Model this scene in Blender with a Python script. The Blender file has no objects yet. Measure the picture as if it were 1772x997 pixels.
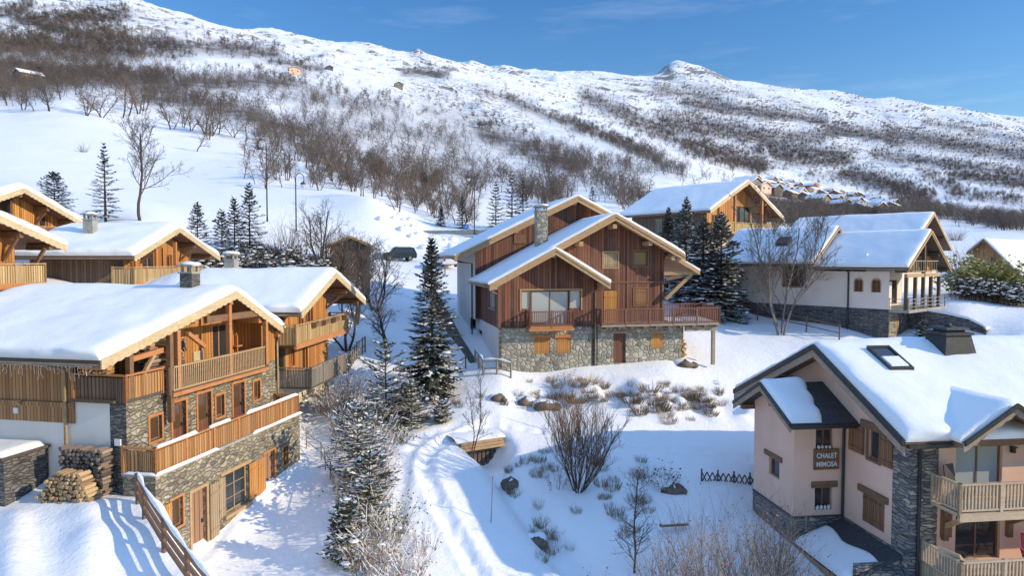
import bpy, math, random
import numpy as np
from mathutils import Vector

# ------------------------------------------------------------------ camera, light, exposure
scene = bpy.context.scene
COL = scene.collection
EYE = 14.0
FPX, CXP, CYP, HORIZON = 1181.0, 886.0, 498.5, 449.0
PITCH = math.atan((CYP - HORIZON) / FPX)

cam_data = bpy.data.cameras.new("camera")
cam = bpy.data.objects.new("camera", cam_data)
COL.objects.link(cam)
cam.location = (0, 0, EYE)
cam.rotation_euler = (math.radians(90) - PITCH, 0, 0)
cam_data.sensor_width = 36.0
cam_data.lens = 36.0 * FPX / 1772.0
cam_data.clip_start = 0.5
cam_data.clip_end = 30000
scene.camera = cam

SUN_EL, SUN_AZ = math.radians(23), math.radians(-14)      # azimuth measured from +X, negative = towards the camera side
world = bpy.data.worlds.new("World")
scene.world = world
world.use_nodes = True
wn = world.node_tree.nodes
wl = world.node_tree.links
bg = wn["Background"]
sky = wn.new("ShaderNodeTexSky")
sky.sky_type = 'NISHITA'
sky.sun_disc = False
sky.sun_elevation = SUN_EL
sky.sun_rotation = math.radians(90) - SUN_AZ
sky.altitude = 200
sky.air_density = 1.3
sky.dust_density = 0.0
sky.ozone_density = 4.5
bg.inputs['Strength'].default_value = 0.15
# thin cirrus: a little white mixed into the sky where a stretched noise is high
tc = wn.new("ShaderNodeTexCoord")
mp = wn.new("ShaderNodeMapping")
mp.inputs['Scale'].default_value = (2.2, 2.2, 16.0)
mp.inputs['Rotation'].default_value = (0.0, 0.12, 0.5)
nz = wn.new("ShaderNodeTexNoise")
nz.inputs['Scale'].default_value = 1.6
nz.inputs['Detail'].default_value = 8
nz.inputs['Roughness'].default_value = 0.62
rmp = wn.new("ShaderNodeMapRange")
rmp.inputs['From Min'].default_value = 0.56
rmp.inputs['From Max'].default_value = 0.85
rmp.inputs['To Min'].default_value = 0.0
rmp.inputs['To Max'].default_value = 0.12
mixc = wn.new("ShaderNodeMix")
mixc.data_type = 'RGBA'
mixc.inputs['B'].default_value = (7.5, 8.0, 8.8, 1)
wl.new(tc.outputs['Generated'], mp.inputs['Vector'])
wl.new(mp.outputs['Vector'], nz.inputs['Vector'])
wl.new(nz.outputs['Fac'], rmp.inputs['Value'])
wl.new(rmp.outputs['Result'], mixc.inputs['Factor'])
hsv = wn.new("ShaderNodeHueSaturation")
hsv.inputs['Saturation'].default_value = 1.25
hsv.inputs['Value'].default_value = 0.87
hsv.inputs['Hue'].default_value = 0.51
wl.new(sky.outputs['Color'], hsv.inputs['Color'])
wl.new(hsv.outputs['Color'], mixc.inputs['A'])
# bright blue glow added overhead, out of view, to fill the shade
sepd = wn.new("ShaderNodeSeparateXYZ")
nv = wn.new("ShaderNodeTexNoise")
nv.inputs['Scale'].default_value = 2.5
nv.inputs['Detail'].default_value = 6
fill_glow = wn.new("ShaderNodeMapRange")
fill_glow.interpolation_type = 'SMOOTHSTEP'
fill_glow.inputs['From Min'].default_value = 0.40
fill_glow.inputs['From Max'].default_value = 0.65
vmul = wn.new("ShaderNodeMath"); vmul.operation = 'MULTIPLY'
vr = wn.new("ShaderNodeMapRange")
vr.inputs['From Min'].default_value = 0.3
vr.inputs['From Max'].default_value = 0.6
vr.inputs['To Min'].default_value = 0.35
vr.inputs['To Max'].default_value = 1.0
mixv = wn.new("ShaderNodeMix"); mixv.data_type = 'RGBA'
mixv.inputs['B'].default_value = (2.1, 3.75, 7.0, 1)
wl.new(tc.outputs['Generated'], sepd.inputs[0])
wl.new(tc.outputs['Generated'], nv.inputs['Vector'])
wl.new(sepd.outputs['Z'], fill_glow.inputs['Value'])
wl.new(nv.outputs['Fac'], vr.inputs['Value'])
wl.new(fill_glow.outputs['Result'], vmul.inputs[0])
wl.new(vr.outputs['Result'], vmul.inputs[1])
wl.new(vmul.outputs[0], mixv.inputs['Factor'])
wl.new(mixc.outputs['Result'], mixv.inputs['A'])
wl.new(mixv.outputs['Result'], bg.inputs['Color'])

sun_data = bpy.data.lights.new("sun", 'SUN')
sun_data.energy = 3.5
sun_data.angle = math.radians(0.55)
sun_data.color = (1.0, 0.84, 0.59)
sun = bpy.data.objects.new("sun", sun_data)
COL.objects.link(sun)
_sd = Vector((math.cos(SUN_EL) * math.cos(SUN_AZ), math.cos(SUN_EL) * math.sin(SUN_AZ), math.sin(SUN_EL)))
sun.rotation_euler = _sd.to_track_quat('Z', 'Y').to_euler()
sun.location = (60, -20, 60)

scene.view_settings.view_transform = 'Standard'
scene.view_settings.look = 'None'
scene.view_settings.exposure = 0.31
scene.view_settings.gamma = 1.0
try:
    scene.cycles.use_denoising = True
    scene.cycles.max_bounces = 6
    scene.cycles.diffuse_bounces = 4
    scene.cycles.transparent_max_bounces = 6
except Exception:
    pass

# ------------------------------------------------------------------ helpers
def rng_of(seed):
    return random.Random(seed)

def tag(o, label=None, cat=None, group=None, kind=None):
    if label: o["label"] = label
    if cat: o["category"] = cat
    if group: o["group"] = group
    if kind or cat == 'wall': o["kind"] = kind or "thing"
    return o

def empty(name, loc=(0, 0, 0), rz=0.0):
    o = bpy.data.objects.new(name, None)
    o.empty_display_size = 0.3
    o.location = loc
    o.rotation_euler = (0, 0, rz)
    COL.objects.link(o)
    return o

def bearing(px, py):
    dx = (px - CXP) / FPX
    dy = (CYP - py) / FPX
    c, s = math.cos(PITCH), math.sin(PITCH)
    return dx, c + dy * s, -s + dy * c

def at(px, py, Y):
    r = bearing(px, py)
    k = Y / r[1]
    return (r[0] * k, Y, EYE + r[2] * k)

class MB:
    """collects faces for ONE mesh; zoff is taken off every z when the mesh is built"""
    def __init__(s):
        s.v, s.f, s.sm = [], [], []
    def face(s, pts, smooth=False):
        n = len(s.v)
        s.v.extend(pts)
        s.f.append(tuple(range(n, n + len(pts))))
        s.sm.append(smooth)
    def grid(s, rows, smooth=True, closed=False):
        n0 = len(s.v)
        m = len(rows[0])
        for r in rows: s.v.extend(r)
        for i in range(len(rows) - 1):
            for j in range(m - (0 if closed else 1)):
                j2 = (j + 1) % m
                s.f.append((n0 + i * m + j, n0 + i * m + j2, n0 + (i + 1) * m + j2, n0 + (i + 1) * m + j))
                s.sm.append(smooth)
    def hexa(s, p):
        """8 corners: bottom ring 0-3, top ring 4-7"""
        n = len(s.v)
        s.v.extend(p)
        for q in ((3, 2, 1, 0), (4, 5, 6, 7), (0, 1, 5, 4), (1, 2, 6, 5), (2, 3, 7, 6), (3, 0, 4, 7)):
            s.f.append(tuple(n + i for i in q)); s.sm.append(False)
    def box(s, x0, x1, y0, y1, z0, z1):
        s.hexa([(x0, y0, z0), (x1, y0, z0), (x1, y1, z0), (x0, y1, z0), (x0, y0, z1), (x1, y0, z1), (x1, y1, z1), (x0, y1, z1)])
    def bar(s, a, b, w, h=None, up=(0, 0, 1)):
        """a rectangular beam from a to b"""
        h = h or w
        a, b = Vector(a), Vector(b)
        d = (b - a).normalized()
        u = Vector(up)
        if abs(d.dot(u)) > 0.98: u = Vector((0, 1, 0))
        r = d.cross(u).normalized() * (w / 2)
        t = r.cross(d).normalized() * (h / 2)
        s.hexa([tuple(q) for q in (a - r - t, b - r - t, b + r - t, a + r - t, a - r + t, b - r + t, b + r + t, a + r + t)])
    def tube(s, pts, rad, n=6, cap=True, smooth=True):
        pts = [Vector(p) for p in pts]
        rows = []
        for i, p in enumerate(pts):
            d = (pts[min(i + 1, len(pts) - 1)] - pts[max(i - 1, 0)])
            d = d.normalized() if d.length > 1e-9 else Vector((0, 0, 1))
            u = Vector((0, 0, 1)) if abs(d.z) < 0.9 else Vector((1, 0, 0))
            e1 = d.cross(u).normalized(); e2 = d.cross(e1)
            r = rad[i] if isinstance(rad, (list, tuple)) else rad
            rows.append([tuple(p + e1 * (r * math.cos(2 * math.pi * k / n)) + e2 * (r * math.sin(2 * math.pi * k / n))) for k in range(n)])
        s.grid(rows, smooth, closed=True)
        if cap:
            s.face(rows[0][::-1]); s.face(rows[-1])
    def prism(s, poly, y0, y1):
        """polygon in (x,z), pushed from y0 to y1"""
        a = [(x, y0, z) for x, z in poly]
        b = [(x, y1, z) for x, z in poly]
        s.face(a); s.face(b[::-1])
        for i in range(len(poly)):
            j = (i + 1) % len(poly)
            s.face([a[j], a[i], b[i], b[j]])
    def lump(s, c, rx, ry, rz, rg, n=7, m=5):
        """a small uneven rounded lump (snow clump, stone)"""
        ph = [rg.uniform(0, 6.28) for _ in range(4)]
        rows = []
        for i in range(m + 1):
            th = math.pi * i / m
            row = []
            for j in range(n):
                a = 2 * math.pi * j / n
                k = 1 + 0.16 * math.sin(2 * a + ph[0]) + 0.12 * math.sin(3 * a + ph[1] + th * 2) + 0.1 * math.sin(3 * th + ph[2])
                row.append((c[0] + rx * k * math.sin(th) * math.cos(a), c[1] + ry * k * math.sin(th) * math.sin(a), c[2] + rz * k * math.cos(th)))
            rows.append(row)
        s.grid(rows, True, closed=True)
    def mesh(s, name, zoff=0.0):
        me = bpy.data.meshes.new(name)
        v = np.array(s.v, dtype=np.float64).reshape(-1, 3)
        if zoff: v[:, 2] -= zoff
        me.from_pydata(v.tolist(), [], s.f)
        me.polygons.foreach_set('use_smooth', s.sm)
        box_uv(me)
        return me
    def build(s, name, mat, parent=None, zoff=0.0):
        me = s.mesh(name, zoff)
        me.materials.append(mat)
        return link(name, me, parent)

def link(name, me, parent=None):
    o = bpy.data.objects.new(name, me)
    COL.objects.link(o)
    if parent is not None: o.parent = parent
    return o

def box_uv(me):
    """metre-scaled UVs: u runs level along the face, v up it"""
    n = len(me.loops)
    if n == 0: return
    uv = me.uv_layers.new(name="UVMap")
    lv = np.empty(n, dtype=np.int32); me.loops.foreach_get('vertex_index', lv)
    co = np.empty(len(me.vertices) * 3); me.vertices.foreach_get('co', co); co = co.reshape(-1, 3)
    pn = np.empty(len(me.polygons) * 3); me.polygons.foreach_get('normal', pn); pn = pn.reshape(-1, 3)
    tot = np.empty(len(me.polygons), dtype=np.int32); me.polygons.foreach_get('loop_total', tot)
    nn = np.repeat(pn, tot, axis=0)
    c = co[lv]
    flat = np.abs(nn[:, 2]) > 0.75
    hl = np.sqrt(nn[:, 0] ** 2 + nn[:, 1] ** 2) + 1e-9
    tx, ty = -nn[:, 1] / hl, nn[:, 0] / hl
    u = np.where(flat, c[:, 0], c[:, 0] * tx + c[:, 1] * ty)
    w = np.where(flat, c[:, 1], c[:, 2])
    uv.data.foreach_set('uv', np.stack([u, w], 1).astype(np.float32).ravel())

# ------------------------------------------------------------------ materials
def new_mat(name):
    m = bpy.data.materials.new(name)
    m.use_nodes = True
    nt = m.node_tree
    return m, nt, nt.nodes['Principled BSDF']

def nd(nt, t, **kw):
    n = nt.nodes.new(t)
    for k, v in kw.items():
        if k.startswith('i_'):
            n.inputs[k[2:].replace('_', ' ')].default_value = v
        else:
            setattr(n, k, v)
    return n

def math_n(nt, op, a, b=None, c=None):
    n = nt.nodes.new('ShaderNodeMath'); n.operation = op
    for i, x in enumerate((a, b, c)):
        if x is None: continue
        if hasattr(x, 'is_output'): nt.links.new(x, n.inputs[i])
        else: n.inputs[i].default_value = x
    return n.outputs[0]

def mixrgb(nt, fac, a, b, mode='MIX'):
    n = nt.nodes.new('ShaderNodeMix'); n.data_type = 'RGBA'; n.blend_type = mode
    for key, x in (('Factor', fac), ('A', a), ('B', b)):
        s = n.inputs[key] if key == 'Factor' else [q for q in n.inputs if q.name == key and q.type == 'RGBA'][0]
        if hasattr(x, 'is_output'): nt.links.new(x, s)
        else: s.default_value = x if not isinstance(x, tuple) or len(x) == 4 else (*x, 1)
    return [q for q in n.outputs if q.type == 'RGBA'][0]

def rng_n(nt, v, a, b, c=0.0, d=1.0):
    n = nt.nodes.new('ShaderNodeMapRange')
    nt.links.new(v, n.inputs['Value'])
    for k, x in (('From Min', a), ('From Max', b), ('To Min', c), ('To Max', d)): n.inputs[k].default_value = x
    return n.outputs['Result']

def noise_n(nt, vec, scale, detail=4, rough=0.55):
    n = nt.nodes.new('ShaderNodeTexNoise')
    n.inputs['Scale'].default_value = scale; n.inputs['Detail'].default_value = detail; n.inputs['Roughness'].default_value = rough
    if vec is not None: nt.links.new(vec, n.inputs['Vector'])
    return n.outputs['Fac']

def mapped(nt, src, scale):
    m = nt.nodes.new('ShaderNodeMapping'); m.inputs['Scale'].default_value = scale
    nt.links.new(src, m.inputs['Vector'])
    return m.outputs['Vector']

def bump(nt, bsdf, h, strength, dist):
    b = nt.nodes.new('ShaderNodeBump')
    b.inputs['Strength'].default_value = strength; b.inputs['Distance'].default_value = dist
    nt.links.new(h, b.inputs['Height']); nt.links.new(b.outputs['Normal'], bsdf.inputs['Normal'])

def boards_mat(name, c1, c2, width=0.15, grey=(0.2, 0.17, 0.14), greyness=0.25, rough=0.75):
    m, nt, b = new_mat(name)
    uv = nd(nt, 'ShaderNodeUVMap').outputs[0]
    sp = nd(nt, 'ShaderNodeSeparateXYZ'); nt.links.new(uv, sp.inputs[0])
    x = math_n(nt, 'DIVIDE', sp.outputs[0], width)
    idx = math_n(nt, 'FLOOR', x); fr = math_n(nt, 'FRACT', x)
    wn_ = nd(nt, 'ShaderNodeTexWhiteNoise', noise_dimensions='1D'); nt.links.new(idx, wn_.inputs['W'])
    gr = noise_n(nt, mapped(nt, uv, (22, 1.3, 1)), 1.0, 6, 0.65)
    blot = noise_n(nt, mapped(nt, uv, (1.4, 0.5, 1)), 1.0, 5, 0.6)
    knots = noise_n(nt, mapped(nt, uv, (9, 5, 1)), 1.0, 2, 0.4)
    t = math_n(nt, 'ADD', math_n(nt, 'MULTIPLY', wn_.outputs['Value'], 0.85), math_n(nt, 'MULTIPLY', gr, 0.5))
    col = mixrgb(nt, rng_n(nt, t, 0.2, 1.05), c1, c2)
    col = mixrgb(nt, rng_n(nt, blot, 0.45, 0.8, 0, greyness), col, grey)
    col = mixrgb(nt, rng_n(nt, knots, 0.66, 0.78, 0, 0.5), col, tuple(q * 0.35 for q in c1))
    gap = math_n(nt, 'LESS_THAN', fr, 0.14)
    col = mixrgb(nt, math_n(nt, 'MULTIPLY', gap, 0.88), col, tuple(q * 0.12 for q in c1))
    nt.links.new(col, b.inputs['Base Color']); b.inputs['Roughness'].default_value = rough
    h = math_n(nt, 'SUBTRACT', math_n(nt, 'MULTIPLY', gr, 0.3), gap)
    h = math_n(nt, 'ADD', h, math_n(nt, 'MULTIPLY', wn_.outputs['Value'], 0.5))
    bump(nt, b, h, 0.6, 0.02)
    return m

def timber_mat(name, c1, c2, rough=0.7):
    m, nt, b = new_mat(name)
    tcn = nd(nt, 'ShaderNodeTexCoord').outputs['Object']
    g = noise_n(nt, mapped(nt, tcn, (5, 5, 5)), 1.0, 7, 0.7)
    w = noise_n(nt, mapped(nt, tcn, (1.1, 1.1, 14)), 1.0, 5, 0.6)
    t = math_n(nt, 'ADD', math_n(nt, 'MULTIPLY', g, 0.6), math_n(nt, 'MULTIPLY', w, 0.4))
    nt.links.new(mixrgb(nt, rng_n(nt, t, 0.33, 0.68), c1, c2), b.inputs['Base Color'])
    b.inputs['Roughness'].default_value = rough
    bump(nt, b, t, 0.3, 0.01)
    return m

def stone_mat(name, cols, mortar, sx=3.2, sy=4.6, warp=0.25, gapw=0.05, depth=0.04):
    m, nt, b = new_mat(name)
    uv = nd(nt, 'ShaderNodeUVMap').outputs[0]
    wv = nd(nt, 'ShaderNodeTexNoise'); wv.inputs['Scale'].default_value = 2.2; wv.inputs['Detail'].default_value = 3
    nt.links.new(uv, wv.inputs['Vector'])
    off = nd(nt, 'ShaderNodeVectorMath', operation='MULTIPLY_ADD')
    nt.links.new(wv.outputs['Color'], off.inputs[0]); off.inputs[1].default_value = (warp, warp, 0); nt.links.new(uv, off.inputs[2])
    v = mapped(nt, off.outputs[0], (sx, sy, 1))
    vo = nd(nt, 'ShaderNodeTexVoronoi', voronoi_dimensions='2D', feature='F1'); vo.inputs['Scale'].default_value = 1
    vo.inputs['Randomness'].default_value = 0.9
    ve = nd(nt, 'ShaderNodeTexVoronoi', voronoi_dimensions='2D', feature='DISTANCE_TO_EDGE'); ve.inputs['Scale'].default_value = 1
    ve.inputs['Randomness'].default_value = 0.9
    nt.links.new(v, vo.inputs['Vector']); nt.links.new(v, ve.inputs['Vector'])
    sep = nd(nt, 'ShaderNodeSeparateColor'); nt.links.new(vo.outputs['Color'], sep.inputs[0])
    ramp = nd(nt, 'ShaderNodeValToRGB')
    el = ramp.color_ramp.elements
    el[0].position, el[0].color = 0.0, (*cols[0], 1)
    el[1].position, el[1].color = 1.0, (*cols[-1], 1)
    for i, c in enumerate(cols[1:-1]):
        e = el.new((i + 1) / (len(cols) - 1)); e.color = (*c, 1)
    nt.links.new(sep.outputs[0], ramp.inputs[0])
    fine = noise_n(nt, uv, 14, 6, 0.7)
    mott = noise_n(nt, uv, 0.9, 4, 0.6)
    col = mixrgb(nt, rng_n(nt, fine, 0.3, 0.7, 0, 0.55), ramp.outputs[0], tuple(q * 0.45 for q in cols[0]))
    col = mixrgb(nt, rng_n(nt, mott, 0.45, 0.75, 0, 0.45), col, tuple(q * 0.6 for q in cols[1]))
    edge = rng_n(nt, ve.outputs['Distance'], gapw * 0.5, gapw * 2.2)
    col = mixrgb(nt, rng_n(nt, sep.outputs[2], 0.6, 0.95, 0, 0.65), col, tuple(q * 0.35 for q in cols[0]))
    col = mixrgb(nt, rng_n(nt, sep.outputs[1], 0.75, 1.0, 0, 0.5), col, tuple(min(.75, q * 1.35) for q in cols[-1]))
    col = mixrgb(nt, edge, tuple(q * 0.75 for q in mortar), col)
    nt.links.new(col, b.inputs['Base Color']); b.inputs['Roughness'].default_value = 0.9
    h = math_n(nt, 'ADD', math_n(nt, 'MULTIPLY', rng_n(nt, ve.outputs['Distance'], 0, 0.22), 1.0), math_n(nt, 'MULTIPLY', fine, 0.35))
    h = math_n(nt, 'ADD', h, math_n(nt, 'MULTIPLY', sep.outputs[1], 0.5))
    bump(nt, b, h, 1.0, depth)
    return m

def stucco_mat(name, c, stain, amt=0.35):
    m, nt, b = new_mat(name)
    uv = nd(nt, 'ShaderNodeUVMap').outputs[0]
    big = noise_n(nt, mapped(nt, uv, (0.7, 0.45, 1)), 1.0, 6, 0.6)
    fine = noise_n(nt, uv, 30, 4, 0.6)
    col = mixrgb(nt, rng_n(nt, big, 0.42, 0.75, 0, amt), c, stain)
    nt.links.new(col, b.inputs['Base Color']); b.inputs['Roughness'].default_value = 0.92
    bump(nt, b, fine, 0.25, 0.01)
    return m

def plain_mat(name, c, rough=0.6, metal=0.0, var=0.25, scale=6.0):
    m, nt, b = new_mat(name)
    tcn = nd(nt, 'ShaderNodeTexCoord').outputs['Object']
    n = noise_n(nt, tcn, scale, 5, 0.6)
    nt.links.new(mixrgb(nt, rng_n(nt, n, 0.3, 0.7), tuple(q * (1 - var) for q in c), tuple(min(1, q * (1 + var)) for q in c)), b.inputs['Base Color'])
    b.inputs['Roughness'].default_value = rough; b.inputs['Metallic'].default_value = metal
    return m

def foliage_mat(name, c1, c2, rough=0.8):
    m, nt, b = new_mat(name)
    g = nd(nt, 'ShaderNodeNewGeometry')
    nt.links.new(mixrgb(nt, g.outputs['Random Per Island'], c1, c2), b.inputs['Base Color'])
    b.inputs['Roughness'].default_value = rough
    return m

def twig_mat(name, c1, c2, per_object=True):
    m, nt, b = new_mat(name)
    if per_object:
        r = nd(nt, 'ShaderNodeObjectInfo').outputs['Random']
    else:
        a = nd(nt, 'ShaderNodeAttribute', attribute_name='tint'); r = a.outputs['Fac']
    nt.links.new(mixrgb(nt, r, c1, c2), b.inputs['Base Color'])
    b.inputs['Roughness'].default_value = 0.9
    return m

def snow_mat(name, fine=18, ripple=1.2, strength=0.35):
    m, nt, b = new_mat(name)
    p = nd(nt, 'ShaderNodeTexCoord').outputs['Object']
    a = noise_n(nt, p, fine, 4, 0.6)
    c = noise_n(nt, p, ripple, 5, 0.6)
    h = math_n(nt, 'ADD', math_n(nt, 'MULTIPLY', a, 0.25), c)
    b.inputs['Base Color'].default_value = (0.88, 0.875, 0.87, 1)
    b.inputs['Roughness'].default_value = 0.55
    b.inputs['Specular IOR Level'].default_value = 0.25
    bump(nt, b, h, strength, 0.12)
    return m

def glass_mat(name, c, rough=0.06):
    m, nt, b = new_mat(name)
    b.inputs['Base Color'].default_value = (*c, 1)
    b.inputs['Roughness'].default_value = rough
    b.inputs['Specular IOR Level'].default_value = 0.8
    return m

M = {}
M['snow'] = snow_mat('snow')
M['snow_clump'] = snow_mat('snow_clump', 25, 4)
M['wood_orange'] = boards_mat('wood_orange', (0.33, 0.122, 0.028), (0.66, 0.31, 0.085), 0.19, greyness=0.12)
M['wood_orange_rail'] = boards_mat('wood_orange_rail', (0.30, 0.135, 0.045), (0.56, 0.29, 0.11), 0.155, greyness=0.3)
M['wood_brown'] = boards_mat('wood_brown', (0.30, 0.145, 0.06), (0.50, 0.27, 0.12), 0.16, greyness=0.3)
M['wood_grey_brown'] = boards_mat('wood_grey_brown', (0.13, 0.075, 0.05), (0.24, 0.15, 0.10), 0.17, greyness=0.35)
M['wood_pale'] = boards_mat('wood_pale', (0.42, 0.27, 0.11), (0.62, 0.44, 0.21), 0.15, greyness=0.25)
M['wood_dark_red'] = boards_mat('wood_dark_red', (0.075, 0.028, 0.018), (0.27, 0.10, 0.056), 0.2, grey=(0.21, 0.145, 0.115), greyness=0.6)
M['wood_grey'] = boards_mat('wood_grey', (0.20, 0.17, 0.14), (0.33, 0.28, 0.23), 0.12, greyness=0.4)
M['shutter'] = boards_mat('shutter', (0.46, 0.20, 0.05), (0.58, 0.28, 0.08), 0.14, greyness=0.05)
M['shutter_brown'] = boards_mat('shutter_brown', (0.22, 0.10, 0.045), (0.34, 0.17, 0.08), 0.12, greyness=0.2)
M['shutter_tan'] = boards_mat('shutter_tan', (0.34, 0.24, 0.14), (0.46, 0.34, 0.21), 0.14, greyness=0.3)
M['trim_pale'] = timber_mat('trim_pale', (0.44, 0.32, 0.17), (0.68, 0.55, 0.35))
M['timber_orange'] = timber_mat('timber_orange', (0.40, 0.15, 0.05), (0.58, 0.26, 0.10))
M['timber_brown'] = timber_mat('timber_brown', (0.15, 0.075, 0.04), (0.27, 0.15, 0.08))
M['timber_tan'] = timber_mat('timber_tan', (0.36, 0.22, 0.11), (0.52, 0.35, 0.19))
M['timber_weathered'] = timber_mat('timber_weathered', (0.24, 0.19, 0.14), (0.42, 0.34, 0.26))
M['timber_dark'] = timber_mat('timber_dark', (0.06, 0.045, 0.035), (0.13, 0.10, 0.08))
M['rail_brown'] = timber_mat('rail_brown', (0.16, 0.065, 0.045), (0.26, 0.12, 0.08))
M['rail_beige'] = timber_mat('rail_beige', (0.42, 0.31, 0.20), (0.60, 0.47, 0.33))
M['stone_tan'] = stone_mat('stone_tan', [(0.24, 0.21, 0.17), (0.44, 0.36, 0.24), (0.34, 0.31, 0.27), (0.56, 0.45, 0.27), (0.48, 0.44, 0.37)], (0.25, 0.21, 0.155), 3.1, 6.6, .4, .03, .06)
M['stone_grey'] = stone_mat('stone_grey', [(0.12, 0.115, 0.11), (0.22, 0.21, 0.20), (0.30, 0.28, 0.26), (0.17, 0.165, 0.16)], (0.075, 0.07, 0.065), 2.8, 9.5, .3, .035, .05)
M['stone_pale'] = stone_mat('stone_pale', [(0.34, 0.32, 0.26), (0.47, 0.44, 0.35), (0.60, 0.54, 0.41), (0.42, 0.40, 0.34), (0.52, 0.48, 0.38)], (0.31, 0.285, 0.23), 3.0, 3.5, 0.35, 0.035)
M['stone_slate'] = stone_mat('stone_slate', [(0.19, 0.195, 0.20), (0.32, 0.315, 0.305), (0.43, 0.37, 0.30), (0.27, 0.275, 0.285), (0.54, 0.43, 0.32)], (0.07, 0.066, 0.06), 1.9, 8.0, 0.25, 0.03, .06)
M['stucco_white'] = stucco_mat('stucco_white', (0.74, 0.71, 0.68), (0.55, 0.53, 0.50), 0.35)
M['stucco_pink'] = stucco_mat('stucco_pink', (0.86, 0.57, 0.43), (0.74, 0.45, 0.33), 0.6)
M['stucco_cream'] = stucco_mat('stucco_cream', (0.70, 0.60, 0.46), (0.55, 0.46, 0.34))
M['stucco_rose'] = stucco_mat('stucco_rose', (0.80, 0.69, 0.60), (0.66, 0.53, 0.45), 0.6)
M['glass'] = glass_mat('glass', (0.035, 0.04, 0.045))
M['glass_curtain'] = glass_mat('glass_curtain', (0.42, 0.46, 0.47), 0.12)
M['glass_warm'] = glass_mat('glass_warm', (0.10, 0.06, 0.035), 0.1)
M['curtain'] = plain_mat('curtain', (0.6, 0.62, 0.62), 0.9)
M['door_red'] = boards_mat('door_red', (0.14, 0.05, 0.03), (0.22, 0.09, 0.05), 0.18)
M['door_brown'] = boards_mat('door_brown', (0.26, 0.13, 0.07), (0.36, 0.20, 0.11), 0.3)
M['slate_roof'] = plain_mat('slate_roof', (0.055, 0.055, 0.058), 0.75, 0, 0.4, 9)
M['metal_dark'] = plain_mat('metal_dark', (0.045, 0.045, 0.045), 0.5, 0.3, 0.3)
M['zinc'] = plain_mat('zinc', (0.30, 0.28, 0.24), 0.5, 0.5, 0.2)
M['copper_pipe'] = plain_mat('copper_pipe', (0.33, 0.25, 0.15), 0.5, 0.3, 0.2)
M['concrete'] = plain_mat('concrete', (0.33, 0.32, 0.29), 0.9, 0, 0.25, 3)
M['asphalt'] = plain_mat('asphalt', (0.07, 0.068, 0.066), 0.9, 0, 0.3, 2)
M['rock'] = plain_mat('rock', (0.15, 0.115, 0.085), 0.95, 0, 0.55, 1.2)
M['bark'] = plain_mat('bark', (0.085, 0.062, 0.048), 0.95, 0, 0.4, 5)
M['bark_pale'] = plain_mat('bark_pale', (0.20, 0.17, 0.14), 0.95, 0, 0.35, 5)
M['log_end'] = foliage_mat('log_end', (0.30, 0.18, 0.09), (0.62, 0.44, 0.24))
M['log_end_grey'] = foliage_mat('log_end_grey', (0.10, 0.08, 0.07), (0.34, 0.25, 0.19))
M['needles'] = foliage_mat('needles', (0.018, 0.028, 0.018), (0.055, 0.068, 0.038))
M['needles_green'] = foliage_mat('needles_green', (0.035, 0.055, 0.022), (0.105, 0.125, 0.05))
M['leaf_dark'] = foliage_mat('leaf_dark', (0.022, 0.026, 0.016), (0.06, 0.06, 0.036))
M['leaf_yellow'] = foliage_mat('leaf_yellow', (0.20, 0.20, 0.06), (0.46, 0.42, 0.16))
M['grass_dry'] = foliage_mat('grass_dry', (0.14, 0.095, 0.055), (0.40, 0.29, 0.165))
M['twig'] = twig_mat('twig', (0.10, 0.083, 0.075), (0.22, 0.165, 0.13))
M['twig_grey'] = plain_mat('twig_grey', (0.115, 0.095, 0.08), 0.9, 0, 0.35, 1.5)
M['twig_pale'] = plain_mat('twig_pale', (0.30, 0.225, 0.155), 0.9, 0, 0.4, 1.5)
M['twig_brown'] = plain_mat('twig_brown', (0.19, 0.115, 0.065), 0.9, 0, 0.45, 0.8)
M['twig_red'] = plain_mat('twig_red', (0.26, 0.115, 0.085), 0.9, 0, 0.45, 0.8)
M['bud_red'] = foliage_mat('bud_red', (0.30, 0.10, 0.07), (0.52, 0.25, 0.19))
M['twig_far'] = twig_mat('twig_far', (0.085, 0.075, 0.072), (0.21, 0.16, 0.13), False)
M['plastic_dark'] = plain_mat('plastic_dark', (0.03, 0.03, 0.033), 0.5)
M['fabric_red'] = plain_mat('fabric_red', (0.45, 0.06, 0.09), 0.8)
M['white_paint'] = plain_mat('white_paint', (0.78, 0.78, 0.76), 0.5, 0, 0.08)
M['car_black'] = glass_mat('car_black', (0.02, 0.021, 0.024), 0.25)
M['car_white'] = glass_mat('car_white', (0.72, 0.73, 0.74), 0.3)
M['tyre'] = plain_mat('tyre', (0.02, 0.02, 0.02), 0.9)
M['red_lamp'] = plain_mat('red_lamp', (0.4, 0.02, 0.02), 0.3)
M['sign_blue'] = plain_mat('sign_blue', (0.03, 0.14, 0.45), 0.5, 0, 0.05)
M['cable'] = plain_mat('cable', (0.75, 0.73, 0.68), 0.6)
# ------------------------------------------------------------------ the ground: valley floor, banks and mountainside in one sheet
def tps_fit(P, val, reg=1e-4):
    n = len(P)
    d = np.linalg.norm(P[:, None] - P[None], axis=2)
    K = np.where(d > 0, d * d * np.log(d + 1e-12), 0.0) + reg * np.eye(n)
    T = np.hstack([np.ones((n, 1)), P])
    A = np.zeros((n + 3, n + 3)); A[:n, :n] = K; A[:n, n:] = T; A[n:, :n] = T.T
    b = np.zeros(n + 3); b[:n] = val
    return np.linalg.solve(A, b)

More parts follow.
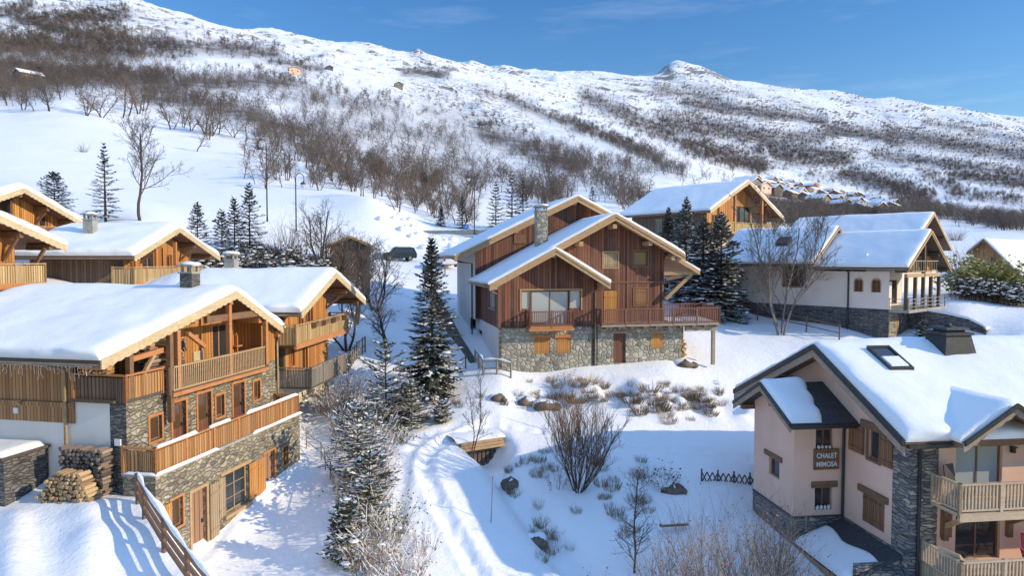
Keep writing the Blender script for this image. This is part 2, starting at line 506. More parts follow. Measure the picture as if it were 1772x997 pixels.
def tps_eval(P, w, Q):
    out = np.empty(len(Q)); n = len(P)
    for i in range(0, len(Q), 20000):
        q = Q[i:i + 20000]
        d2 = ((q[:, None] - P[None]) ** 2).sum(2)
        out[i:i + 20000] = (0.5 * d2 * np.log(d2 + 1e-12)) @ w[:n] + w[n] + q @ w[n + 1:]
    return out

# survey points: bearing, elevation and distance of places on the ground
SURVEY = [
 # snow bank beside the stone chalet
 (-250,1000,19),(-250,800,27),(-250,620,36),(-250,420,60),(-250,250,160),(-250,120,300),(-250,60,600),(-250,-20,1200),
 (0,997,19.3),(0,848,25.5),(100,862,25),(190,864,25),(150,950,21.2),(240,905,22.5),(300,1000,19.6),(0,1200,13.5),(250,1250,13),
 # drive and garden strip
 (330,957,26.6),(450,990,26.0),(600,985,26.0),(450,885,30.6),(570,880,30.6),(515,797,35.2),(560,775,36.8),(500,1250,18),
 (630,880,30.5),(640,800,34.5),(600,715,40),(560,664,44),(610,620,47),(500,690,41),(350,600,46),(650,560,53),(640,505,62),
 # path and stream bed
 (760,1000,26),(700,862,31.2),(715,790,35),(780,742,38.8),(690,742,38.8),(760,692,42.3),(800,652,45),(740,1300,17),(1000,1300,17),
 (860,795,35.6),(905,860,32.6),(960,930,29.8),(1010,1000,27.6),(1080,850,33.5),(1150,925,30.2),(1250,855,33.6),(1320,845,35),(1250,1000,26.5),(1420,935,28.8),(1400,1060,24.5),
 (1000,762,38.3),(1150,772,38.3),(1290,790,37.8),(900,696,42.3),(1000,722,40.8),(1150,702,42.4),(1000,657,44.6),(1150,645,45.7),(870,648,44.4),(1200,629,48),(1270,640,48),(1270,690,44.6),
 # around the dark chalet and up to the villa
 (1250,592,54),(1330,602,53),(1330,570,58.5),(1250,545,63),(1460,592,54),(1560,602,54),(1700,590,52.5),(1772,570,52.5),(1660,541,58),(1772,525,62),(1600,482,88),(1700,470,95),(1772,452,130),
 (2000,560,54),(2000,450,150),(2000,900,30),(1700,1000,25),(1772,760,36),(1000,560,58),(950,500,75),(1100,470,85),(1250,455,95),(1180,425,110),
 # shaded path up the gully, car park, road
 (805,640,45.8),(780,600,50),(745,540,60),(705,480,75),(690,456,84),(765,457,84),(720,432,96),(790,418,108),(770,400,120),
 # snow knoll
 (640,425,92),(590,402,97),(640,372,104),(640,344,112),(705,378,110),(560,352,113),(560,412,91),(500,385,96),(735,405,117),
 # terraces of the upper chalets
 (200,520,40),(340,505,45),(290,545,38),(250,545,36),(360,565,38),(430,560,42),(120,540,36),(420,462,58),(540,462,60),(30,532,37),(0,470,43),(20,412,52),(130,400,60),(93,374,65),(185,390,63),(245,392,62),(300,386,68),(340,396,70),
 # snowy field
 (300,302,150),(150,252,180),(0,252,165),(450,332,125),(460,302,150),(530,317,150),(650,337,150),(100,320,100),(200,330,110),
 (0,188,255),(110,178,262),(215,207,258),(300,226,250),(380,246,235),(480,272,215),(540,286,205),
 # slopes, left to right
 (0,140,380),(0,92,560),(0,40,820),(0,-4,1150),(0,60,1900),
 (215,150,400),(215,92,650),(215,48,900),(215,7,1250),(215,80,2100),
 (400,190,340),(400,122,620),(400,82,900),(400,50,1350),(400,120,2200),
 (600,295,195),(600,250,300),(600,180,520),(600,122,900),(600,80,1550),(600,150,2500),
 (800,362,165),(800,302,300),(800,222,600),(800,152,1100),(800,112,2000),(800,180,3000),
 (1000,340,230),(1000,282,400),(1000,222,800),(1000,172,1500),(1000,135,2600),(1000,200,3800),
 (1200,345,260),(1200,312,360),(1200,262,720),(1200,192,1800),(1200,139,3000),(1200,210,4400),
 (1400,418,160),(1400,388,300),(1400,344,680),(1400,300,1100),(1400,240,1800),(1400,163,3300),(1400,230,4700),
 (1600,402,210),(1600,372,400),(1600,332,900),(1600,272,1700),(1600,192,3700),(1600,260,5200),
 (1772,422,150),(1772,388,350),(1772,342,800),(1772,282,1800),(1772,214,4000),(1772,280,5600),
 (2100,430,180),(2100,400,380),(2100,355,900),(2100,300,1900),(2100,262,4200),(2100,320,5600),
]
_sp = np.array([at(px, py, Y) for px, py, Y in SURVEY])
def warp(X, Y):
    return np.stack([X / Y * (FPX / 260.0), np.log(Y) * 2.3], axis=-1)
_SP = warp(_sp[:, 0], _sp[:, 1])
_SW = tps_fit(_SP, (_sp[:, 2] - EYE) / _sp[:, 1], 2e-3)

def _hash(ix, iy, seed):
    h = (ix.astype(np.int64) * 374761393 + iy.astype(np.int64) * 668265263 + seed * 1442695041) & 0xffffffff
    h = ((h ^ (h >> 13)) * 1274126177) & 0xffffffff
    return ((h ^ (h >> 16)) & 0xffffff) / float(0xffffff)
def vnoise(x, y, seed=0):
    x0, y0 = np.floor(x), np.floor(y)
    fx, fy = x - x0, y - y0
    ux, uy = fx * fx * fx * (fx * (fx * 6 - 15) + 10), fy * fy * fy * (fy * (fy * 6 - 15) + 10)
    a, b = _hash(x0, y0, seed), _hash(x0 + 1, y0, seed)
    c, d = _hash(x0, y0 + 1, seed), _hash(x0 + 1, y0 + 1, seed)
    return (a + (b - a) * ux) * (1 - uy) + (c + (d - c) * ux) * uy - 0.5
def sstep(x, a, b):
    t = np.clip((x - a) / (b - a), 0, 1)
    return t * t * (3 - 2 * t)

def seg_dist(X, Y, pts):
    best = np.full(X.shape, 1e9)
    for (x0, y0), (x1, y1) in zip(pts[:-1], pts[1:]):
        dx, dy = x1 - x0, y1 - y0
        t = np.clip(((X - x0) * dx + (Y - y0) * dy) / (dx * dx + dy * dy), 0, 1)
        best = np.minimum(best, np.hypot(X - x0 - t * dx, Y - y0 - t * dy))
    return best
def plan(lst):
    return [at(px, py, Y)[:2] for px, py, Y in lst]

TRACK = plan([(840, 1000, 26), (790, 920, 28.8), (755, 860, 31.3), (735, 810, 33.8), (742, 780, 35.8), (775, 757, 37.6), (850, 735, 39.6), (940, 742, 39.4), (1040, 764, 38.4), (1150, 778, 38), (1300, 795, 37.6)])
WALK = plan([(690, 990, 26), (690, 880, 30.5), (700, 800, 34.6), (735, 755, 37.8), (790, 735, 39.2)])
STREAM = plan([(845, 770, 37), (862, 800, 35.4), (905, 850, 32.8), (935, 890, 31), (985, 950, 28.9), (1060, 1010, 27)])
FENCE_LINE = [(-13.3, 24.4), (-12.6, 23.5), (-11.0, 21.7), (-9.6, 20.3), (-8.2, 19.0), (-6.4, 17.2), (-3.0, 13.0)]
WALK2 = plan([(300, 985, 25.6), (340, 950, 26.6), (390, 905, 29.2), (440, 850, 32), (500, 800, 35)])

def ground(X, Y, fine=True):
    X = np.asarray(X, dtype=float); Y = np.asarray(Y, dtype=float)
    sh = X.shape
    X, Y = X.ravel(), Y.ravel()
    e = tps_eval(_SP, _SW, warp(X, Y))
    a = X / Y * FPX + CXP
    # small summits along the skyline
    for c, w, dist, k in ((1165, 30, 3100, 24), (1215, 34, 3150, 17), (725, 10, 1800, 13), (880, 16, 2300, 9), (740, 30, 1800, 5), (1440, 28, 3450, 5), (1530, 20, 3600, 9), (1570, 24, 3650, 6), (470, 22, 1450, 7), (230, 40, 1250, 6), (640, 26, 1600, 5), (820, 18, 2050, 5), (1650, 30, 3800, 4)):
        e = e + k / FPX * np.exp(-((a - c) / w) ** 2 - ((np.log(Y) - math.log(dist)) / 0.16) ** 2)
    z = EYE + e * Y
    far = sstep(Y, 60, 400)
    for i, L in enumerate((1.3, 3.1, 7.0, 17.0, 41.0, 100.0, 240.0, 600.0)):
        amp = L * (0.016 + 0.034 * far)
        wgt = sstep(Y, 3.5 * L, 10 * L)
        if i < 2: wgt = wgt * (1 - sstep(Y, 260, 700))
        n = vnoise(X / L + 17.3 * i, Y / L - 9.1 * i, i)
        if i >= 3: n = np.where(far > 0.5, 0.45 * n + 0.6 * (0.5 - 2 * np.abs(vnoise(X / L * 1.3 + 5, Y / L * 1.3, 40 + i))), n)
        if i >= 3: amp = amp * (1 + 2.1 * sstep(Y, 420, 1100))
        z = z + amp * wgt * n
    near = Y < 60
    if near.any():
        xn, yn = X[near], Y[near]
        zn = z[near]
        # step from the snow bank down to the drive along the pole fence
        d = seg_dist(xn, yn, FENCE_LINE)
        fx = np.interp(-yn, [-q[1] for q in FENCE_LINE], [q[0] for q in FENCE_LINE])
        side = xn - fx
        m = (1 - sstep(yn, 24.5, 26.5)) * (1 - sstep(np.abs(side), 2.0, 6.0))
        low = 1.9 + 0.02 * (yn - 24)
        bank = 5.25 - np.maximum(0, 24.5 - yn) * 0.27
        bank = bank + 0.25 * vnoise(xn / 1.7, yn / 1.7, 77)
        stepz = bank + (low - bank) * sstep(side, 0.15, 1.3)
        zn = zn + (stepz - zn) * m
        # ploughed ridges on the bank
        rid = np.exp(-((xn + 13.3 + 0.55 * (yn - 21)) / 0.8) ** 2) * 0.30 + np.exp(-((xn + 15.6 + 0.7 * (yn - 21)) / 0.6) ** 2) * 0.28
        zn = zn + rid * (1 - sstep(yn, 23.2, 24.6))
        # trodden tracks
        for pl, w, dep in ((TRACK, 0.34, 0.17), (WALK, 0.35, 0.09), (WALK2, 0.3, 0.08)):
            dd = seg_dist(xn, yn, pl)
            lump = vnoise(xn / 0.34, yn / 0.34, 91) * 1.5
            zn = zn - dep * np.exp(-(dd / w) ** 2) * (1 + 0.9 * lump) + 0.35 * dep * np.exp(-((dd - 1.7 * w) / (0.5 * w)) ** 2) * (1 + lump)
        # the stream has cut a bed into the snow
        ds = seg_dist(xn, yn, STREAM)
        zn = zn - 0.85 * np.exp(-(ds / 0.7) ** 2) - 0.35 * np.exp(-(ds / 1.9) ** 2)
        # hollow in front of the footbridge
        (ax_, ay_), (bx_, by_) = plan([(802, 782, 37.0), (868, 757, 38.2)])
        th = math.atan2(by_ - ay_, bx_ - ax_)
        px_ = (xn - (ax_ + bx_) / 2) * math.cos(th) + (yn - (ay_ + by_) / 2) * math.sin(th)
        py_ = -(xn - (ax_ + bx_) / 2) * math.sin(th) + (yn - (ay_ + by_) / 2) * math.cos(th)
        hol = np.exp(-(np.hypot((px_ - .25) / 1.15, (py_ + .1) / 1.35)) ** 4)
        zn = zn + hol * (np.minimum(zn, 2.25) - zn)
        # lumpy bank under the dark chalet
        bk = np.exp(-((yn - 43.2) / 1.3) ** 2) * sstep(xn, 0, 3) * (1 - sstep(xn, 15, 17))
        zn = zn + bk * (0.8 * vnoise(xn / 0.9, yn / 0.9, 55) + 0.7 * vnoise(xn / 2.2, yn / 2.2, 56))
        z[near] = zn
    return z.reshape(sh)

def gz(x, y):
    return float(ground_fast(np.array([x]), np.array([y]))[0])

# where the line of sight of a bearing meets the ground
_YS = np.exp(np.linspace(math.log(16), math.log(5200), 900))
def stand(px, py, ymin=16.0, ymax=5200.0):
    dx = (px - CXP) / FPX
    _, ry, rz = bearing(px, py)
    ys = _YS[(_YS >= ymin) & (_YS <= ymax)]
    xs = dx / ry * ys
    g = ground_fast(xs, ys)
    line = EYE + rz / ry * ys
    hit = np.nonzero(g >= line)[0]
    i = hit[0] if len(hit) else len(ys) - 1
    if i > 0:
        d0, d1 = g[i - 1] - line[i - 1], g[i] - line[i]
        f = min(1, max(0, -d0 / (d1 - d0 + 1e-9)))
        yy = ys[i - 1] + (ys[i] - ys[i - 1]) * f; xx = xs[i - 1] + (xs[i] - xs[i - 1]) * f
        return float(xx), float(yy), float(ground_fast(np.array([xx]), np.array([yy]))[0])
    return float(xs[i]), float(ys[i]), float(g[i])

GRID = {}
def ground_fast(X, Y):
    a0, da, ys, Z = GRID['a0'], GRID['da'], GRID['y'], GRID['z']
    c = np.clip((X / Y - a0) / da, 0, Z.shape[1] - 1.001); r = np.clip(np.interp(Y, ys, np.arange(len(ys))), 0, len(ys) - 1.001)
    i, j = r.astype(int), c.astype(int); fi, fj = r - i, c - j
    return (Z[i, j] * (1 - fj) + Z[i, j + 1] * fj) * (1 - fi) + (Z[i + 1, j] * (1 - fj) + Z[i + 1, j + 1] * fj) * fi

def stand_many(pxs, pys, ymin=60.0, ymax=4500.0):
    """the same for many bearings at once"""
    pxs, pys = np.asarray(pxs, float), np.asarray(pys, float)
    ys = np.exp(np.linspace(math.log(ymin), math.log(ymax), 260))
    c, s = math.cos(PITCH), math.sin(PITCH)
    dy = (CYP - pys) / FPX
    ry, rz, dx = c + dy * s, -s + dy * c, (pxs - CXP) / FPX
    X = (dx / ry)[:, None] * ys[None]
    g = ground_fast(X, np.broadcast_to(ys[None], X.shape))
    hit = g >= EYE + (rz / ry)[:, None] * ys[None]
    idx = np.where(hit.any(1), hit.argmax(1), -1)
    ok = idx >= 0
    r = np.arange(len(pxs))[ok]
    i = idx[ok]
    return np.stack([X[r, i], ys[i], g[r, i]], 1), ok

def seen_at(X, Y, Z):
    c, s = math.cos(PITCH), math.sin(PITCH)
    z = Z - EYE
    fw, up = Y * c - z * s, Y * s + z * c
    return CXP + FPX * X / fw, CYP - FPX * up / fw

# woods and clearings on the slopes, as soft strokes along the contours
WOODS = [(0,27,54,9,9,1.0),(27,41,217,27,14,1.0),(0,83,136,90,22,.95),(68,56,217,63,20,.95),(136,90,326,77,22,1.0),(253,68,475,92,14,1.0),(136,127,317,149,22,1.0),(0,118,113,131,14,.9),
 (271,149,520,138,18,.95),(466,104,557,118,7,.95),(262,172,452,195,11,1.0),(385,190,543,235,14,.9),(452,228,588,271,15,.85),(543,217,802,244,34,.55),(498,163,679,190,20,.5),(543,271,802,290,20,.6),(0,155,190,132,20,.8),(600,290,800,330,34,.5),(560,165,700,215,24,.4),
 (700,332,800,378,20,.5),(835,228,1000,288,22,.95),(740,200,850,222,28,.4),(800,290,960,330,26,.42),(1000,300,1100,345,16,.45),(700,124,770,128,8,.95),(880,170,1010,226,9,.85),(820,160,900,175,5,.4),
 (1137,155,1241,173,9,.7),(1015,168,1165,236,15,.95),(984,209,1142,279,9,1.0),(1187,177,1422,211,12,1.05),(1151,209,1314,236,18,1.1),(1187,247,1314,288,16,1.1),(1323,254,1459,283,22,1.3),(1422,223,1558,243,14,1.15),(1300,235,1420,240,12,.9),
 (1536,232,1772,268,15,1.05),(1513,268,1772,300,10,.95),(1459,297,1603,342,15,1.1),(1649,300,1772,318,11,1.1),(1545,356,1772,396,9,.9),(1603,211,1772,243,8,.6),(1640,335,1772,352,8,.45),(1600,300,1660,330,12,.6),(1040,285,1180,300,10,.4),
 (1180,150,1300,165,6,.4),(1250,362,1470,388,12,1.5),(1480,372,1560,384,8,.8)]
CLEAR = [(326,109,434,121,7),(457,122,534,136,6),(95,113,131,120,4),(222,45,344,63,9),(0,36,77,59,5),(1341,209,1422,221,5),(1454,239,1526,248,5),(1323,254,1337,292,4),(1345,300,1490,287,6),(1060,310,1200,330,12),(1190,293,1320,310,7)]
def woods(px, py):
    d = np.zeros(px.shape)
    def dist(x0, y0, x1, y1):
        dx, dy = x1 - x0, y1 - y0
        t = np.clip(((px - x0) * dx + (py - y0) * dy) / (dx * dx + dy * dy), 0, 1)
        return np.hypot(px - x0 - t * dx, py - y0 - t * dy)
    for x0, y0, x1, y1, r, k in WOODS:
        q = dist(x0, y0, x1, y1)
        d = np.maximum(d, k * np.exp(-(q / r) ** 2))
    for x0, y0, x1, y1, r in CLEAR:
        d = d * (1 - 0.9 * np.exp(-(dist(x0, y0, x1, y1) / r) ** 2))
    return d

def build_ground():
    a = np.linspace(-700, 2470, 640)
    y = np.concatenate([np.exp(np.linspace(math.log(13), math.log(62), 300)), np.exp(np.linspace(math.log(62.6), math.log(300), 150)), np.exp(np.linspace(math.log(302), math.log(6500), 420))])
    A, Y = np.meshgrid((a - CXP) / FPX, y)
    X = A * Y
    Z = ground(X, Y)
    GRID.update(a0=A[0, 0], da=A[0, 1] - A[0, 0], y=y, z=Z)
    n, m = Y.shape
    v = np.stack([X, Y, Z], 2).reshape(-1, 3)
    i = np.arange(n * m).reshape(n, m)
    f = np.stack([i[:-1, :-1], i[:-1, 1:], i[1:, 1:], i[1:, :-1]], 2).reshape(-1, 4)
    me = bpy.data.meshes.new("snowy_ground")
    me.vertices.add(len(v)); me.vertices.foreach_set('co', v.astype(np.float32).ravel())
    me.loops.add(f.size); me.loops.foreach_set('vertex_index', f.astype(np.int32).ravel())
    me.polygons.add(len(f)); me.polygons.foreach_set('loop_start', np.arange(0, f.size, 4, dtype=np.int32))
    me.polygons.foreach_set('use_smooth', np.ones(len(f), dtype=bool))
    me.update(calc_edges=True)
    px, py = seen_at(v[:, 0], v[:, 1], v[:, 2])
    w = woods(px, py) * sstep(v[:, 1], 120, 260)
    # bare rock: the crag band in mid slope and the rocky summits
    rock = np.zeros(len(v))
    for x0, y0, x1, y1, r, k in ((715,150,890,205,30,1.0),(760,145,850,160,14,1.2),(250,22,300,50,16,.9),(1130,150,1240,160,14,1.0),(1130,128,1165,145,12,.8),(900,200,960,240,22,.5),(1300,165,1400,185,10,.6),(715,90,735,104,9,1.5),(560,150,700,180,26,.4),(1480,175,1560,192,10,.6),(1000,150,1130,160,8,.5)):
        dx, dy = x1 - x0, y1 - y0
        t = np.clip(((px - x0) * dx + (py - y0) * dy) / (dx * dx + dy * dy), 0, 1)
        rock = np.maximum(rock, k * np.exp(-(np.hypot(px - x0 - t * dx, py - y0 - t * dy) / r) ** 2))
    rock *= (v[:, 1] > 350)
    for nm, arr in (('scrub', w), ('rock', rock)):
        at_ = me.attributes.new(nm, 'FLOAT', 'POINT'); at_.data.foreach_set('value', arr.astype(np.float32))
    m, nt, b = new_mat('snow_ground')
    pos = nd(nt, 'ShaderNodeNewGeometry').outputs['Position']
    scr = nd(nt, 'ShaderNodeAttribute', attribute_name='scrub').outputs['Fac']
    rck = nd(nt, 'ShaderNodeAttribute', attribute_name='rock').outputs['Fac']
    n1 = noise_n(nt, pos, 0.11, 6, 0.7)
    n2 = noise_n(nt, mapped(nt, pos, (0.03, 0.012, 0.03)), 1.0, 8, 0.75)
    n3 = noise_n(nt, mapped(nt, pos, (0.16, 0.05, 0.22)), 1.0, 7, 0.8)
    n1b = noise_n(nt, mapped(nt, pos, (0.018, 0.012, 0.03)), 1.0, 7, 0.75)
    s1 = math_n(nt, 'ADD', math_n(nt, 'MULTIPLY', rng_n(nt, n1, 0.28, 0.55), .6), math_n(nt, 'MULTIPLY', rng_n(nt, n1b, 0.30, 0.55), .6))
    s1 = math_n(nt, 'MULTIPLY', math_n(nt, 'MINIMUM', scr, 1.0), s1)
    s1 = math_n(nt, 'MULTIPLY', s1, 0.92)
    r1 = math_n(nt, 'MULTIPLY', rck, rng_n(nt, n3, 0.50, 0.60))
    # heather and stones showing through thin snow on the upper slopes
    sepp = nd(nt, 'ShaderNodeSeparateXYZ'); nt.links.new(pos, sepp.inputs[0])
    hi = rng_n(nt, sepp.outputs[1], 500, 1500)
    r2 = math_n(nt, 'MULTIPLY', math_n(nt, 'MULTIPLY', hi, rng_n(nt, n2, 0.565, 0.64)), 0.75)
    sepn = nd(nt, 'ShaderNodeSeparateXYZ'); nt.links.new(nd(nt, 'ShaderNodeNewGeometry').outputs['True Normal'], sepn.inputs[0])
    steep = rng_n(nt, math_n(nt, 'ADD', sepn.outputs[2], math_n(nt, 'MULTIPLY', math_n(nt, 'SUBTRACT', n3, 0.5), 0.42)), 0.85, 0.77)
    steep = math_n(nt, 'MULTIPLY', steep, rng_n(nt, sepp.outputs[1], 500, 800))
    col = mixrgb(nt, s1, (0.885, 0.88, 0.875), (0.14, 0.115, 0.10))
    col = mixrgb(nt, math_n(nt, 'MULTIPLY', steep, 0.85), col, (0.10, 0.094, 0.09))
    col = mixrgb(nt, r2, col, (0.15, 0.125, 0.11))
    col = mixrgb(nt, r1, col, (0.075, 0.072, 0.072))
    nt.links.new(col, b.inputs['Base Color'])
    b.inputs['Roughness'].default_value = 0.55
    b.inputs['Specular IOR Level'].default_value = 0.25
    nf = noise_n(nt, pos, 5.0, 5, 0.65)
    nc = noise_n(nt, pos, 0.9, 5, 0.6)
    bump(nt, b, math_n(nt, 'ADD', math_n(nt, 'MULTIPLY', nf, 0.4), nc), 0.45, 0.22)
    me.materials.append(m)
    o = link("snowy_ground", me)
    tag(o, "snow covered valley side rising from the gully to the white mountain ridge", "ground", kind="structure")
    return o
build_ground()
# ------------------------------------------------------------------ house building tools
class House:
    """local frame: x along the front (gable) wall, y into the house, z is height above the valley datum"""
    def __init__(s, name, label, cat, px, Y, ang, z0, group=None):
        r = bearing(px, HORIZON)
        s.x0, s.y0 = r[0] / r[1] * Y, Y
        s.ang, s.z0 = ang, z0
        s.root = empty(name, (s.x0, s.y0, z0), ang)
        tag(s.root, label, cat, group)
    def put(s, mb, name, mat, parent=None):
        return mb.build(name, M[mat] if isinstance(mat, str) else mat, parent or s.root, s.z0)
    def local(s, x, y):
        dx, dy = x - s.x0, y - s.y0
        c, q = math.cos(s.ang), math.sin(s.ang)
        return dx * c + dy * q, -dx * q + dy * c
    def out(s, u, v, z):
        c, q = math.cos(s.ang), math.sin(s.ang)
        return (s.x0 + u * c - v * q, s.y0 + u * q + v * c, z)

# wall planes as seen from outside: (s, z, d) -> (x, y, z), d into the wall
def front(v=0.0):  return lambda s, z, d: (s, v + d, z)
def left(u=0.0):   return lambda s, z, d: (u + d, -s, z)       # s = -y
def right(u=0.0):  return lambda s, z, d: (u - d, s, z)        # s = y

def clip_under(poly, a, b):
    """keep the part of a (s,z) polygon under z = a + b*s"""
    out = []
    for i in range(len(poly)):
        p, q = poly[i], poly[(i + 1) % len(poly)]
        fp, fq = p[1] - a - b * p[0], q[1] - a - b * q[0]
        if fp <= 0: out.append(p)
        if (fp < 0 < fq) or (fq < 0 < fp):
            t = fp / (fp - fq)
            out.append((p[0] + (q[0] - p[0]) * t, p[1] + (q[1] - p[1]) * t))
    return out

def wall(mb, fr, s0, s1, z0, z1, holes=(), roof=(), depth=0.22):
    us = sorted({s0, s1, *[h[i] for h in holes for i in (0, 1)]})
    zs = sorted({z0, z1, *[h[i] for h in holes for i in (2, 3)]})
    us = [u for u in us if s0 <= u <= s1]; zs = [z for z in zs if z0 <= z <= z1]
    for a, b in zip(us[:-1], us[1:]):
        for c, d in zip(zs[:-1], zs[1:]):
            mu, mz = (a + b) / 2, (c + d) / 2
            if any(h[0] < mu < h[1] and h[2] < mz < h[3] for h in holes): continue
            poly = [(a, c), (b, c), (b, d), (a, d)]
            for ra, rb in roof: poly = clip_under(poly, ra, rb)
            if len(poly) >= 3: mb.face([fr(p[0], p[1], 0) for p in poly])
    for h in holes:
        a, b, c, d = h[:4]
        ring = [(a, c), (b, c), (b, d), (a, d)]
        for i in range(4):
            p, q = ring[i], ring[(i + 1) % 4]
            mb.face([fr(*p, 0), fr(*q, 0), fr(*q, depth), fr(*p, depth)])

def fbox(mb, fr, s0, s1, z0, z1, d0, d1):
    mb.hexa([fr(s0, z0, d0), fr(s1, z0, d0), fr(s1, z0, d1), fr(s0, z0, d1), fr(s0, z1, d0), fr(s1, z1, d0), fr(s1, z1, d1), fr(s0, z1, d1)])

def ring(mb, fr, s0, s1, z0, z1, w, d0, d1, bottom=True):
    fbox(mb, fr, s0, s0 + w, z0, z1, d0, d1); fbox(mb, fr, s1 - w, s1, z0, z1, d0, d1)
    fbox(mb, fr, s0 + w, s1 - w, z1 - w, z1, d0, d1)
    if bottom: fbox(mb, fr, s0 + w, s1 - w, z0, z0 + w, d0, d1)

def window(H, fr, h, glass='glass', frame='timber_orange', mull=1, d=0.13, trim=None, trim_w=0.1, sill=False, name='window', bars=0, label=None, curtain=False):
    s0, s1, z0, z1 = h[:4]
    mb = MB()
    ring(mb, fr, s0 + .002, s1 - .002, z0 + .002, z1 - .002, 0.075, d - 0.03, d + 0.045)
    for k in range(mull):
        c = s0 + (s1 - s0) * (k + 1) / (mull + 1)
        fbox(mb, fr, c - 0.035, c + 0.035, z0 + .075, z1 - .075, d - 0.025, d + 0.04)
    for k in range(bars):
        c = z0 + (z1 - z0) * (k + 1) / (bars + 1)
        fbox(mb, fr, s0 + .075, s1 - .075, c - 0.015, c + 0.015, d - 0.015, d + 0.03)
    o = H.put(mb, name, frame)
    if label: o['label'] = label
    g = MB(); fbox(g, fr, s0 + 0.07, s1 - 0.07, z0 + 0.07, z1 - 0.07, d + 0.005, d + 0.02)
    H.put(g, 'pane', glass, o)
    if curtain:
        g = MB()
        for side in (0, 1):
            a, b = (s0 + .1, s0 + .1 + (s1 - s0) * .2) if side == 0 else (s1 - .1 - (s1 - s0) * .2, s1 - .1)
            rows = []
            for zz in (z0 + .1, z1 - .1):
                rows.append([fr(a + (b - a) * k / 12, zz, d + .12 + .03 * math.sin(k * 2.1)) for k in range(13)])
            g.grid(rows)
        H.put(g, 'curtain', 'curtain', o)
    if trim:
        t = MB(); ring(t, fr, s0 - trim_w, s1 + trim_w, z0 - trim_w, z1 + trim_w * 1.3, trim_w, -0.035, 0.06, True)
        H.put(t, 'trim', trim, o)
    if sill:
        t = MB(); fbox(t, fr, s0 - 0.12, s1 + 0.12, z0 - 0.09, z0 - 0.004, -0.14, 0.1)
        H.put(t, 'sill', frame, o)
    return o

def door(H, fr, h, mat='door_brown', d=0.14, trim=None, trim_w=0.12, glass=False, name='door', handle=True):
    s0, s1, z0, z1 = h[:4]
    mb = MB(); fbox(mb, fr, s0 + .01, s1 - .01, z0 + .01, z1 - .01, d, d + 0.06)
    o = H.put(mb, name, mat)
    if trim:
        t = MB(); ring(t, fr, s0 - trim_w, s1 + trim_w, z0 - .01, z1 + trim_w * 1.2, trim_w, -0.035, 0.07, False)
        H.put(t, 'trim', trim, o)
    if glass:
        g = MB(); fbox(g, fr, s0 + .14, s1 - .14, z0 + .9, z1 - .15, d - 0.012, d + .01)
        H.put(g, 'pane', 'glass_warm', o)
    if handle:
        g = MB(); fbox(g, fr, s1 - .14, s1 - .09, z0 + .95, z0 + 1.1, d - .06, d)
        H.put(g, 'handle', 'metal_dark', o)
    return o

def shutter(H, fr, s0, s1, z0, z1, mat='shutter', d=-0.05, brace=True, parent=None):
    mb = MB(); fbox(mb, fr, s0, s1, z0, z1, d - 0.04, d)
    if brace:
        w = s1 - s0
        for zz in (z0 + 0.14 * (z1 - z0), z1 - 0.2 * (z1 - z0)):
            fbox(mb, fr, s0 + .015, s1 - .015, zz, zz + 0.075, d - 0.07, d - 0.042)
    return H.put(mb, 'shutter', mat, parent)

def lintel(H, fr, s0, s1, z0, z1, mat='timber_brown', d0=-0.08, parent=None):
    mb = MB(); fbox(mb, fr, s0, s1, z0, z1, d0, 0.03)
    return H.put(mb, 'lintel', mat, parent)

def railing(H, pts, z, h, mat, style='bars', gap=0.13, bw=0.05, name='railing', posts=True, parent=None, caps=True, rail_mat=None):
    """balcony front along local points; 'bars' = slim balusters, 'boards' = close set boards"""
    mb = MB()
    for (x0, y0), (x1, y1) in zip(pts[:-1], pts[1:]):
        L = math.hypot(x1 - x0, y1 - y0)
        dx, dy = (x1 - x0) / L, (y1 - y0) / L
        n = max(1, int(L / gap))
        bwid = gap * 0.86 if style == 'boards' else bw
        for i in range(n):
            t = (i + 0.5) * L / n
            cx, cy = x0 + dx * t, y0 + dy * t
            zb, zt = (z - 0.05, z + h - 0.12) if style == 'boards' else (z + 0.1, z + h - 0.07)
            jit = 0.012 * math.sin(i * 12.9 + x0) if style == 'boards' else 0
            a = (cx - dx * bwid / 2, cy - dy * bwid / 2); b = (cx + dx * bwid / 2, cy + dy * bwid / 2)
            th = 0.028 if style == 'boards' else bw
            nx, ny = -dy * th / 2, dx * th / 2
            mb.hexa([(a[0] - nx, a[1] - ny, zb + jit), (b[0] - nx, b[1] - ny, zb + jit), (b[0] + nx, b[1] + ny, zb + jit), (a[0] + nx, a[1] + ny, zb + jit),
                     (a[0] - nx, a[1] - ny, zt), (b[0] - nx, b[1] - ny, zt), (b[0] + nx, b[1] + ny, zt), (a[0] + nx, a[1] + ny, zt)])
    o = H.put(mb, name, mat, parent)
    r = MB()
    for (x0, y0), (x1, y1) in zip(pts[:-1], pts[1:]):
        L = math.hypot(x1 - x0, y1 - y0)
        r.bar((x0, y0, z + h - 0.03), (x1, y1, z + h - 0.03), 0.13, 0.065)
        if style == 'bars': r.bar((x0, y0, z + 0.08), (x1, y1, z + 0.08), 0.07, 0.07)
        if posts:
            k = max(1, round(L / 1.7))
            for i in range(k + 1):
                t = i / k
                cx, cy = x0 + (x1 - x0) * t, y0 + (y1 - y0) * t
                r.box(cx - .055, cx + .055, cy - .055, cy + .055, z - 0.1, z + h + (0.03 if caps else -0.05))
    H.put(r, 'handrail', rail_mat or mat, o)
    return o

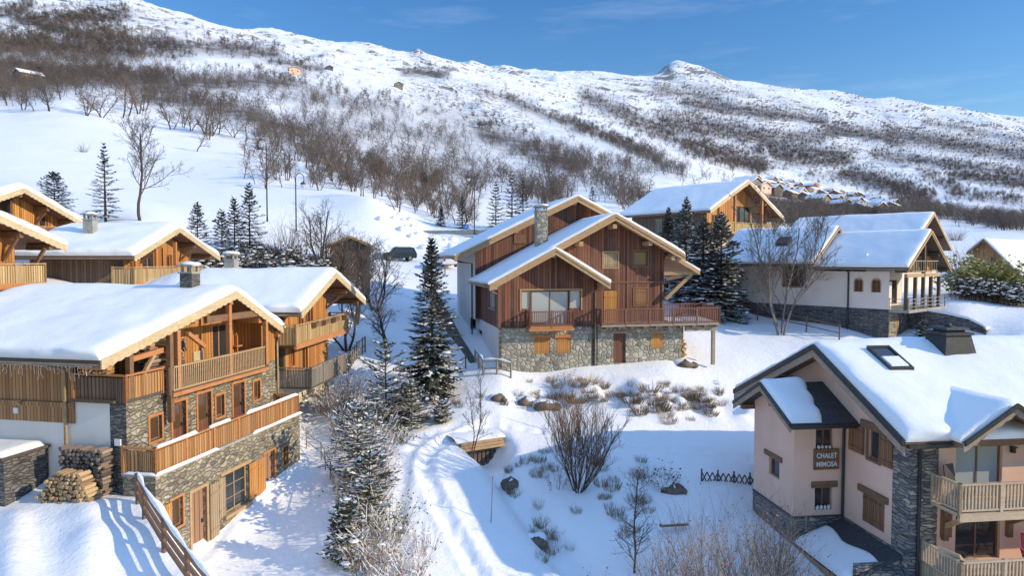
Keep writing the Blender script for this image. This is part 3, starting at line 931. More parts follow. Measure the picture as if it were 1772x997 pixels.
def slab(H, pts, z0, z1, name, mat, parent=None):
    mb = MB()
    n = len(pts)
    lo = [(x, y, z0) for x, y in pts]; hi = [(x, y, z1) for x, y in pts]
    mb.face(lo[::-1]); mb.face(hi)
    for i in range(n):
        j = (i + 1) % n
        mb.face([lo[i], lo[j], hi[j], hi[i]])
    return H.put(mb, name, mat, parent)

def snow_patch(H, x0, x1, y0, y1, z, T=0.12, seed=0, name='snow', parent=None, n=14, m=14):
    rg = rng_of(seed)
    ph = [rg.uniform(0, 6) for _ in range(4)]
    rows = []
    for i in range(n + 1):
        row = []
        for j in range(m + 1):
            s, t = i / n, j / m
            e = min(min(s, 1 - s) * (x1 - x0), min(t, 1 - t) * (y1 - y0))
            q = min(1, e / max(T * 1.5, 0.05))
            x, y = x0 + (x1 - x0) * s, y0 + (y1 - y0) * t
            row.append((x, y, z + T * (0.12 + 0.88 * math.sqrt(max(0, 1 - (1 - q) ** 2))) * (1 + 0.2 * math.sin(x * 1.7 + ph[0]) * math.sin(y * 2.1 + ph[1])) if e > 0 else z - 0.01))
        rows.append(row)
    mb = MB(); mb.grid(rows)
    return H.put(mb, name, 'snow_clump', parent)

def gable_roof(H, prof, y0, y1, thick=0.2, mat='timber_brown', T=0.38, barge='trim_pale', scallop=True, purlins=(), purlin_mat='timber_brown', purlin_len=1.6, seed=1, barge_h=0.3, snow_over=0.06, back_barge=False, gutter=True, snow_cut=None, double=False):
    """prof: left eave, ridge, right eave as (x, z) of the roof's upper face; slab runs y0..y1"""
    (xl, zl), (xr, zr), (xe, ze) = prof
    mb = MB()
    mb.prism([(xl, zl), (xl, zl - thick), (xr, zr - thick), (xe, ze - thick), (xe, ze), (xr, zr)], y0, y1)
    roof = H.put(mb, 'roof', mat)
    # bargeboards
    b = MB()
    th = 0.06
    for (xa, za), (xb, zb) in (((xl, zl), (xr, zr)), ((xr, zr), (xe, ze))):
        L = math.hypot(xb - xa, zb - za)
        n = max(2, int(L / 0.055)) if scallop else 2
        for yy in ((y0 - th - .003,) if not back_barge else (y0 - th - .003, y1 + .003)):
            top0, top1, bot0, bot1 = [], [], [], []
            for i in range(n + 1):
                t = i / n
                x, z = xa + (xb - xa) * t, za + (zb - za) * t
                wv = 0.05 * abs(math.sin(math.pi * L * t / 0.38)) if scallop else 0
                top0.append((x, yy, z + 0.03)); top1.append((x, yy + th, z + 0.03))
                bot0.append((x, yy, z - barge_h - wv)); bot1.append((x, yy + th, z - barge_h - wv))
            b.grid([top0, bot0], False); b.grid([top1, bot1], False); b.grid([bot0, bot1], False); b.grid([top0, top1], False)
            for k in (0, -1): b.face([top0[k], top1[k], bot1[k], bot0[k]])
            if double:
                b.prism([(xa, za + .032), (xb, zb + .032), (xb, zb - .13), (xa, za - .13)], yy - .05, yy - .003)
    H.put(b, 'bargeboard', barge, roof)
    for (px_, ) in [(p,) for p in purlins]:
        t = px_
        if t <= 0: x, z = xr + (xl - xr) * (-t), zr + (zl - zr) * (-t)
        else: x, z = xr + (xe - xr) * t, zr + (ze - zr) * t
        p = MB(); p.box(x - .12, x + .12, y0 + 0.12, y0 + purlin_len, z - thick - .34, z - thick - .02)
        H.put(p, 'purlin', purlin_mat)
    if gutter:
        for x, z in ((xl - .07, zl - .1), (xe + .07, ze - .1)):
            g = MB()
            rows = []
            for yy in (y0 + .05, y1 - .05):
                rows.append([(x + .075 * math.cos(a), yy, z + .075 * math.sin(a)) for a in [math.pi + math.pi * k / 6 for k in range(7)]])
            g.grid(rows)
            H.put(g, 'gutter', 'zinc', roof)
    if T > 0: roof_snow(H, prof, y0, y1, T, seed, roof, snow_over, snow_cut)
    return roof

def roof_snow(H, prof, y0, y1, T, seed, parent, over=0.06, cut=None):
    (xl, zl), (xr, zr), (xe, ze) = prof
    La, Lb = math.hypot(xr - xl, zr - zl), math.hypot(xe - xr, ze - zr)
    r = T * 1.15
    def ticks(L, n_in, first=False, last=False):
        """fine steps near the outer edges"""
        e = [r * q for q in (0, .04, .12, .25, .42, .65, 1.0)]
        a = list(e) if first else [0]
        bnd = [L - q for q in e[::-1]] if last else [L]
        lo, hi = a[-1], bnd[0]
        mid = [lo + (hi - lo) * k / n_in for k in range(1, n_in)] if hi > lo else []
        return a + mid + bnd
    acr = [(-q) for q in ticks(La, max(5, int(La / .28)), False, True)[::-1]] + ticks(Lb, max(5, int(Lb / .28)), False, True)[1:]
    alo = ticks(y1 - y0, max(6, int((y1 - y0) / .28)), True, True)
    ss, tt = np.array(acr), np.array(alo)
    S, Tt = np.meshgrid(ss, tt, indexing='ij')
    L = np.where(S < 0, La, Lb)
    d1 = L - np.abs(S)
    d2 = np.minimum(Tt, (y1 - y0) - Tt)
    k = lambda d: np.sqrt(np.clip(1 - (1 - np.clip(d / r, 0, 1)) ** 2, 0, 1))
    ux = np.where(S < 0, (xl - xr) / La, (xe - xr) / Lb); uz = np.where(S < 0, (zl - zr) / La, (ze - zr) / Lb)
    X = xr + np.abs(S) * ux; Z = zr + np.abs(S) * uz
    nx, nz_ = np.where(S < 0, uz, -uz), np.abs(ux)
    nx = np.where(np.abs(S) < 1e-6, 0, nx)
    Y = y0 + Tt
    lump = 1 + 0.24 * vnoise(X / 1.7 + seed, Y / 1.7, 3) + 0.4 * vnoise(X / 4.3 + seed, Y / 4.3, 4) + .09 * vnoise(X / .5, Y / .5, 5)
    h = T * (0.05 + 0.95 * k(d1) * k(d2)) * lump
    if cut is not None: h = h * cut(X, Y)
    ridge = np.exp(-(np.abs(S) / 0.7) ** 2)
    h = h - ridge * T * 0.14
    # the bulge hanging over the eaves and verge
    ov = over + 0.16 * np.clip(vnoise(Y / .8 + seed, X / .8, 8) + .15, 0, 1) + .07 * vnoise(Y / .25, X / .25 + seed, 9)
    b1 = np.where(d1 < r, np.sin(np.clip(d1 / r, 0, 1) * math.pi) * ov * 1.6 + (1 - d1 / r).clip(0, 1) * over * .5, 0)
    b2 = np.where(Tt < r, -1, 1) * np.where(d2 < r, np.sin(np.clip(d2 / r, 0, 1) * math.pi) * ov + (1 - d2 / r).clip(0, 1) * over * .4, 0)
    X = X + nx * h + ux * b1; Z = Z + nz_ * h + uz * b1 * 0.4; Y = Y + b2
    mb = MB()
    P = np.stack([X, Y, Z], 2)
    mb.grid([[tuple(q) for q in row] for row in P.tolist()])
    return H.put(mb, 'snow', 'snow', parent)

def chimney(H, x, y, z0, z1, w=0.62, d=0.62, mat='stone_grey', cap='concrete', snow=True):
    mb = MB(); mb.box(x - w / 2, x + w / 2, y - d / 2, y + d / 2, z0, z1)
    o = H.put(mb, 'chimney', mat)
    c = MB(); c.box(x - w / 2 - .06, x + w / 2 + .06, y - d / 2 - .06, y + d / 2 + .06, z1 + .002, z1 + .07)
    for sx in (-1, 1):
        for sy in (-1, 1):
            c.box(x + sx * (w / 2 - .08) - .05, x + sx * (w / 2 - .08) + .05, y + sy * (d / 2 - .08) - .05, y + sy * (d / 2 - .08) + .05, z1 + .07, z1 + .33)
    c.box(x - w / 2 - .1, x + w / 2 + .1, y - d / 2 - .1, y + d / 2 + .1, z1 + .33, z1 + .40)
    H.put(c, 'chimney_cap', cap, o)
    if snow:
        s = MB(); s.lump((x, y, z1 + .43), w / 2 + .13, d / 2 + .13, .13, rng_of(int(x * 7 + y * 3)), 10, 6)
        H.put(s, 'snow', 'snow_clump', o)
    return o

def pipe(H, pts, mat='zinc', r=0.05):
    mb = MB(); mb.tube(pts, r, 8)
    return H.put(mb, 'drainpipe', mat)

def brace(H, a, b, w=0.16, mat='timber_brown'):
    mb = MB(); mb.bar(a, b, w, w)
    return H.put(mb, 'brace', mat)

def beam(H, a, b, w=0.2, h=None, mat='timber_brown', name='beam'):
    mb = MB(); mb.bar(a, b, w, h or w)
    return H.put(mb, name, mat)

def side_angle(vpx):
    return math.pi / 2 - math.atan((vpx - CXP) / FPX)

def roof_lines(prof, drop=0.2):
    (xl, zl), (xr, zr), (xe, ze) = prof
    b1 = (zr - zl) / (xr - xl); b2 = (ze - zr) / (xe - xr)
    return [(zr - drop - b1 * xr, b1), (zr - drop - b2 * xr, b2)]

# ================================================================== 1. stone and wood chalet beside the drive
def stone_chalet():
    H = House('stone_chalet', 'large chalet of stone below and orange wood above, lights hung along its snowy eave', 'house', 212, 25.5, side_angle(1130), 2.0)
    prof = ((-1.55, 10.42), (6.5, 12.5), (10.85, 10.28))
    rl = roof_lines(prof, .2)
    f0 = front(0)
    D = 9.9
    # ground storey that juts out under the terrace
    holes = [(0.55, 1.2, 3.62, 4.72), (1.72, 2.66, 2.2, 4.62), (3.85, 5.6, 2.95, 4.7), (6.95, 7.85, 2.3, 4.72), (8.6, 9.1, 3.7, 4.6)]
    fl = front(-1.4)
    mb = MB(); wall(mb, fl, -0.25, 10.3, 1.4, 5.9, holes)
    wall(mb, left(-0.25), 0, 1.4, 1.4, 5.9)
    wall(mb, right(10.3), -1.4, 0, 1.4, 5.9)
    H.put(mb, 'stone_base', 'stone_tan')
    mb = MB()
    wall(mb, f0, 0, 10.36, 5.9, 8.75, [(1.2, 1.86, 6.78, 7.72), (2.5, 3.32, 6.0, 8.02), (4.1, 5.0, 6.0, 8.08), (5.36, 5.95, 6.8, 7.76), (6.66, 7.55, 6.0, 8.06), (8.36, 8.9, 7.0, 7.88)])
    H.put(mb, 'stone_wall', 'stone_tan')
    mb = MB(); wall(mb, left(0), -0.72, 0.0, 4.0, 8.68); H.put(mb, 'stone_pillar', 'stone_grey')
    mb = MB(); wall(mb, left(.004), -2.5, -0.72, 4.0, 8.68); wall(mb, left(.004), -D, -2.5, 4.0, 7.7)
    H.put(mb, 'rendered_wall', 'stucco_white')
    mb = MB(); wall(mb, right(10.36), 0, D, 1.5, 8.68); H.put(mb, 'rendered_wall', 'stucco_white')
    mb = MB(); wall(mb, left(-.02), -D, -2.25, 7.7, 10.9, roof=rl[:0]); H.put(mb, 'timber_wall', 'wood_brown')
    mb = MB(); mb.box(-.09, -.025, 2.25, D, 8.32, 8.5); H.put(mb, 'wall_beam', 'wood_brown'); mb = MB(); mb.box(-.07, -.022, 2.25, 2.42, 7.7, 10.4); H.put(mb, 'wall_beam', 'wood_brown')
    # upper storey set back behind the balcony
    rec = 1.25
    up = front(rec)
    mb = MB()
    wall(mb, up, 2.0, 9.1, 8.72, 12.6, [(3.0, 3.9, 8.75, 10.7), (6.95, 8.25, 8.75, 10.85)], rl)
    wall(mb, f0, 9.1, 10.36, 8.75, 12.0, [], rl)
    wall(mb, left(9.1), -rec, 0, 8.72, 11.2)
    wall(mb, left(2.0), -D, -rec, 8.72, 11.1)
    wall(mb, right(10.36), 0, D, 8.68, 10.4)
    H.put(mb, 'upper_timber_wall', 'wood_orange')
    mb = MB(); wall(mb, front(D), 0, 10.36, 2, 12.5, roof=rl); H.put(mb, 'rear_wall', 'wood_brown')
    gable_roof(H, prof, -0.35, D + .9, .22, 'timber_brown', 0.44, 'trim_pale', True, (-.02, -.33, -.66, -.93, .5, .9), 'timber_orange', 1.4, 11)
    # openings
    for h in [(1.2, 1.86, 6.78, 7.72), (5.36, 5.95, 6.8, 7.76), (8.36, 8.9, 7.0, 7.88)]:
        window(H, f0, h, 'glass_warm', 'timber_brown', 0, .14, 'timber_orange', .1)
    for h in [(2.5, 3.32, 6.0, 8.02), (4.1, 5.0, 6.0, 8.08), (6.66, 7.55, 6.0, 8.06)]:
        door(H, f0, h, 'door_red', .15, 'timber_orange', .11, True)
    window(H, fl, holes[0], 'glass_warm', 'timber_brown', 0, .14, 'timber_orange', .09)
    window(H, fl, holes[4], 'glass_warm', 'timber_brown', 0, .14, 'timber_orange', .07)
    w = window(H, fl, holes[2], 'glass', 'shutter_tan', 1, .14, None, bars=2)
    lintel(H, fl, 3.6, 5.85, 4.704, 4.86, 'timber_tan', -.05, w)
    fb = MB(); fbox(fb, fl, 3.75, 5.7, 2.80, 2.946, -.16, .1); H.put(fb, 'sill', 'timber_tan', w)
    door(H, fl, holes[1], 'door_brown', .17, 'timber_tan', .12)
    door(H, fl, holes[3], 'door_brown', .17, 'timber_orange', .1)
    shutter(H, fl, -0.02, 0.5, 3.6, 4.72, 'shutter')
    shutter(H, fl, 2.8, 3.36, 2.3, 4.62, 'shutter_tan')
    shutter(H, fl, 3.4, 3.84, 3.0, 4.66, 'shutter_tan')
    shutter(H, fl, 5.62, 6.3, 3.0, 4.66, 'shutter')
    shutter(H, fl, 6.34, 6.93, 2.35, 4.66, 'shutter')
    window(H, up, (3.0, 3.9, 8.75, 10.7), 'glass_warm', 'timber_orange', 0)
    window(H, up, (6.95, 8.25, 8.75, 10.85), 'glass', 'timber_orange', 1, .13, 'timber_orange', .13)
    mb = MB(); fbox(mb, up, 5.5, 6.2, 8.75, 9.75, -.06, -.01); H.put(mb, 'pale_panel', 'trim_pale')
    mb = MB(); fbox(mb, up, 8.45, 8.95, 9.6, 9.68, -.3, -.01); mb.box(8.65, 8.72, rec - .2, rec - .05, 8.75, 10.2); H.put(mb, 'wall_shelf', 'timber_orange')
    # terrace over the ground storey
    slab(H, [(-.32, -1.47), (10.36, -1.47), (10.36, 0), (-.32, 0)], 5.9, 6.0, 'terrace', 'concrete')
    railing(H, [(-.2, 0), (-.2, -1.36), (10.2, -1.36), (10.2, -.05)], 6.06, 0.92, 'wood_orange_rail', 'boards', .155, rail_mat='timber_orange')
    for a, b, y0, y1, z, sd in ((-.36, 3.4, -1.56, -1.4, 6.0, 3), (5.9, 10.4, -1.56, -1.4, 6.0, 4), (-.36, -.22, -1.5, -.1, 6.0, 8), (-.1, 2.2, -1.45, -1.27, 6.99, 5), (5.6, 10.2, -1.45, -1.27, 6.99, 6), (3.0, 4.4, -1.44, -1.28, 6.99, 9)):
        snow_patch(H, a, b, y0, y1, z, .11, sd, 'ledge_snow', n=24, m=8)
    # upper balcony: boarded box at the near corner, barred front in the middle
    slab(H, [(-.1, -.12), (1.9, -.12), (1.9, rec), (-.1, rec)], 8.6, 8.72, 'balcony_floor', 'timber_dark')
    slab(H, [(1.9, -.4), (9.1, -.4), (9.1, rec), (1.9, rec)], 8.55, 8.7, 'balcony_floor', 'timber_dark')
    mb = MB(); mb.box(-.3, .0, 0.3, 2.24, 8.6, 8.7); H.put(mb, 'balcony_floor', 'timber_dark')
    railing(H, [(-.12, 2.2), (-.12, -.1)], 8.72, 0.95, 'wood_grey_brown', 'boards', .16, rail_mat='timber_orange')
    railing(H, [(-.12, -.1), (1.86, -.1)], 8.72, 0.95, 'wood_orange_rail', 'boards', .16, rail_mat='timber_orange')
    railing(H, [(1.9, 0.0), (1.9, -.38)], 8.62, 1.0, 'wood_grey_brown', 'boards', .13)
    railing(H, [(2.1, -.38), (8.75, -.38)], 8.6, 1.06, 'timber_tan', 'bars', .125, .05, posts=False)
    beam(H, (2.0, -.42, 8.5), (9.05, -.42, 8.5), .12, .16, 'timber_orange', 'balcony_beam')
    for x in (2.3, 4.5, 5.6, 6.6, 8.3): beam(H, (x, -.4, 8.46), (x, .0, 8.46), .16, .2, 'timber_dark', 'joist')
    for x, z0, zt in ((2.05, 7.4, 10.9), (2.5, 8.7, 11.1), (6.0, 8.7, 11.9), (9.0, 8.7, 10.9)):
        beam(H, (x, -.3, z0), (x, -.3, zt), .2, None, 'timber_orange' if x > 2.2 else 'timber_brown', 'post')
    mb = MB(); mb.bar((0.2, -.02, 8.7), (0.2, -.02, 10.45), .2); H.put(mb, 'post', 'timber_brown')
    beam(H, (4.4, -.25, 11.35), (8.6, -.25, 11.35), .18, .3, 'timber_brown', 'tie_beam')
    beam(H, (0.2, -.02, 10.2), (2.0, -.02, 10.35), .16, .2, 'timber_orange', 'tie_beam')
    brace(H, (0.9, -.0, 9.5), (1.7, .0, 10.4), .13, 'timber_tan')
    brace(H, (3.2, -.25, 10.9), (4.3, -.25, 10.2), .16, 'timber_orange')
    mb = MB()
    rg = rng_of(5)
    chimney(H, 5.9, 1.6, 12.0, 13.35, .6, .62)
    pipe(H, [(-1.5, 2.6, 10.3), (-.7, 2.58, 9.95), (-.16, 2.55, 9.8), (-.16, 2.55, 4.6)], 'copper_pipe', .065)
    pipe(H, [(10.75, -.15, 10.2), (10.5, -.1, 9.85), (10.45, -.1, 9.6), (10.45, -.1, 5.2)], 'copper_pipe', .05)
    mb = MB(); fbox(mb, left(0), -.5, -.24, 6.95, 7.2, -.06, -.003); H.put(mb, 'wall_plate', 'white_paint')
    mb = MB(); fbox(mb, left(-.02), -5.05, -4.85, 7.98, 8.2, -.05, -.003); H.put(mb, 'vent_grille', 'white_paint')
    mb = MB(); mb.tube([(-.02, 4.4, 8.5), (-.35, 4.4, 8.52)], .02, 6); mb.tube([(-.3, 4.4, 8.5), (-.42, 4.4, 8.44)], .06, 8); H.put(mb, 'wall_lamp', 'zinc')
    return H
STONE_CHALET = stone_chalet()

# ================================================================== 2.-5. the wooden chalets on the terraces above
def wood_chalet(name, label, px, Y, ang, z0, W, D, zf, prof, y0, bal, wall_mat, side_mat, rail, rail_style, seed, chim=None, T=.4, lower=None, braces=True, holes=None, base_mat='stucco_cream', low_holes=None, side_hole=None):
    H = House(name, label, 'house', px, Y, ang, z0)
    rl = roof_lines(prof, .2)
    holes = holes or []
    f0 = front(0)
    mb = MB(); wall(mb, f0, 0, W, zf, prof[1][1], holes, rl); H.put(mb, 'gable_wall', wall_mat)
    zl = rl[0][0] ; zr_ = rl[1][0] + rl[1][1] * W
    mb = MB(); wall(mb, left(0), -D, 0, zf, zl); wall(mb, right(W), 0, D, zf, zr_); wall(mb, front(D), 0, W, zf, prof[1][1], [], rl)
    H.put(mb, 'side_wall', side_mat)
    mb = MB(); mb.box(-.07, .12, -.07, .12, zf, zl); H.put(mb, 'corner_post', 'timber_dark')
    low_holes = low_holes or []
    mb = MB(); wall(mb, f0, 0, W, z0 - .6, zf, low_holes); wall(mb, left(0), -D, 0, z0 - .6, zf); wall(mb, right(W), 0, D, z0 - .6, zf)
    H.put(mb, 'base_wall', base_mat)
    for h in holes: window(H, f0, h, 'glass_warm' if h[3] - h[2] < 1.2 else 'glass', 'timber_orange', 1 if h[1] - h[0] > .9 else 0, .13, 'timber_orange', .07)
    for h in low_holes: window(H, f0, h, 'glass_warm', 'timber_brown', 0, .13, 'timber_orange', .07)
    gable_roof(H, prof, y0, D + .8, .22, 'timber_brown', T, 'trim_pale', True, (-.02, -.45, -.85, .4, .8), 'timber_brown', -y0 + .3, seed)
    (bx0, bx1, bd, bz) = bal
    slab(H, [(bx0, -bd), (bx1, -bd), (bx1, 0), (bx0, 0)], bz - .12, bz, 'balcony_floor', 'timber_brown')
    beam(H, (bx0, -bd, bz - .16), (bx1, -bd, bz - .16), .14, .3, 'timber_orange', 'balcony_beam')
    railing(H, [(bx0, 0), (bx0, -bd), (bx1, -bd), (bx1, 0)], bz, 1.0, rail, rail_style, .16 if rail_style == 'boards' else .13, rail_mat='timber_tan')
    for x in np.arange(bx0 + .6, bx1, 1.5): beam(H, (x, -bd, bz - .2), (x, 0, bz - .2), .14, .2, 'timber_brown', 'joist')
    if braces:
        (xl, zl_), (xr, zr), (xe, ze) = prof
        for t in (-.45, -.85, .4, .8):
            x = xr + (xl - xr) * -t if t < 0 else xr + (xe - xr) * t
            z = zr + (zl_ - zr) * -t if t < 0 else zr + (ze - zr) * t
            if 0 < x < W + .3: brace(H, (x, -.02, z - 1.5), (x, y0 + .35, z - .6), .14)
    if chim: chimney(H, *chim)
    return H

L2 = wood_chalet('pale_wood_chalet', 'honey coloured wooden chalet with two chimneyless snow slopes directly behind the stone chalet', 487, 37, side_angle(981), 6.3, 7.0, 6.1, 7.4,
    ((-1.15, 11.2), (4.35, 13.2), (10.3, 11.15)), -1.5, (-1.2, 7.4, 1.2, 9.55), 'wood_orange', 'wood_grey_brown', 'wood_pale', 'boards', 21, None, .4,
    holes=[(1.0, 1.55, 8.0, 9.0), (2.7, 3.5, 7.45, 9.1), (2.2, 2.9, 9.6, 11.3), (3.3, 4.4, 9.6, 11.4)])
L2.root['label'] = "honey coloured wooden chalet with snowy roof and boarded balcony, directly behind the stone chalet"
chimney(L2, 4.7, 5.2, 12.6, 13.95, .62, .62, 'concrete')
slab(L2, [(-.6, -1.8), (5.0, -1.8), (5.0, 0), (-.6, 0)], 7.05, 7.2, 'deck', 'timber_dark')
railing(L2, [(-.6, 0), (-.6, -1.8), (5.0, -1.8)], 7.2, 1.0, 'wood_grey', 'boards', .14)
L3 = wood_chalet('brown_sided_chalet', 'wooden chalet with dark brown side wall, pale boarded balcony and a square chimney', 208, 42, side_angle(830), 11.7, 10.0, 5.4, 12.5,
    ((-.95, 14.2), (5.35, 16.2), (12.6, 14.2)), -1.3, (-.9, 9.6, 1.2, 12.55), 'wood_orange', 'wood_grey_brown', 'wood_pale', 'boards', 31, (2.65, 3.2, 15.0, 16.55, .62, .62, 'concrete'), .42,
    holes=[(1.1, 1.8, 12.9, 13.9), (2.7, 4.6, 12.55, 14.7), (6.2, 7.0, 12.55, 14.3)])
beam(L3, (5.3, -1.0, 12.6), (5.3, -1.0, 15.2), .2, None, 'timber_orange', 'post')
L4 = wood_chalet('edge_chalet', 'wooden chalet cut by the picture edge, with pale boarded balcony over a cream wall', 20, 36, side_angle(1000), 11.2, 6.0, 10.0, 12.6,
    ((-7.5, 14.3), (-2.5, 16.3), (2.4, 14.75)), -1.2, (-5.0, .8, 1.2, 12.8), 'wood_orange', 'wood_grey_brown', 'wood_pale', 'boards', 41, None, .4, braces=False)
for o in list(L4.root.children):
    if o.name.split('.')[0] in ('gable_wall', 'side_wall', 'base_wall', 'corner_post'):
        bpy.data.objects.remove(o)
_rl = roof_lines(((-7.5, 14.3), (-2.5, 16.3), (2.4, 14.75)), .2)
_m = MB(); wall(_m, front(0), -6.5, .2, 12.6, 16.5, [(-3.2, -2.2, 12.8, 14.8)], _rl); L4.put(_m, 'gable_wall', 'wood_orange')
_m = MB(); wall(_m, right(.2), 0, 10, 12.6, 15.2); wall(_m, left(-6.5), -10, 0, 12.6, 14.5); L4.put(_m, 'side_wall', 'wood_grey_brown')
_m = MB(); wall(_m, front(0), -6.5, .2, 10.5, 12.6, [(-.95, -.55, 10.9, 12.2)]); wall(_m, right(.2), 0, 10, 10.5, 12.6); L4.put(_m, 'base_wall', 'stucco_cream')
window(L4, front(0), (-3.2, -2.2, 12.8, 14.8), 'glass', 'timber_orange', 0)
beam(L4, (.35, -1.0, 11.2), (.35, -1.0, 12.7), .22, None, 'timber_orange', 'post')
for _a, _b in (((-.6, -.1, 14.0), (-.6, -.95, 15.2)), ((1.2, -.1, 13.4), (1.2, -.9, 14.6))): brace(L4, _a, _b, .15)
L5 = wood_chalet('high_chalet', 'wooden chalet highest on the bank above the others, with small barred balcony and chimney', 20, 47, side_angle(1000), 13.5, 5.0, 10.0, 15.3,
    ((-7.0, 16.3), (-.15, 18.85), (5.5, 16.75)), -1.2, (-3.5, 3.2, 1.2, 15.35), 'wood_orange', 'wood_grey_brown', 'timber_orange', 'bars', 51, (-1.2, 2.2, 18.0, 19.3, .6, .6, 'stone_grey'), .4, holes=[(2.5, 3.3, 15.4, 17.2)])

# ================================================================== 6. the dark red-brown chalet in the middle, 7. its twin behind
def dark_chalet():
    H = House('dark_wood_chalet', 'big dark red-brown wooden chalet on a pale stone storey, timber deck at its side', 'house', 863, 45, math.radians(12.5), 6.5)
    f0, fm = front(0), front(.8)
    main = ((-.85, 12.35), (8.0, 17.05), (13.15, 14.3))
    small = ((-.85, 12.35), (3.55, 14.7), (7.35, 12.4))
    mlow = ((-.85, 12.35), (8.0, 17.05), (14.3, 13.65))
    rs, rm = roof_lines(small, .2), roof_lines(main, .2)
    Dm = 7.0
    # stone storey
    mb = MB()
    wall(mb, f0, 0.0, 6.5, 5.9, 9.42, [(2.42, 3.5, 7.66, 8.72), (3.95, 5.0, 7.64, 8.70)])
    wall(mb, f0, 6.9, 13.1, 5.9, 9.40, [(8.05, 8.95, 6.85, 8.9), (10.82, 11.75, 7.78, 8.84)])
    wall(mb, right(13.1), 0, Dm, 5.9, 9.4)
    H.put(mb, 'stone_wall', 'stone_pale')
    mb = MB(); wall(mb, front(-.03), 6.5, 6.9, 5.9, 9.42); wall(mb, front(-.015), -.01, .18, 5.9, 9.42); H.put(mb, 'stone_quoin', 'stone_grey')
    mb = MB(); wall(mb, left(0), -9.3, 0, 5.9, 9.42, [(-8.0, -6.4, 7.5, 8.6)]); H.put(mb, 'rendered_wall', 'stucco_white')
    window(H, left(0), (-8.0, -6.4, 7.5, 8.6), 'glass', 'metal_dark', 3)
    mb = MB(); mb.box(-.06, 6.5, -.1, .05, 9.424, 9.5); H.put(mb, 'ledge', 'timber_dark')
    # timber storeys
    big = (1.5, 5.7, 9.6, 12.0)
    mb = MB()
    wall(mb, f0, 0, 6.95, 9.5, 14.7, [(1.55, 2.15, 10.7, 11.9), (2.2, 4.85, 9.6, 11.9), (4.9, 5.65, 10.7, 11.9)], rs)
    wall(mb, left(0), -9.3, 0, 9.42, 12.65, [(-3.6, -1.4, 10.6, 12.0)])
    wall(mb, right(6.95), 0, .8, 9.42, 12.9)
    H.put(mb, 'lower_gable_wall', 'wood_dark_red')
    mb = MB(); wall(mb, fm, 2.0, 12.05, 9.42, 17, [(7.58, 8.62, 13.45, 14.48), (9.86, 10.86, 13.55, 14.55), (7.6, 8.62, 9.5, 11.85), (9.88, 10.86, 10.8, 11.95)], rm)
    wall(mb, right(12.05), .8, Dm, 9.42, 14.7)
    H.put(mb, 'main_gable_wall', 'wood_dark_red')
    mb = MB(); fbox(mb, fm, 6.95, 12.05, 12.35, 12.47, -.05, -.003); fbox(mb, fm, 9.3, 9.42, 9.5, 16.3, -.045, -.003); fbox(mb, fm, 11.95, 12.1, 9.42, 14.6, -.06, -.003); fbox(mb, f0, -.06, .1, 9.5, 12.3, -.06, -.003); H.put(mb, 'wall_beam', 'rail_brown')
    # roofs
    def main_roof():
        mb = MB()
        mb.prism([(-.85, 12.35), (-.85, 12.13), (8.0, 16.83), (13.15, 14.08), (13.15, 14.3), (8.0, 17.05)], -.35, Dm)
        r = H.put(mb, 'roof', 'timber_tan')
        b = MB()
        for (xa, za), (xb, zb) in (((3.5, 14.66), (8.0, 17.05)), ((8.0, 17.05), (13.15, 14.3))):
            b.prism([(xa, za + .03), (xb, zb + .03), (xb, zb - .42), (xa, za - .42)], -.42, -.353)
            b.prism([(xa, za + .05), (xb, zb + .05), (xb, zb - .16), (xa, za - .16)], -.47, -.423)
        H.put(b, 'bargeboard', 'timber_tan', r)
        roof_snow(H, main, -.38, Dm, .22, 61, r, .02)
        return r
    r = main_roof()
    mb = MB(); mb.prism([(12.6, 14.15), (12.6, 13.95), (14.4, 12.95), (14.4, 13.17)], -.1, Dm); o = H.put(mb, 'lower_roof', 'timber_tan')
    mb = MB(); mb.prism([(12.6, 14.18), (12.6, 13.9), (14.4, 12.9), (14.4, 13.2)], -.17, -.103); H.put(mb, 'bargeboard', 'timber_tan', o)
    roof_snow(H, ((12.4, 14.3), (13.2, 13.85), (14.4, 13.17)), -.12, Dm, .22, 66, o, .02)
    gable_roof(H, small, -1.2, .78, .2, 'timber_tan', .22, 'timber_tan', False, (-.02, -.9, .9), 'timber_tan', 1.2, 62, .4, .02, gutter=False, double=True)
    g = MB()
    rows = []
    for yy in (-1.15, Dm - .1): rows.append([(-.94 + .09 * math.cos(a), yy, 12.26 + .09 * math.sin(a)) for a in [math.pi + math.pi * k / 6 for k in range(7)]])
    g.grid(rows); H.put(g, 'gutter', 'copper_pipe')
    for x, z in ((8.0, 16.4), (5.6, 15.2), (10.6, 15.25), (12.3, 14.25)):
        mb = MB(); mb.box(x - .14, x + .14, -.3, .8, z - .3, z); H.put(mb, 'purlin', 'timber_tan')
    # openings
    ws = window(H, f0, (2.2, 4.85, 9.6, 11.9), 'glass_curtain', 'shutter_brown', 1, .1, None, name='glass_door', curtain=False)
    for h in ((1.55, 2.15, 10.7, 11.9), (4.9, 5.65, 10.7, 11.9)): window(H, f0, h, 'glass_curtain', 'rail_beige', 0, .1)
    mb = MB(); ring(mb, f0, 1.42, 5.78, 10.58, 12.03, .1, -.05, .03, False); H.put(mb, 'window_surround', 'timber_tan', ws)
    lw = window(H, left(0), (-3.6, -1.4, 10.6, 12.0), 'glass_curtain', 'rail_beige', 1, .1, 'timber_weathered', .1)
    window(H, fm, (9.86, 10.86, 13.55, 14.55), 'glass', 'timber_brown', 0, .12, 'timber_brown', .1)
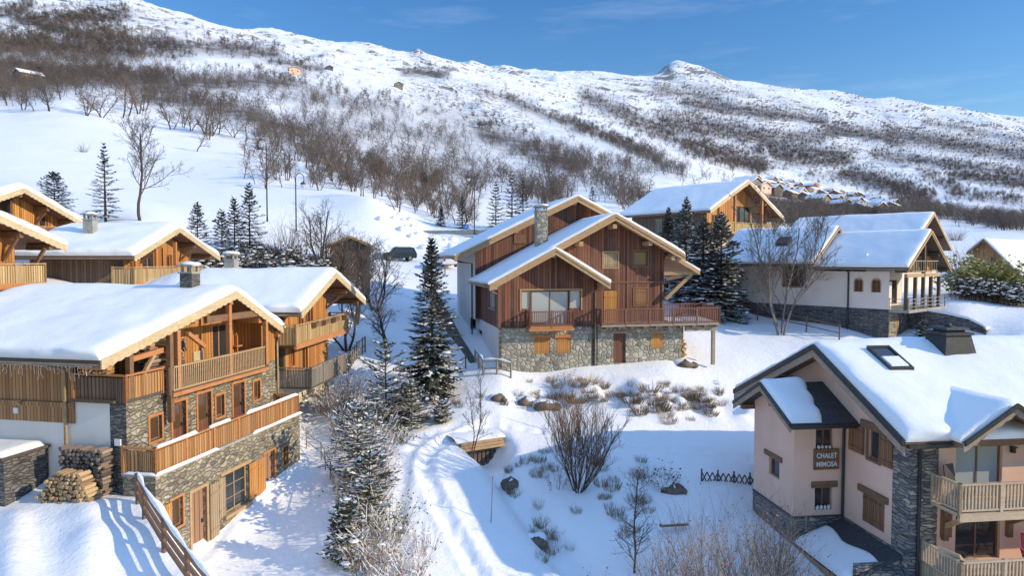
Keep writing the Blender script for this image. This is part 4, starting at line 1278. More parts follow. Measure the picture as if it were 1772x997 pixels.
    for h, m in (((7.58, 8.62, 13.45, 14.48), 'timber_tan'), ((9.88, 10.86, 10.8, 11.95), 'shutter_brown')):
        sh = shutter(H, fm, h[0] + .03, h[1] - .03, h[2] + .03, h[3] - .03, 'shutter_tan' if m == 'timber_tan' else 'shutter_brown', .02)
        mb = MB(); ring(mb, fm, h[0] - .09, h[1] + .09, h[2] - .09, h[3] + .09, .09, -.04, .05); H.put(mb, 'trim', m, sh)
    sh = shutter(H, fm, 7.63, 8.59, 9.53, 11.82, 'shutter', .02)
    lw = []
    for h in ((2.42, 3.5, 7.66, 8.72), (3.95, 5.0, 7.64, 8.70), (10.82, 11.75, 7.78, 8.84)):
        sh = shutter(H, f0, h[0] + .02, h[1] - .02, h[2] + .02, h[3] - .02, 'shutter', .06)
    lintel(H, f0, 2.3, 3.62, 8.724, 8.94, 'timber_orange', -.1); lintel(H, f0, 3.85, 5.12, 8.706, 8.92, 'timber_orange', -.1)
    lintel(H, f0, 7.86, 9.3, 8.904, 9.08, 'timber_weathered', -.06); lintel(H, f0, 10.7, 11.9, 8.844, 9.02, 'timber_weathered', -.06)
    door(H, f0, (8.05, 8.95, 6.85, 8.9), 'door_red', .12)
    # small balcony under the big window
    slab(H, [(1.85, -.85), (4.95, -.85), (4.95, 0), (1.85, 0)], 9.46, 9.58, 'balcony_floor', 'timber_orange')
    railing(H, [(1.9, 0), (1.9, -.8), (4.9, -.8), (4.9, 0)], 9.58, 1.0, 'rail_brown', 'bars', .13, .045)
    beam(H, (1.85, -.8, 9.36), (4.95, -.8, 9.36), .16, .18, 'timber_orange', 'balcony_beam')
    # deck
    slab(H, [(6.75, -1.0), (15.55, -1.0), (16.6, 3.6), (13.1, 3.8), (12.1, .8), (7.0, .8), (6.96, 0), (6.75, 0)], 9.45, 9.6, 'deck', 'timber_weathered')
    slab(H, [(12.2, 0.2), (15.3, -.4), (16.2, 3.2), (12.4, 3.4)], 9.602, 9.68, 'deck_snow', 'snow_clump')
    railing(H, [(6.8, -.1), (6.8, -.95), (15.5, -.95), (16.5, 3.5), (13.2, 3.7)], 9.6, 1.06, 'rail_brown', 'bars', .13, .05)
    for x in np.arange(7.2, 15.6, .9): beam(H, (x, -.97, 9.36), (x, 0.0 if x < 13 else 2.5, 9.36), .13, .16, 'timber_brown', 'joist')
    beam(H, (13.1, -.55, 9.18), (15.5, -.55, 9.18), .2, .34, 'timber_weathered', 'deck_beam')
    beam(H, (15.25, -.55, 6.6), (15.25, -.55, 9.02), .22, None, 'timber_weathered', 'post')
    beam(H, (14.2, 2.2, 6.6), (14.2, 2.2, 9.4), .22, None, 'timber_brown', 'post')
    # big eave brace on the right
    brace(H, (12.1, .5, 11.2), (14.0, .3, 13.0), .24, 'timber_tan')
    beam(H, (11.9, .4, 13.0), (14.2, .2, 13.05), .24, None, 'timber_tan', 'eave_beam')
    beam(H, (12.05, .4, 12.6), (13.4, .3, 12.9), .2, .26, 'timber_brown', 'eave_beam')
    chimney(H, 3.9, 3.8, 14.3, 17.45, .8, .8, 'stone_pale', 'timber_weathered')
    pipe(H, [(-.9, -.8, 12.2), (-.5, -.5, 11.9), (-.08, .05, 11.7), (-.08, .08, 9.5)], 'copper_pipe', .04)
    pipe(H, [(7.3, -.9, 12.25), (6.9, -.5, 11.95), (6.7, -.07, 11.8), (6.7, -.09, 6.8)], 'copper_pipe', .05)
    return H
DARK_CHALET = dark_chalet()

def twin_chalet():
    H = House('twin_chalet', 'dark wooden chalet roof with long snowy slope tucked behind the big dark chalet', 'house', 863, 45, math.radians(12.5), 6.5)
    prof = ((-2.1, 14.25), (7.45, 18.85), (13.2, 16.0))
    rl = roof_lines(prof, .2)
    y0 = 7.05
    mb = MB(); wall(mb, front(y0), -.4, 12.4, 9.5, 18.8, [], rl); H.put(mb, 'gable_wall', 'wood_dark_red')
    mb = MB(); wall(mb, right(12.4), y0, 17, 6.2, 16.4); wall(mb, front(17), -.4, 12.4, 6, 18.8, [], rl); H.put(mb, 'side_wall', 'wood_dark_red')
    mb = MB(); wall(mb, left(-.4), -17, -9.4, 6.2, 15.0); H.put(mb, 'rendered_wall', 'stucco_white')
    mb = MB(); wall(mb, left(-.4), -9.4, -y0, 9.4, 15.0); H.put(mb, 'side_panel', 'stucco_white')
    gable_roof(H, prof, y0 - .9, 18, .22, 'timber_tan', .22, 'timber_tan', False, (-.02, -.5, .4), 'timber_tan', .9, 71, .44, .02, double=True)
    mb = MB(); fbox(mb, front(y0), 2.6, 3.6, 15.2, 15.9, -.05, -.003); H.put(mb, 'wall_board', 'timber_brown')
    pipe(H, [(-2.1, 8.0, 14.1), (-1.4, 8.0, 13.8), (-.5, 8.0, 13.7), (-.5, 8.0, 8.0)], 'metal_dark', .06)
    mb = MB()
    return H
TWIN = twin_chalet()
_m = MB(); _m.bar((-.85, 0, 0), (-.85, 0, 0.01), .01)
# ================================================================== 8. the pink chalet
def pink_chalet():
    H = House('pink_chalet', 'pink rendered chalet with slate and stone corners, carved name board and beige balconies', 'house', 1587, 25, math.radians(7), 1.6)
    # gable wall on the left face; the ridge runs along x
    zb = 2.9
    prof_y = ((-.95, 7.5), (4.9, 10.2), (12.6, 6.75))          # (y, z): front eave, ridge, rear eave
    def under(s):  # s = -y
        return s
    b1 = (10.2 - 7.5) / 5.85; b2 = (6.75 - 10.2) / 7.7
    lines = [(7.5 - .22 + b1 * .95, -b1), (10.2 - .22 - b2 * 4.9, -b2)]      # in s = -y: z = a + b*s
    X1 = 13.0
    fl, f0 = left(0), front(0)
    mb = MB()
    wall(mb, fl, -4.16, -1.0, zb, 10.2, [(-2.55, -1.85, 5.93, 7.1), (-2.82, -1.45, 3.22, 4.42)], lines)
    wall(mb, fl, -12.0, -4.16, zb, 10.2, [], lines)
    wall(mb, f0, 1.05, X1, 1.2, 8.9, [(1.78, 3.7, 5.02, 7.06), (1.84, 3.7, 2.66, 4.66)], [(7.3, 0)] )
    wall(mb, front(12.0), 0, X1, 1.2, 7.0)
    wall(mb, right(X1), 0, 12, 1.2, 10, [], [(7.5 - .22 + b1 * .95, b1), (10.2 - .22 - b2 * 4.9, b2)])
    H.put(mb, 'rendered_wall', 'stucco_pink')
    mb = MB(); wall(mb, left(-.03), -1.0, .03, 1.2, 8.0, [], lines); wall(mb, front(-.03), -.03, 1.05, 1.2, 7.3)
    H.put(mb, 'stone_corner', 'stone_slate')
    mb = MB(); wall(mb, left(-.02), -12, -1.0, .8, zb); H.put(mb, 'stone_plinth', 'stone_slate')
    # turret
    tx, ty0, ty1 = -2.28, 4.16, 7.75
    ft = front(ty0); tl = left(tx)
    mb = MB()
    wall(mb, ft, tx, 0, zb, 6.75, [(-1.3, -.5, 5.83, 6.72), (-1.3, -.5, 3.2, 4.18)])
    wall(mb, tl, -ty1, -ty0, zb, 8.2, [(-6.3, -5.35, 4.16, 5.0)], [(7.0 + 1.25 * ((5.9 - 4.16) / 2.4), 0.0)])
    wall(mb, front(ty1), tx, 0, zb, 7)
    H.put(mb, 'turret_wall', 'stucco_pink')
    mb = MB(); wall(mb, front(ty0 - .03), tx - .03, 0, .8, zb); wall(mb, left(tx - .03), -ty1, -ty0 + .03, .6, zb); H.put(mb, 'turret_plinth', 'stone_slate')
    mb = MB(); mb.box(tx - .05, 0, ty0 - .06, ty0 + .02, zb + .002, zb + .06); mb.box(tx - .06, tx + .02, ty0 + .02, ty1, zb + .002, zb + .06); H.put(mb, 'ledge', 'slate_roof')
    # turret roof: ridge along x, running into the gable wall
    tp = [(3.2, 7.2), (5.85, 8.45), (8.5, 7.05)]
    mb = MB()
    for (ya, za), (yb, zb_) in ((tp[0], tp[1]), (tp[1], tp[2])):
        mb.hexa([(-2.95, ya, za - .2), (0.1, ya, za - .2), (0.1, yb, zb_ - .2), (-2.95, yb, zb_ - .2), (-2.95, ya, za), (0.1, ya, za), (0.1, yb, zb_), (-2.95, yb, zb_)])
    tr = H.put(mb, 'turret_roof', 'slate_roof')
    mb = MB()
    for (ya, za), (yb, zb_) in ((tp[0], tp[1]), (tp[1], tp[2])):
        mb.hexa([(-3.02, ya, za - .34), (-2.96, ya, za - .34), (-2.96, yb, zb_ - .34), (-3.02, yb, zb_ - .34), (-3.02, ya, za - .1), (-2.96, ya, za - .1), (-2.96, yb, zb_ - .1), (-3.02, yb, zb_ - .1)])
    H.put(mb, 'bargeboard', 'timber_weathered', tr)
    mb = MB()
    for (ya, za), (yb, zb_) in ((tp[0], tp[1]), (tp[1], tp[2])):
        mb.hexa([(-3.06, ya, za - .1), (-2.96, ya, za - .1), (-2.96, yb, zb_ - .1), (-3.06, yb, zb_ - .1), (-3.06, ya, za + .05), (-2.96, ya, za + .05), (-2.96, yb, zb_ + .05), (-3.06, yb, zb_ + .05)])
    mb.box(-3.0, .05, 3.05, 3.2, 7.02, 7.16)
    H.put(mb, 'verge_flashing', 'metal_dark', tr)
    # turret snow covers the outer two thirds
    def sheet(x0, x1, prof, T, seed, name, parent, edge):
        rows = []
        n = 26
        La = math.hypot(prof[1][0] - prof[0][0], prof[1][1] - prof[0][1]); Lb = math.hypot(prof[2][0] - prof[1][0], prof[2][1] - prof[1][1])
        for i in range(n + 1):
            s = -La + (La + Lb) * i / n
            row = []
            for j in range(n + 1):
                t = j / n
                if s < 0: k = -s / La; y = prof[1][0] + (prof[0][0] - prof[1][0]) * k; z = prof[1][1] + (prof[0][1] - prof[1][1]) * k
                else: k = s / Lb; y = prof[1][0] + (prof[2][0] - prof[1][0]) * k; z = prof[1][1] + (prof[2][1] - prof[1][1]) * k
                xr_ = edge(y)
                x = x0 + (xr_ - x0) * t
                e = min(La + s, Lb - s, t * (xr_ - x0), (1 - t) * (xr_ - x0))
                q = min(1, e / (T * 1.4))
                h = T * math.sqrt(max(0, 1 - (1 - q) ** 2)) * (1 + .15 * math.sin(x * 3 + y * 2)) if e > 1e-6 else -.02
                row.append((x, y, z + .01 + h))
            rows.append(row)
        m = MB(); m.grid(rows)
        return H.put(m, name, 'snow', parent)
    sheet(-2.98, -1.0, [(3.25, 7.22), (5.85, 8.45), (8.5, 7.05)], .22, 1, 'snow', tr, lambda y: -.9 - .22 * (5.9 - y) * (1 if y < 5.9 else 0) + .06 * math.sin(y * 7))
    # main roof
    mb = MB()
    x0 = -1.0
    for (ya, za), (yb, zb_) in ((prof_y[0], prof_y[1]), (prof_y[1], prof_y[2])):
        mb.hexa([(x0, ya, za - .22), (X1 + .8, ya, za - .22), (X1 + .8, yb, zb_ - .22), (x0, yb, zb_ - .22), (x0, ya, za), (X1 + .8, ya, za), (X1 + .8, yb, zb_), (x0, yb, zb_)])
    roof = H.put(mb, 'roof', 'timber_brown')
    for nm, mat, dz0, dz1, xa, xb in (('bargeboard', 'timber_weathered', -.46, -.14, -1.06, -1.003), ('verge_flashing', 'metal_dark', -.14, .09, -1.12, -1.003)):
        mb = MB()
        for (ya, za), (yb, zb_) in ((prof_y[0], prof_y[1]), (prof_y[1], prof_y[2])):
            mb.hexa([(xa, ya, za + dz0), (xb, ya, za + dz0), (xb, yb, zb_ + dz0), (xa, yb, zb_ + dz0), (xa, ya, za + dz1), (xb, ya, za + dz1), (xb, yb, zb_ + dz1), (xa, yb, zb_ + dz1)])
        H.put(mb, nm, mat, roof)
    mb = MB(); mb.box(-.95, 1.1, -1.1, -.96, 7.3, 7.44); H.put(mb, 'gutter', 'metal_dark', roof)
    # snow over the main roof, done in the frame of a helper house turned by a quarter
    q = House.__new__(House); q.z0 = H.z0; q.root = H.root
    snow = roof_snow(H, ((-.95, 7.5), (4.9, 10.2), (12.6, 6.75)), -(X1 + .8), 1.0, .42, 81, roof, .03)
    me = snow.data
    co = np.empty(len(me.vertices) * 3); me.vertices.foreach_get('co', co); co = co.reshape(-1, 3)
    new = np.stack([-co[:, 1], co[:, 0], co[:, 2]], 1)
    # trim to the open verge: snow stops just short of the flashing
    me.vertices.foreach_set('co', new.ravel()); me.update()
    # dormer gable over the balcony door
    dp = ((.75, 7.55), (2.75, 8.85), (4.9, 7.45))
    dn = gable_roof(H, dp, -1.5, 2.2, .16, 'timber_brown', .3, 'timber_weathered', True, (-.02,), 'timber_brown', 1.2, 82, .28, .03, gutter=False)
    mb = MB()
    for (xa, za), (xb, zb_) in ((dp[0], dp[1]), (dp[1], dp[2])): mb.prism([(xa, za + .1), (xb, zb_ + .1), (xb, zb_ - .06), (xa, za - .06)], -1.66, -1.567)
    H.put(mb, 'verge_flashing', 'metal_dark', dn)
    mb = MB(); wall(mb, front(-.02), 1.0, 4.6, 7.06, 8.7, [], roof_lines(dp, .16)); H.put(mb, 'dormer_wall', 'stucco_pink')
    mb = MB(); fbox(mb, front(-.02), 1.6, 4.15, 7.07, 7.36, -.3, .0); H.put(mb, 'lintel', 'timber_brown')
    # skylight with its snow cap, box chimney
    c = b1
    mb = MB()
    def on(x, y, h): return (x, y, 7.5 + c * (y + .95) + h)
    ax0, ax1, ay0, ay1 = .8, 1.85, 2.4, 3.95
    for p in ((ax0, ax0 + .1, ay0, ay1), (ax1 - .1, ax1, ay0, ay1), (ax0 + .1, ax1 - .1, ay0, ay0 + .1), (ax0 + .1, ax1 - .1, ay1 - .1, ay1)):
        mb.hexa([on(p[0], p[2], .2), on(p[1], p[2], .2), on(p[1], p[3], .2), on(p[0], p[3], .2), on(p[0], p[2], .56), on(p[1], p[2], .56), on(p[1], p[3], .56), on(p[0], p[3], .56)])
    sk = H.put(mb, 'skylight', 'metal_dark')
    mb = MB(); mb.face([on(ax0 + .08, ay0 + .08, .5), on(ax1 - .08, ay0 + .08, .5), on(ax1 - .08, ay1 - .08, .5), on(ax0 + .08, ay1 - .08, .5)]); H.put(mb, 'pane', 'glass', sk)
    mb = MB(); mb.hexa([on(ax0 + .12, ay0 + .1, .51), on(ax1 - .12, ay0 + .1, .51), on(ax1 - .12, ay1 - .75, .51), on(ax0 + .12, ay1 - .75, .51), on(ax0 + .16, ay0 + .14, .6), on(ax1 - .16, ay0 + .14, .6), on(ax1 - .16, ay1 - .8, .58), on(ax0 + .16, ay1 - .8, .58)]); H.put(mb, 'snow', 'snow_clump', sk)
    mb = MB()
    cx, cy = 4.75, 4.1
    def fru(m, w0, w1, z0, z1): m.hexa([(cx - w0, cy - w0, z0), (cx + w0, cy - w0, z0), (cx + w0, cy + w0, z0), (cx - w0, cy + w0, z0), (cx - w1, cy - w1, z1), (cx + w1, cy - w1, z1), (cx + w1, cy + w1, z1), (cx - w1, cy + w1, z1)])
    fru(mb, .85, .58, 9.3, 10.75)
    ch = H.put(mb, 'chimney', 'metal_dark')
    mb = MB(); fru(mb, .66, .66, 10.752, 10.86); fru(mb, .42, .42, 10.86, 10.98); fru(mb, .56, .50, 10.98, 11.06); mb.lump((cx - .05, cy, 11.14), .2, .2, .1, rng_of(2)); H.put(mb, 'chimney_cap', 'slate_roof', ch)
    # openings on the gable side
    w = window(H, fl, (-2.55, -1.85, 5.93, 7.1), 'glass', 'timber_brown', 0, .15, 'timber_brown', .12)
    shutter(H, fl, -3.72, -2.74, 5.95, 7.08, 'shutter_brown', -.05); shutter(H, fl, -1.68, -1.0, 5.9, 7.08, 'shutter_brown', -.05)
    lintel(H, fl, -2.95, -1.3, 7.12, 7.42, 'timber_brown', -.1)
    shutter(H, fl, -2.80, -2.15, 3.24, 4.4, 'shutter_brown', .05); shutter(H, fl, -2.12, -1.47, 3.24, 4.4, 'shutter_brown', .05)
    lintel(H, fl, -3.05, -1.22, 4.424, 4.68, 'timber_brown', -.1)
    for h in ((-1.3, -.5, 5.83, 6.72), (-1.3, -.5, 3.2, 4.18)):
        w = window(H, ft, h, 'glass', 'timber_brown', 1, .15)
        mb = MB()
        rg = rng_of(int(h[2] * 10))
        for k in range(4): mb.lump((h[0] + .15 + k * .17, ty0 + .02, h[2] + .09), .08, .06, .1, rg, 6, 4)
        H.put(mb, 'sill_ornaments', 'white_paint', w)
    lintel(H, ft, -1.48, -.3, 4.184, 4.44, 'timber_brown', -.08)
    window(H, tl, (-6.3, -5.35, 4.16, 5.0), 'glass', 'timber_brown', 0, .15)
    lintel(H, tl, -6.65, -5.1, 5.004, 5.22, 'timber_brown', -.08)
    # name board
    mb = MB(); fbox(mb, ft, -1.36, -.3, 5.02, 5.82, -.07, -.01); ring(mb, ft, -1.40, -.26, 4.98, 5.86, .05, -.1, -.004); sg = H.put(mb, 'name_board', 'timber_brown')
    for txt, zc in (('CHALET', 5.57), ('MIMOSA', 5.20)):
        cu = bpy.data.curves.new('lettering', 'FONT'); cu.body = txt; cu.size = .30; cu.align_x = 'CENTER'; cu.align_y = 'CENTER'; cu.extrude = .012; cu.offset = .004; cu.space_character = 1.02
        cu.materials.append(M['white_paint'])
        tmp = bpy.data.objects.new('lettering', cu); COL.objects.link(tmp)
        me = bpy.data.meshes.new_from_object(tmp.evaluated_get(bpy.context.evaluated_depsgraph_get()))
        bpy.data.objects.remove(tmp)
        o = link('lettering', me, sg); o.location = (-.83, ty0 - .085, zc - H.z0); o.rotation_euler = (math.pi / 2, 0, 0); o.scale = (.84, 1, 1)
    # front doors
    g = window(H, f0, (1.78, 3.7, 5.02, 7.06), 'glass_curtain', 'timber_brown', 1, .15, name='glass_door', label='tall glass door of the upper balcony with pale curtains')
    g = window(H, f0, (1.84, 3.7, 2.66, 4.66), 'glass', 'timber_brown', 1, .15, name='glass_door', bars=0)
    mb = MB(); fbox(mb, f0, 1.2, 1.62, 3.6, 4.62, -.1, -.005); H.put(mb, 'bird_box', 'timber_brown')
    for x in (4.05, ):
        mb = MB(); mb.box(x - .06, x + .06, -.16, -.005, 6.72, 6.92); mb.box(x - .1, x + .1, -.2, -.02, 6.92, 6.96); H.put(mb, 'wall_lamp', 'metal_dark')
    # balconies
    XB = 12.0
    slab(H, [(.75, -1.45), (XB, -1.45), (XB, 0), (.75, 0)], 4.9, 5.02, 'balcony_floor', 'rail_beige')
    beam(H, (.75, -1.42, 4.86), (XB, -1.42, 4.86), .12, .24, 'rail_beige', 'balcony_beam')
    railing(H, [(.8, -.05), (.8, -1.38), (XB, -1.38)], 5.04, 1.04, 'rail_beige', 'bars', .135, .06)
    slab(H, [(.4, -2.0), (XB, -2.0), (XB, 0), (.4, 0)], 2.5, 2.62, 'balcony_floor', 'rail_beige')
    mb = MB(); mb.box(.36, XB, -2.04, -1.98, 1.9, 2.75); mb.box(.36, .42, -1.98, 0, 1.9, 2.75); H.put(mb, 'balcony_skirt', 'shutter_tan')
    railing(H, [(.45, -.05), (.45, -1.95), (XB, -1.95)], 2.7, .86, 'rail_beige', 'bars', .135, .055)
    for x in (1.35, 4.0, 6.6):
        brace(H, (x, -.02, 4.0), (x, -1.25, 4.82), .16, 'timber_tan' if x < 2 else 'timber_brown')
        mb = MB(); mb.box(x - .1, x + .1, -.16, -.003, 3.5, 4.7); H.put(mb, 'bracket', 'timber_brown')
    snow_patch(H, 1.0, 6.0, -1.3, -.3, 5.02, .06, 4, 'ledge_snow')
    # lean-to porch roof under the gable wall
    mb = MB()
    a = [(-.03, .35, 2.82), (-.03, 4.1, 2.82), (-2.3, 4.1, 1.95), (-2.3, .35, 1.95)]
    mb.hexa([(x, y, z - .14) for x, y, z in (a[3], a[0], a[1], a[2])] + [a[3], a[0], a[1], a[2]])
    po = H.put(mb, 'porch_roof', 'slate_roof')
    rows = []
    for i in range(15):
        row = []
        for j in range(19):
            s, t = i / 14, j / 18
            xo = -2.34 + s * (1.45 + .12 * math.sin(t * 9))
            y = .4 + 3.65 * t
            e = min(s, 1 - s) * 1.5
            row.append((xo, y, 1.95 + (xo + 2.3) * .383 + .02 + (.17 * math.sqrt(max(0, 1 - (1 - min(1, e / .3)) ** 2)) if min(s, 1 - s, t, 1 - t) > 0 else -.03)))
        rows.append(row)
    mb = MB(); mb.grid(rows); H.put(mb, 'snow', 'snow', po)
    mb = MB(); mb.box(-2.32, -2.2, .3, 4.12, 1.66, 1.82); mb.box(-2.3, -.03, .28, .36, 1.7, 1.86); H.put(mb, 'fascia', 'timber_tan', po)
    mb = MB(); wall(mb, left(-2.0), -4.1, -.4, -.5, 1.8); wall(mb, front(.4), -2.0, 0, -.5, 2.6); H.put(mb, 'porch_wall', 'stone_slate')
    pipe(H, [(-.06, -.9, 7.35), (-.06, -.4, 7.1), (.25, -.1, 6.9), (.25, -.1, 1.2)], 'metal_dark', .06)
    pipe(H, [(-.1, 3.1, 7.05), (-.08, 4.0, 6.8), (-.08, 4.06, 6.6), (-.08, 4.06, 2.9)], 'metal_dark', .055)
    for y, z in ((1.2, 8.35), (4.9, 9.95), (8.5, 8.3)):
        mb = MB(); mb.box(-.95, .0, y - .13, y + .13, z - .36, z - .06); H.put(mb, 'purlin', 'timber_brown')
    mb = MB(); mb.box(-2.9, -2.2, 5.0, 5.25, 7.55, 7.8); mb.box(-2.9, -2.2, 7.7, 7.95, 6.85, 7.08); H.put(mb, 'purlin', 'timber_brown')
    return H
PINK = pink_chalet()

# ================================================================== 9. chalets and villa up behind the firs
def back_chalet():
    H = House('hill_chalet', 'tall orange wood chalet behind the snowy firs, wide pale bargeboards', 'house', 1222, 76, math.radians(38), 13.0)
    W, D = 12.0, 11.0
    prof = ((-1.6, 19.3), (5.6, 23.0), (13.2, 18.9))
    rl = roof_lines(prof, .2)
    f0 = front(0)
    hs = [(5.6, 8.4, 17.9, 20.2), (8.8, 10.6, 17.9, 19.6), (1.0, 1.9, 17.9, 19.0)]
    mb = MB(); wall(mb, f0, 0, W, 16.2, 23, hs, rl); H.put(mb, 'gable_wall', 'wood_orange')
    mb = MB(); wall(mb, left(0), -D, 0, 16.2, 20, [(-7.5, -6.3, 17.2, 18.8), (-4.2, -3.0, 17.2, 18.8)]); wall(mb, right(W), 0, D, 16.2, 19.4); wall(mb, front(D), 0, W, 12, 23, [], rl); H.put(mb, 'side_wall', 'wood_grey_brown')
    mb = MB(); wall(mb, f0, 0, W, 11.0, 16.2, [(3.0, 4.2, 13.6, 15.4)]); wall(mb, left(0), -D, 0, 11.0, 16.2); H.put(mb, 'base_wall', 'stucco_cream')
    for h in hs: window(H, f0, h, 'glass', 'timber_brown', 2 if h[1] - h[0] > 2 else 1)
    window(H, f0, (3.0, 4.2, 13.6, 15.4), 'glass_warm', 'timber_brown', 1)
    for h in ((-7.5, -6.3, 17.2, 18.8), (-4.2, -3.0, 17.2, 18.8)): window(H, left(0), h, 'glass', 'rail_beige', 1)
    gable_roof(H, prof, -1.6, D + 1, .25, 'timber_brown', .27, 'trim_pale', False, (-.02, -.5, -.9, .5, .9), 'timber_tan', 1.8, 91, .38, .05)
    slab(H, [(1.0, -1.5), (W, -1.5), (W, 0), (1.0, 0)], 16.9, 17.1, 'balcony_floor', 'timber_tan')
    railing(H, [(1.0, 0), (1.0, -1.45), (W, -1.45), (W, 0)], 17.1, 1.1, 'wood_pale', 'boards', .18)
    for x in (3.2, 8.6): beam(H, (x, -1.4, 17), (x, -1.4, 21.2), .24, None, 'timber_orange', 'post')
    mb = MB()
    return H
back_chalet()
def chimney_of(H, *a): return chimney(H, *a)

def villa():
    H = House('stone_villa', 'pale rendered villa with arched windows, stone basement and open timber gable over its terrace', 'house', 1540, 55, math.radians(40), 6.5)
    f0, fl = front(0), left(0)
    # side wall faces the camera, arched windows in it
    D = 6.2
    zc, ze = 9.95, 13.0
    arch = [(-2.75, -2.05), (-1.35, -.65)]
    mb = MB()
    wall(mb, fl, -D, 0, zc, ze, [(a, b, 11.3, 12.35) for a, b in arch])
    wall(mb, fl, -14.0, -D, zc, ze + 1.4, [(-9.0, -7.0, 11.6, 13.6)])
    wall(mb, f0, 0, .5, zc, 12.2)
    wall(mb, front(1.8), 0, 7.4, zc, 14.5, [(1.0, 2.0, zc + .1, 12.2), (2.8, 3.8, zc + .1, 12.2), (4.6, 6.4, zc + .1, 12.2)])
    wall(mb, right(7.4), 1.8, 13, 7, 13.2)
    H.put(mb, 'rendered_wall', 'stucco_rose')
    for h in ((1.0, 2.0, zc + .1, 12.2), (2.8, 3.8, zc + .1, 12.2), (4.6, 6.4, zc + .1, 12.2)): window(H, front(1.8), h, 'glass', 'door_brown', 1, .12)
    for a, b in arch:
        w = window(H, fl, (a, b, 11.3, 12.35), 'glass_warm', 'timber_brown', 1, .12)
        t = MB()
        c = (a + b) / 2; r = (b - a) / 2
        pts = [(c + r * math.cos(k * math.pi / 10), 12.1 + r * .95 * math.sin(k * math.pi / 10)) for k in range(11)]
        # corners above the arch are filled back in
        for sgn in (0, 1):
            cor = (b, 12.36) if sgn == 0 else (a, 12.36)
            half = pts[:6] if sgn == 0 else pts[5:]
            t.face([fl(*cor, -.004)] + [fl(p[0], p[1], -.004) for p in half] + ([fl(c, 12.36, -.004)] if sgn == 0 else []) if sgn == 0 else [fl(c, 12.36, -.004)] + [fl(p[0], p[1], -.004) for p in half] + [fl(*cor, -.004)])
        H.put(t, 'arch_head', 'stucco_rose', w)
        t = MB()
        prev = None
        for p in [(b, 11.3)] + pts + [(a, 11.3)]:
            if prev: t.bar(fl(*prev, -.02), fl(*p, -.02), .07, .07)
            prev = p
        H.put(t, 'trim', 'timber_tan', w)
    window(H, fl, (-9.0, -7.0, 11.6, 13.6), 'glass', 'timber_brown', 2, .12, 'timber_brown', .1)
    mb = MB(); wall(mb, fl, -14, 0, 5.5, zc, []); wall(mb, f0, 0, 7.4, 5.5, zc - .2, [(1.6, 2.5, 6.9, 9.3), (4.0, 5.0, 6.9, 9.3)]); H.put(mb, 'stone_base', 'stone_grey')
    mb = MB(); fbox(mb, f0, -.02, 1.58, 6, zc - .2, -.04, -.003); H.put(mb, 'stone_buttress', 'stone_tan')
    for h in ((1.6, 2.5, 6.9, 9.3), (4.0, 5.0, 6.9, 9.3)): door(H, f0, h, 'door_brown', .1)
    prof = ((-.9, 13.35), (3.7, 16.35), (8.3, 13.3))
    rl = roof_lines(prof, .2)
    gable_roof(H, prof, -1.7, 7.0, .22, 'timber_dark', .24, 'timber_tan', False, (-.02, -.5, -.95, .5, .95), 'timber_dark', 1.0, 101, .26, .03, double=True)
    # open timber gable
    slab(H, [(0, -1.5), (8.2, -1.5), (8.2, 1.8), (0, 1.8)], 9.72, 9.95, 'terrace', 'concrete')
    for x in (.15, 2.0, 3.7, 5.4, 7.25): beam(H, (x, -1.2, 9.95), (x, -1.2, 15.2 if x == 3.7 else 12.6), .24, None, 'timber_dark', 'post')
    beam(H, (0, -1.2, 12.7), (7.4, -1.2, 12.7), .22, .3, 'timber_tan', 'tie_beam')
    mb = MB(); wall(mb, front(-.7), .2, 7.2, 12.9, 16, [(1.6, 5.8, 13.0, 14.6)], rl); H.put(mb, 'gable_panel', 'wood_orange')
    w = window(H, front(-.7), (1.6, 5.8, 13.0, 14.6), 'glass', 'timber_dark', 3, .1)
    railing(H, [(.9, -1.32), (3.6, -1.32)], 12.95, .95, 'timber_weathered', 'bars', .5, .04, 'inner_railing', False)
    railing(H, [(3.8, -1.32), (6.5, -1.32)], 12.95, .95, 'timber_weathered', 'bars', .5, .04, 'inner_railing', False)
    mb = MB()
    for a, b in (((.2, -1.42), (8.1, -1.42)), ((8.1, -1.42), (8.1, 1.7)), ((.1, -1.42), (.1, 0))):
        for z in (10.2, 10.5, 10.8): mb.bar((*a, z), (*b, z), .04)
        L = math.hypot(b[0] - a[0], b[1] - a[1]); n = max(1, int(L / 1.2))
        for i in range(n + 1):
            t = i / n; x, y = a[0] + (b[0] - a[0]) * t, a[1] + (b[1] - a[1]) * t
            mb.box(x - .03, x + .03, y - .03, y + .03, 9.95, 10.9)
    H.put(mb, 'terrace_railing', 'timber_weathered')
    # second, higher wing to the left with its own gable end
    p2 = ((-1.4, 13.6), (3.2, 16.9), (8.0, 13.6))
    mb = MB(); wall(mb, front(6.4), .0, 7.4, 12.5, 17, [], roof_lines(p2, .2)); H.put(mb, 'upper_gable_wall', 'wood_grey_brown')
    gable_roof(H, p2, 5.6, 15.5, .22, 'timber_dark', .24, 'timber_tan', False, (-.02, -.5, .5), 'timber_dark', .8, 102, .26, .03, double=True)
    mb = MB()
    for k in range(1):
        x, y = .9, 9.5
        z = 13.55 + (x + 1.4) * 3.3 / 4.6
        mb.hexa([(x - .4, y - .6, z - .05), (x + .4, y - .6, z + .52), (x + .4, y + .6, z + .52), (x - .4, y + .6, z - .05), (x - .52, y - .6, z + .32), (x + .28, y - .6, z + .9), (x + .28, y + .6, z + .9), (x - .52, y + .6, z + .32)])
    H.put(mb, 'skylight', 'metal_dark')
    mb = MB(); wall(mb, front(15), 0, 7.4, 6, 17, [], roof_lines(p2, .2)); H.put(mb, 'rear_wall', 'stucco_rose')
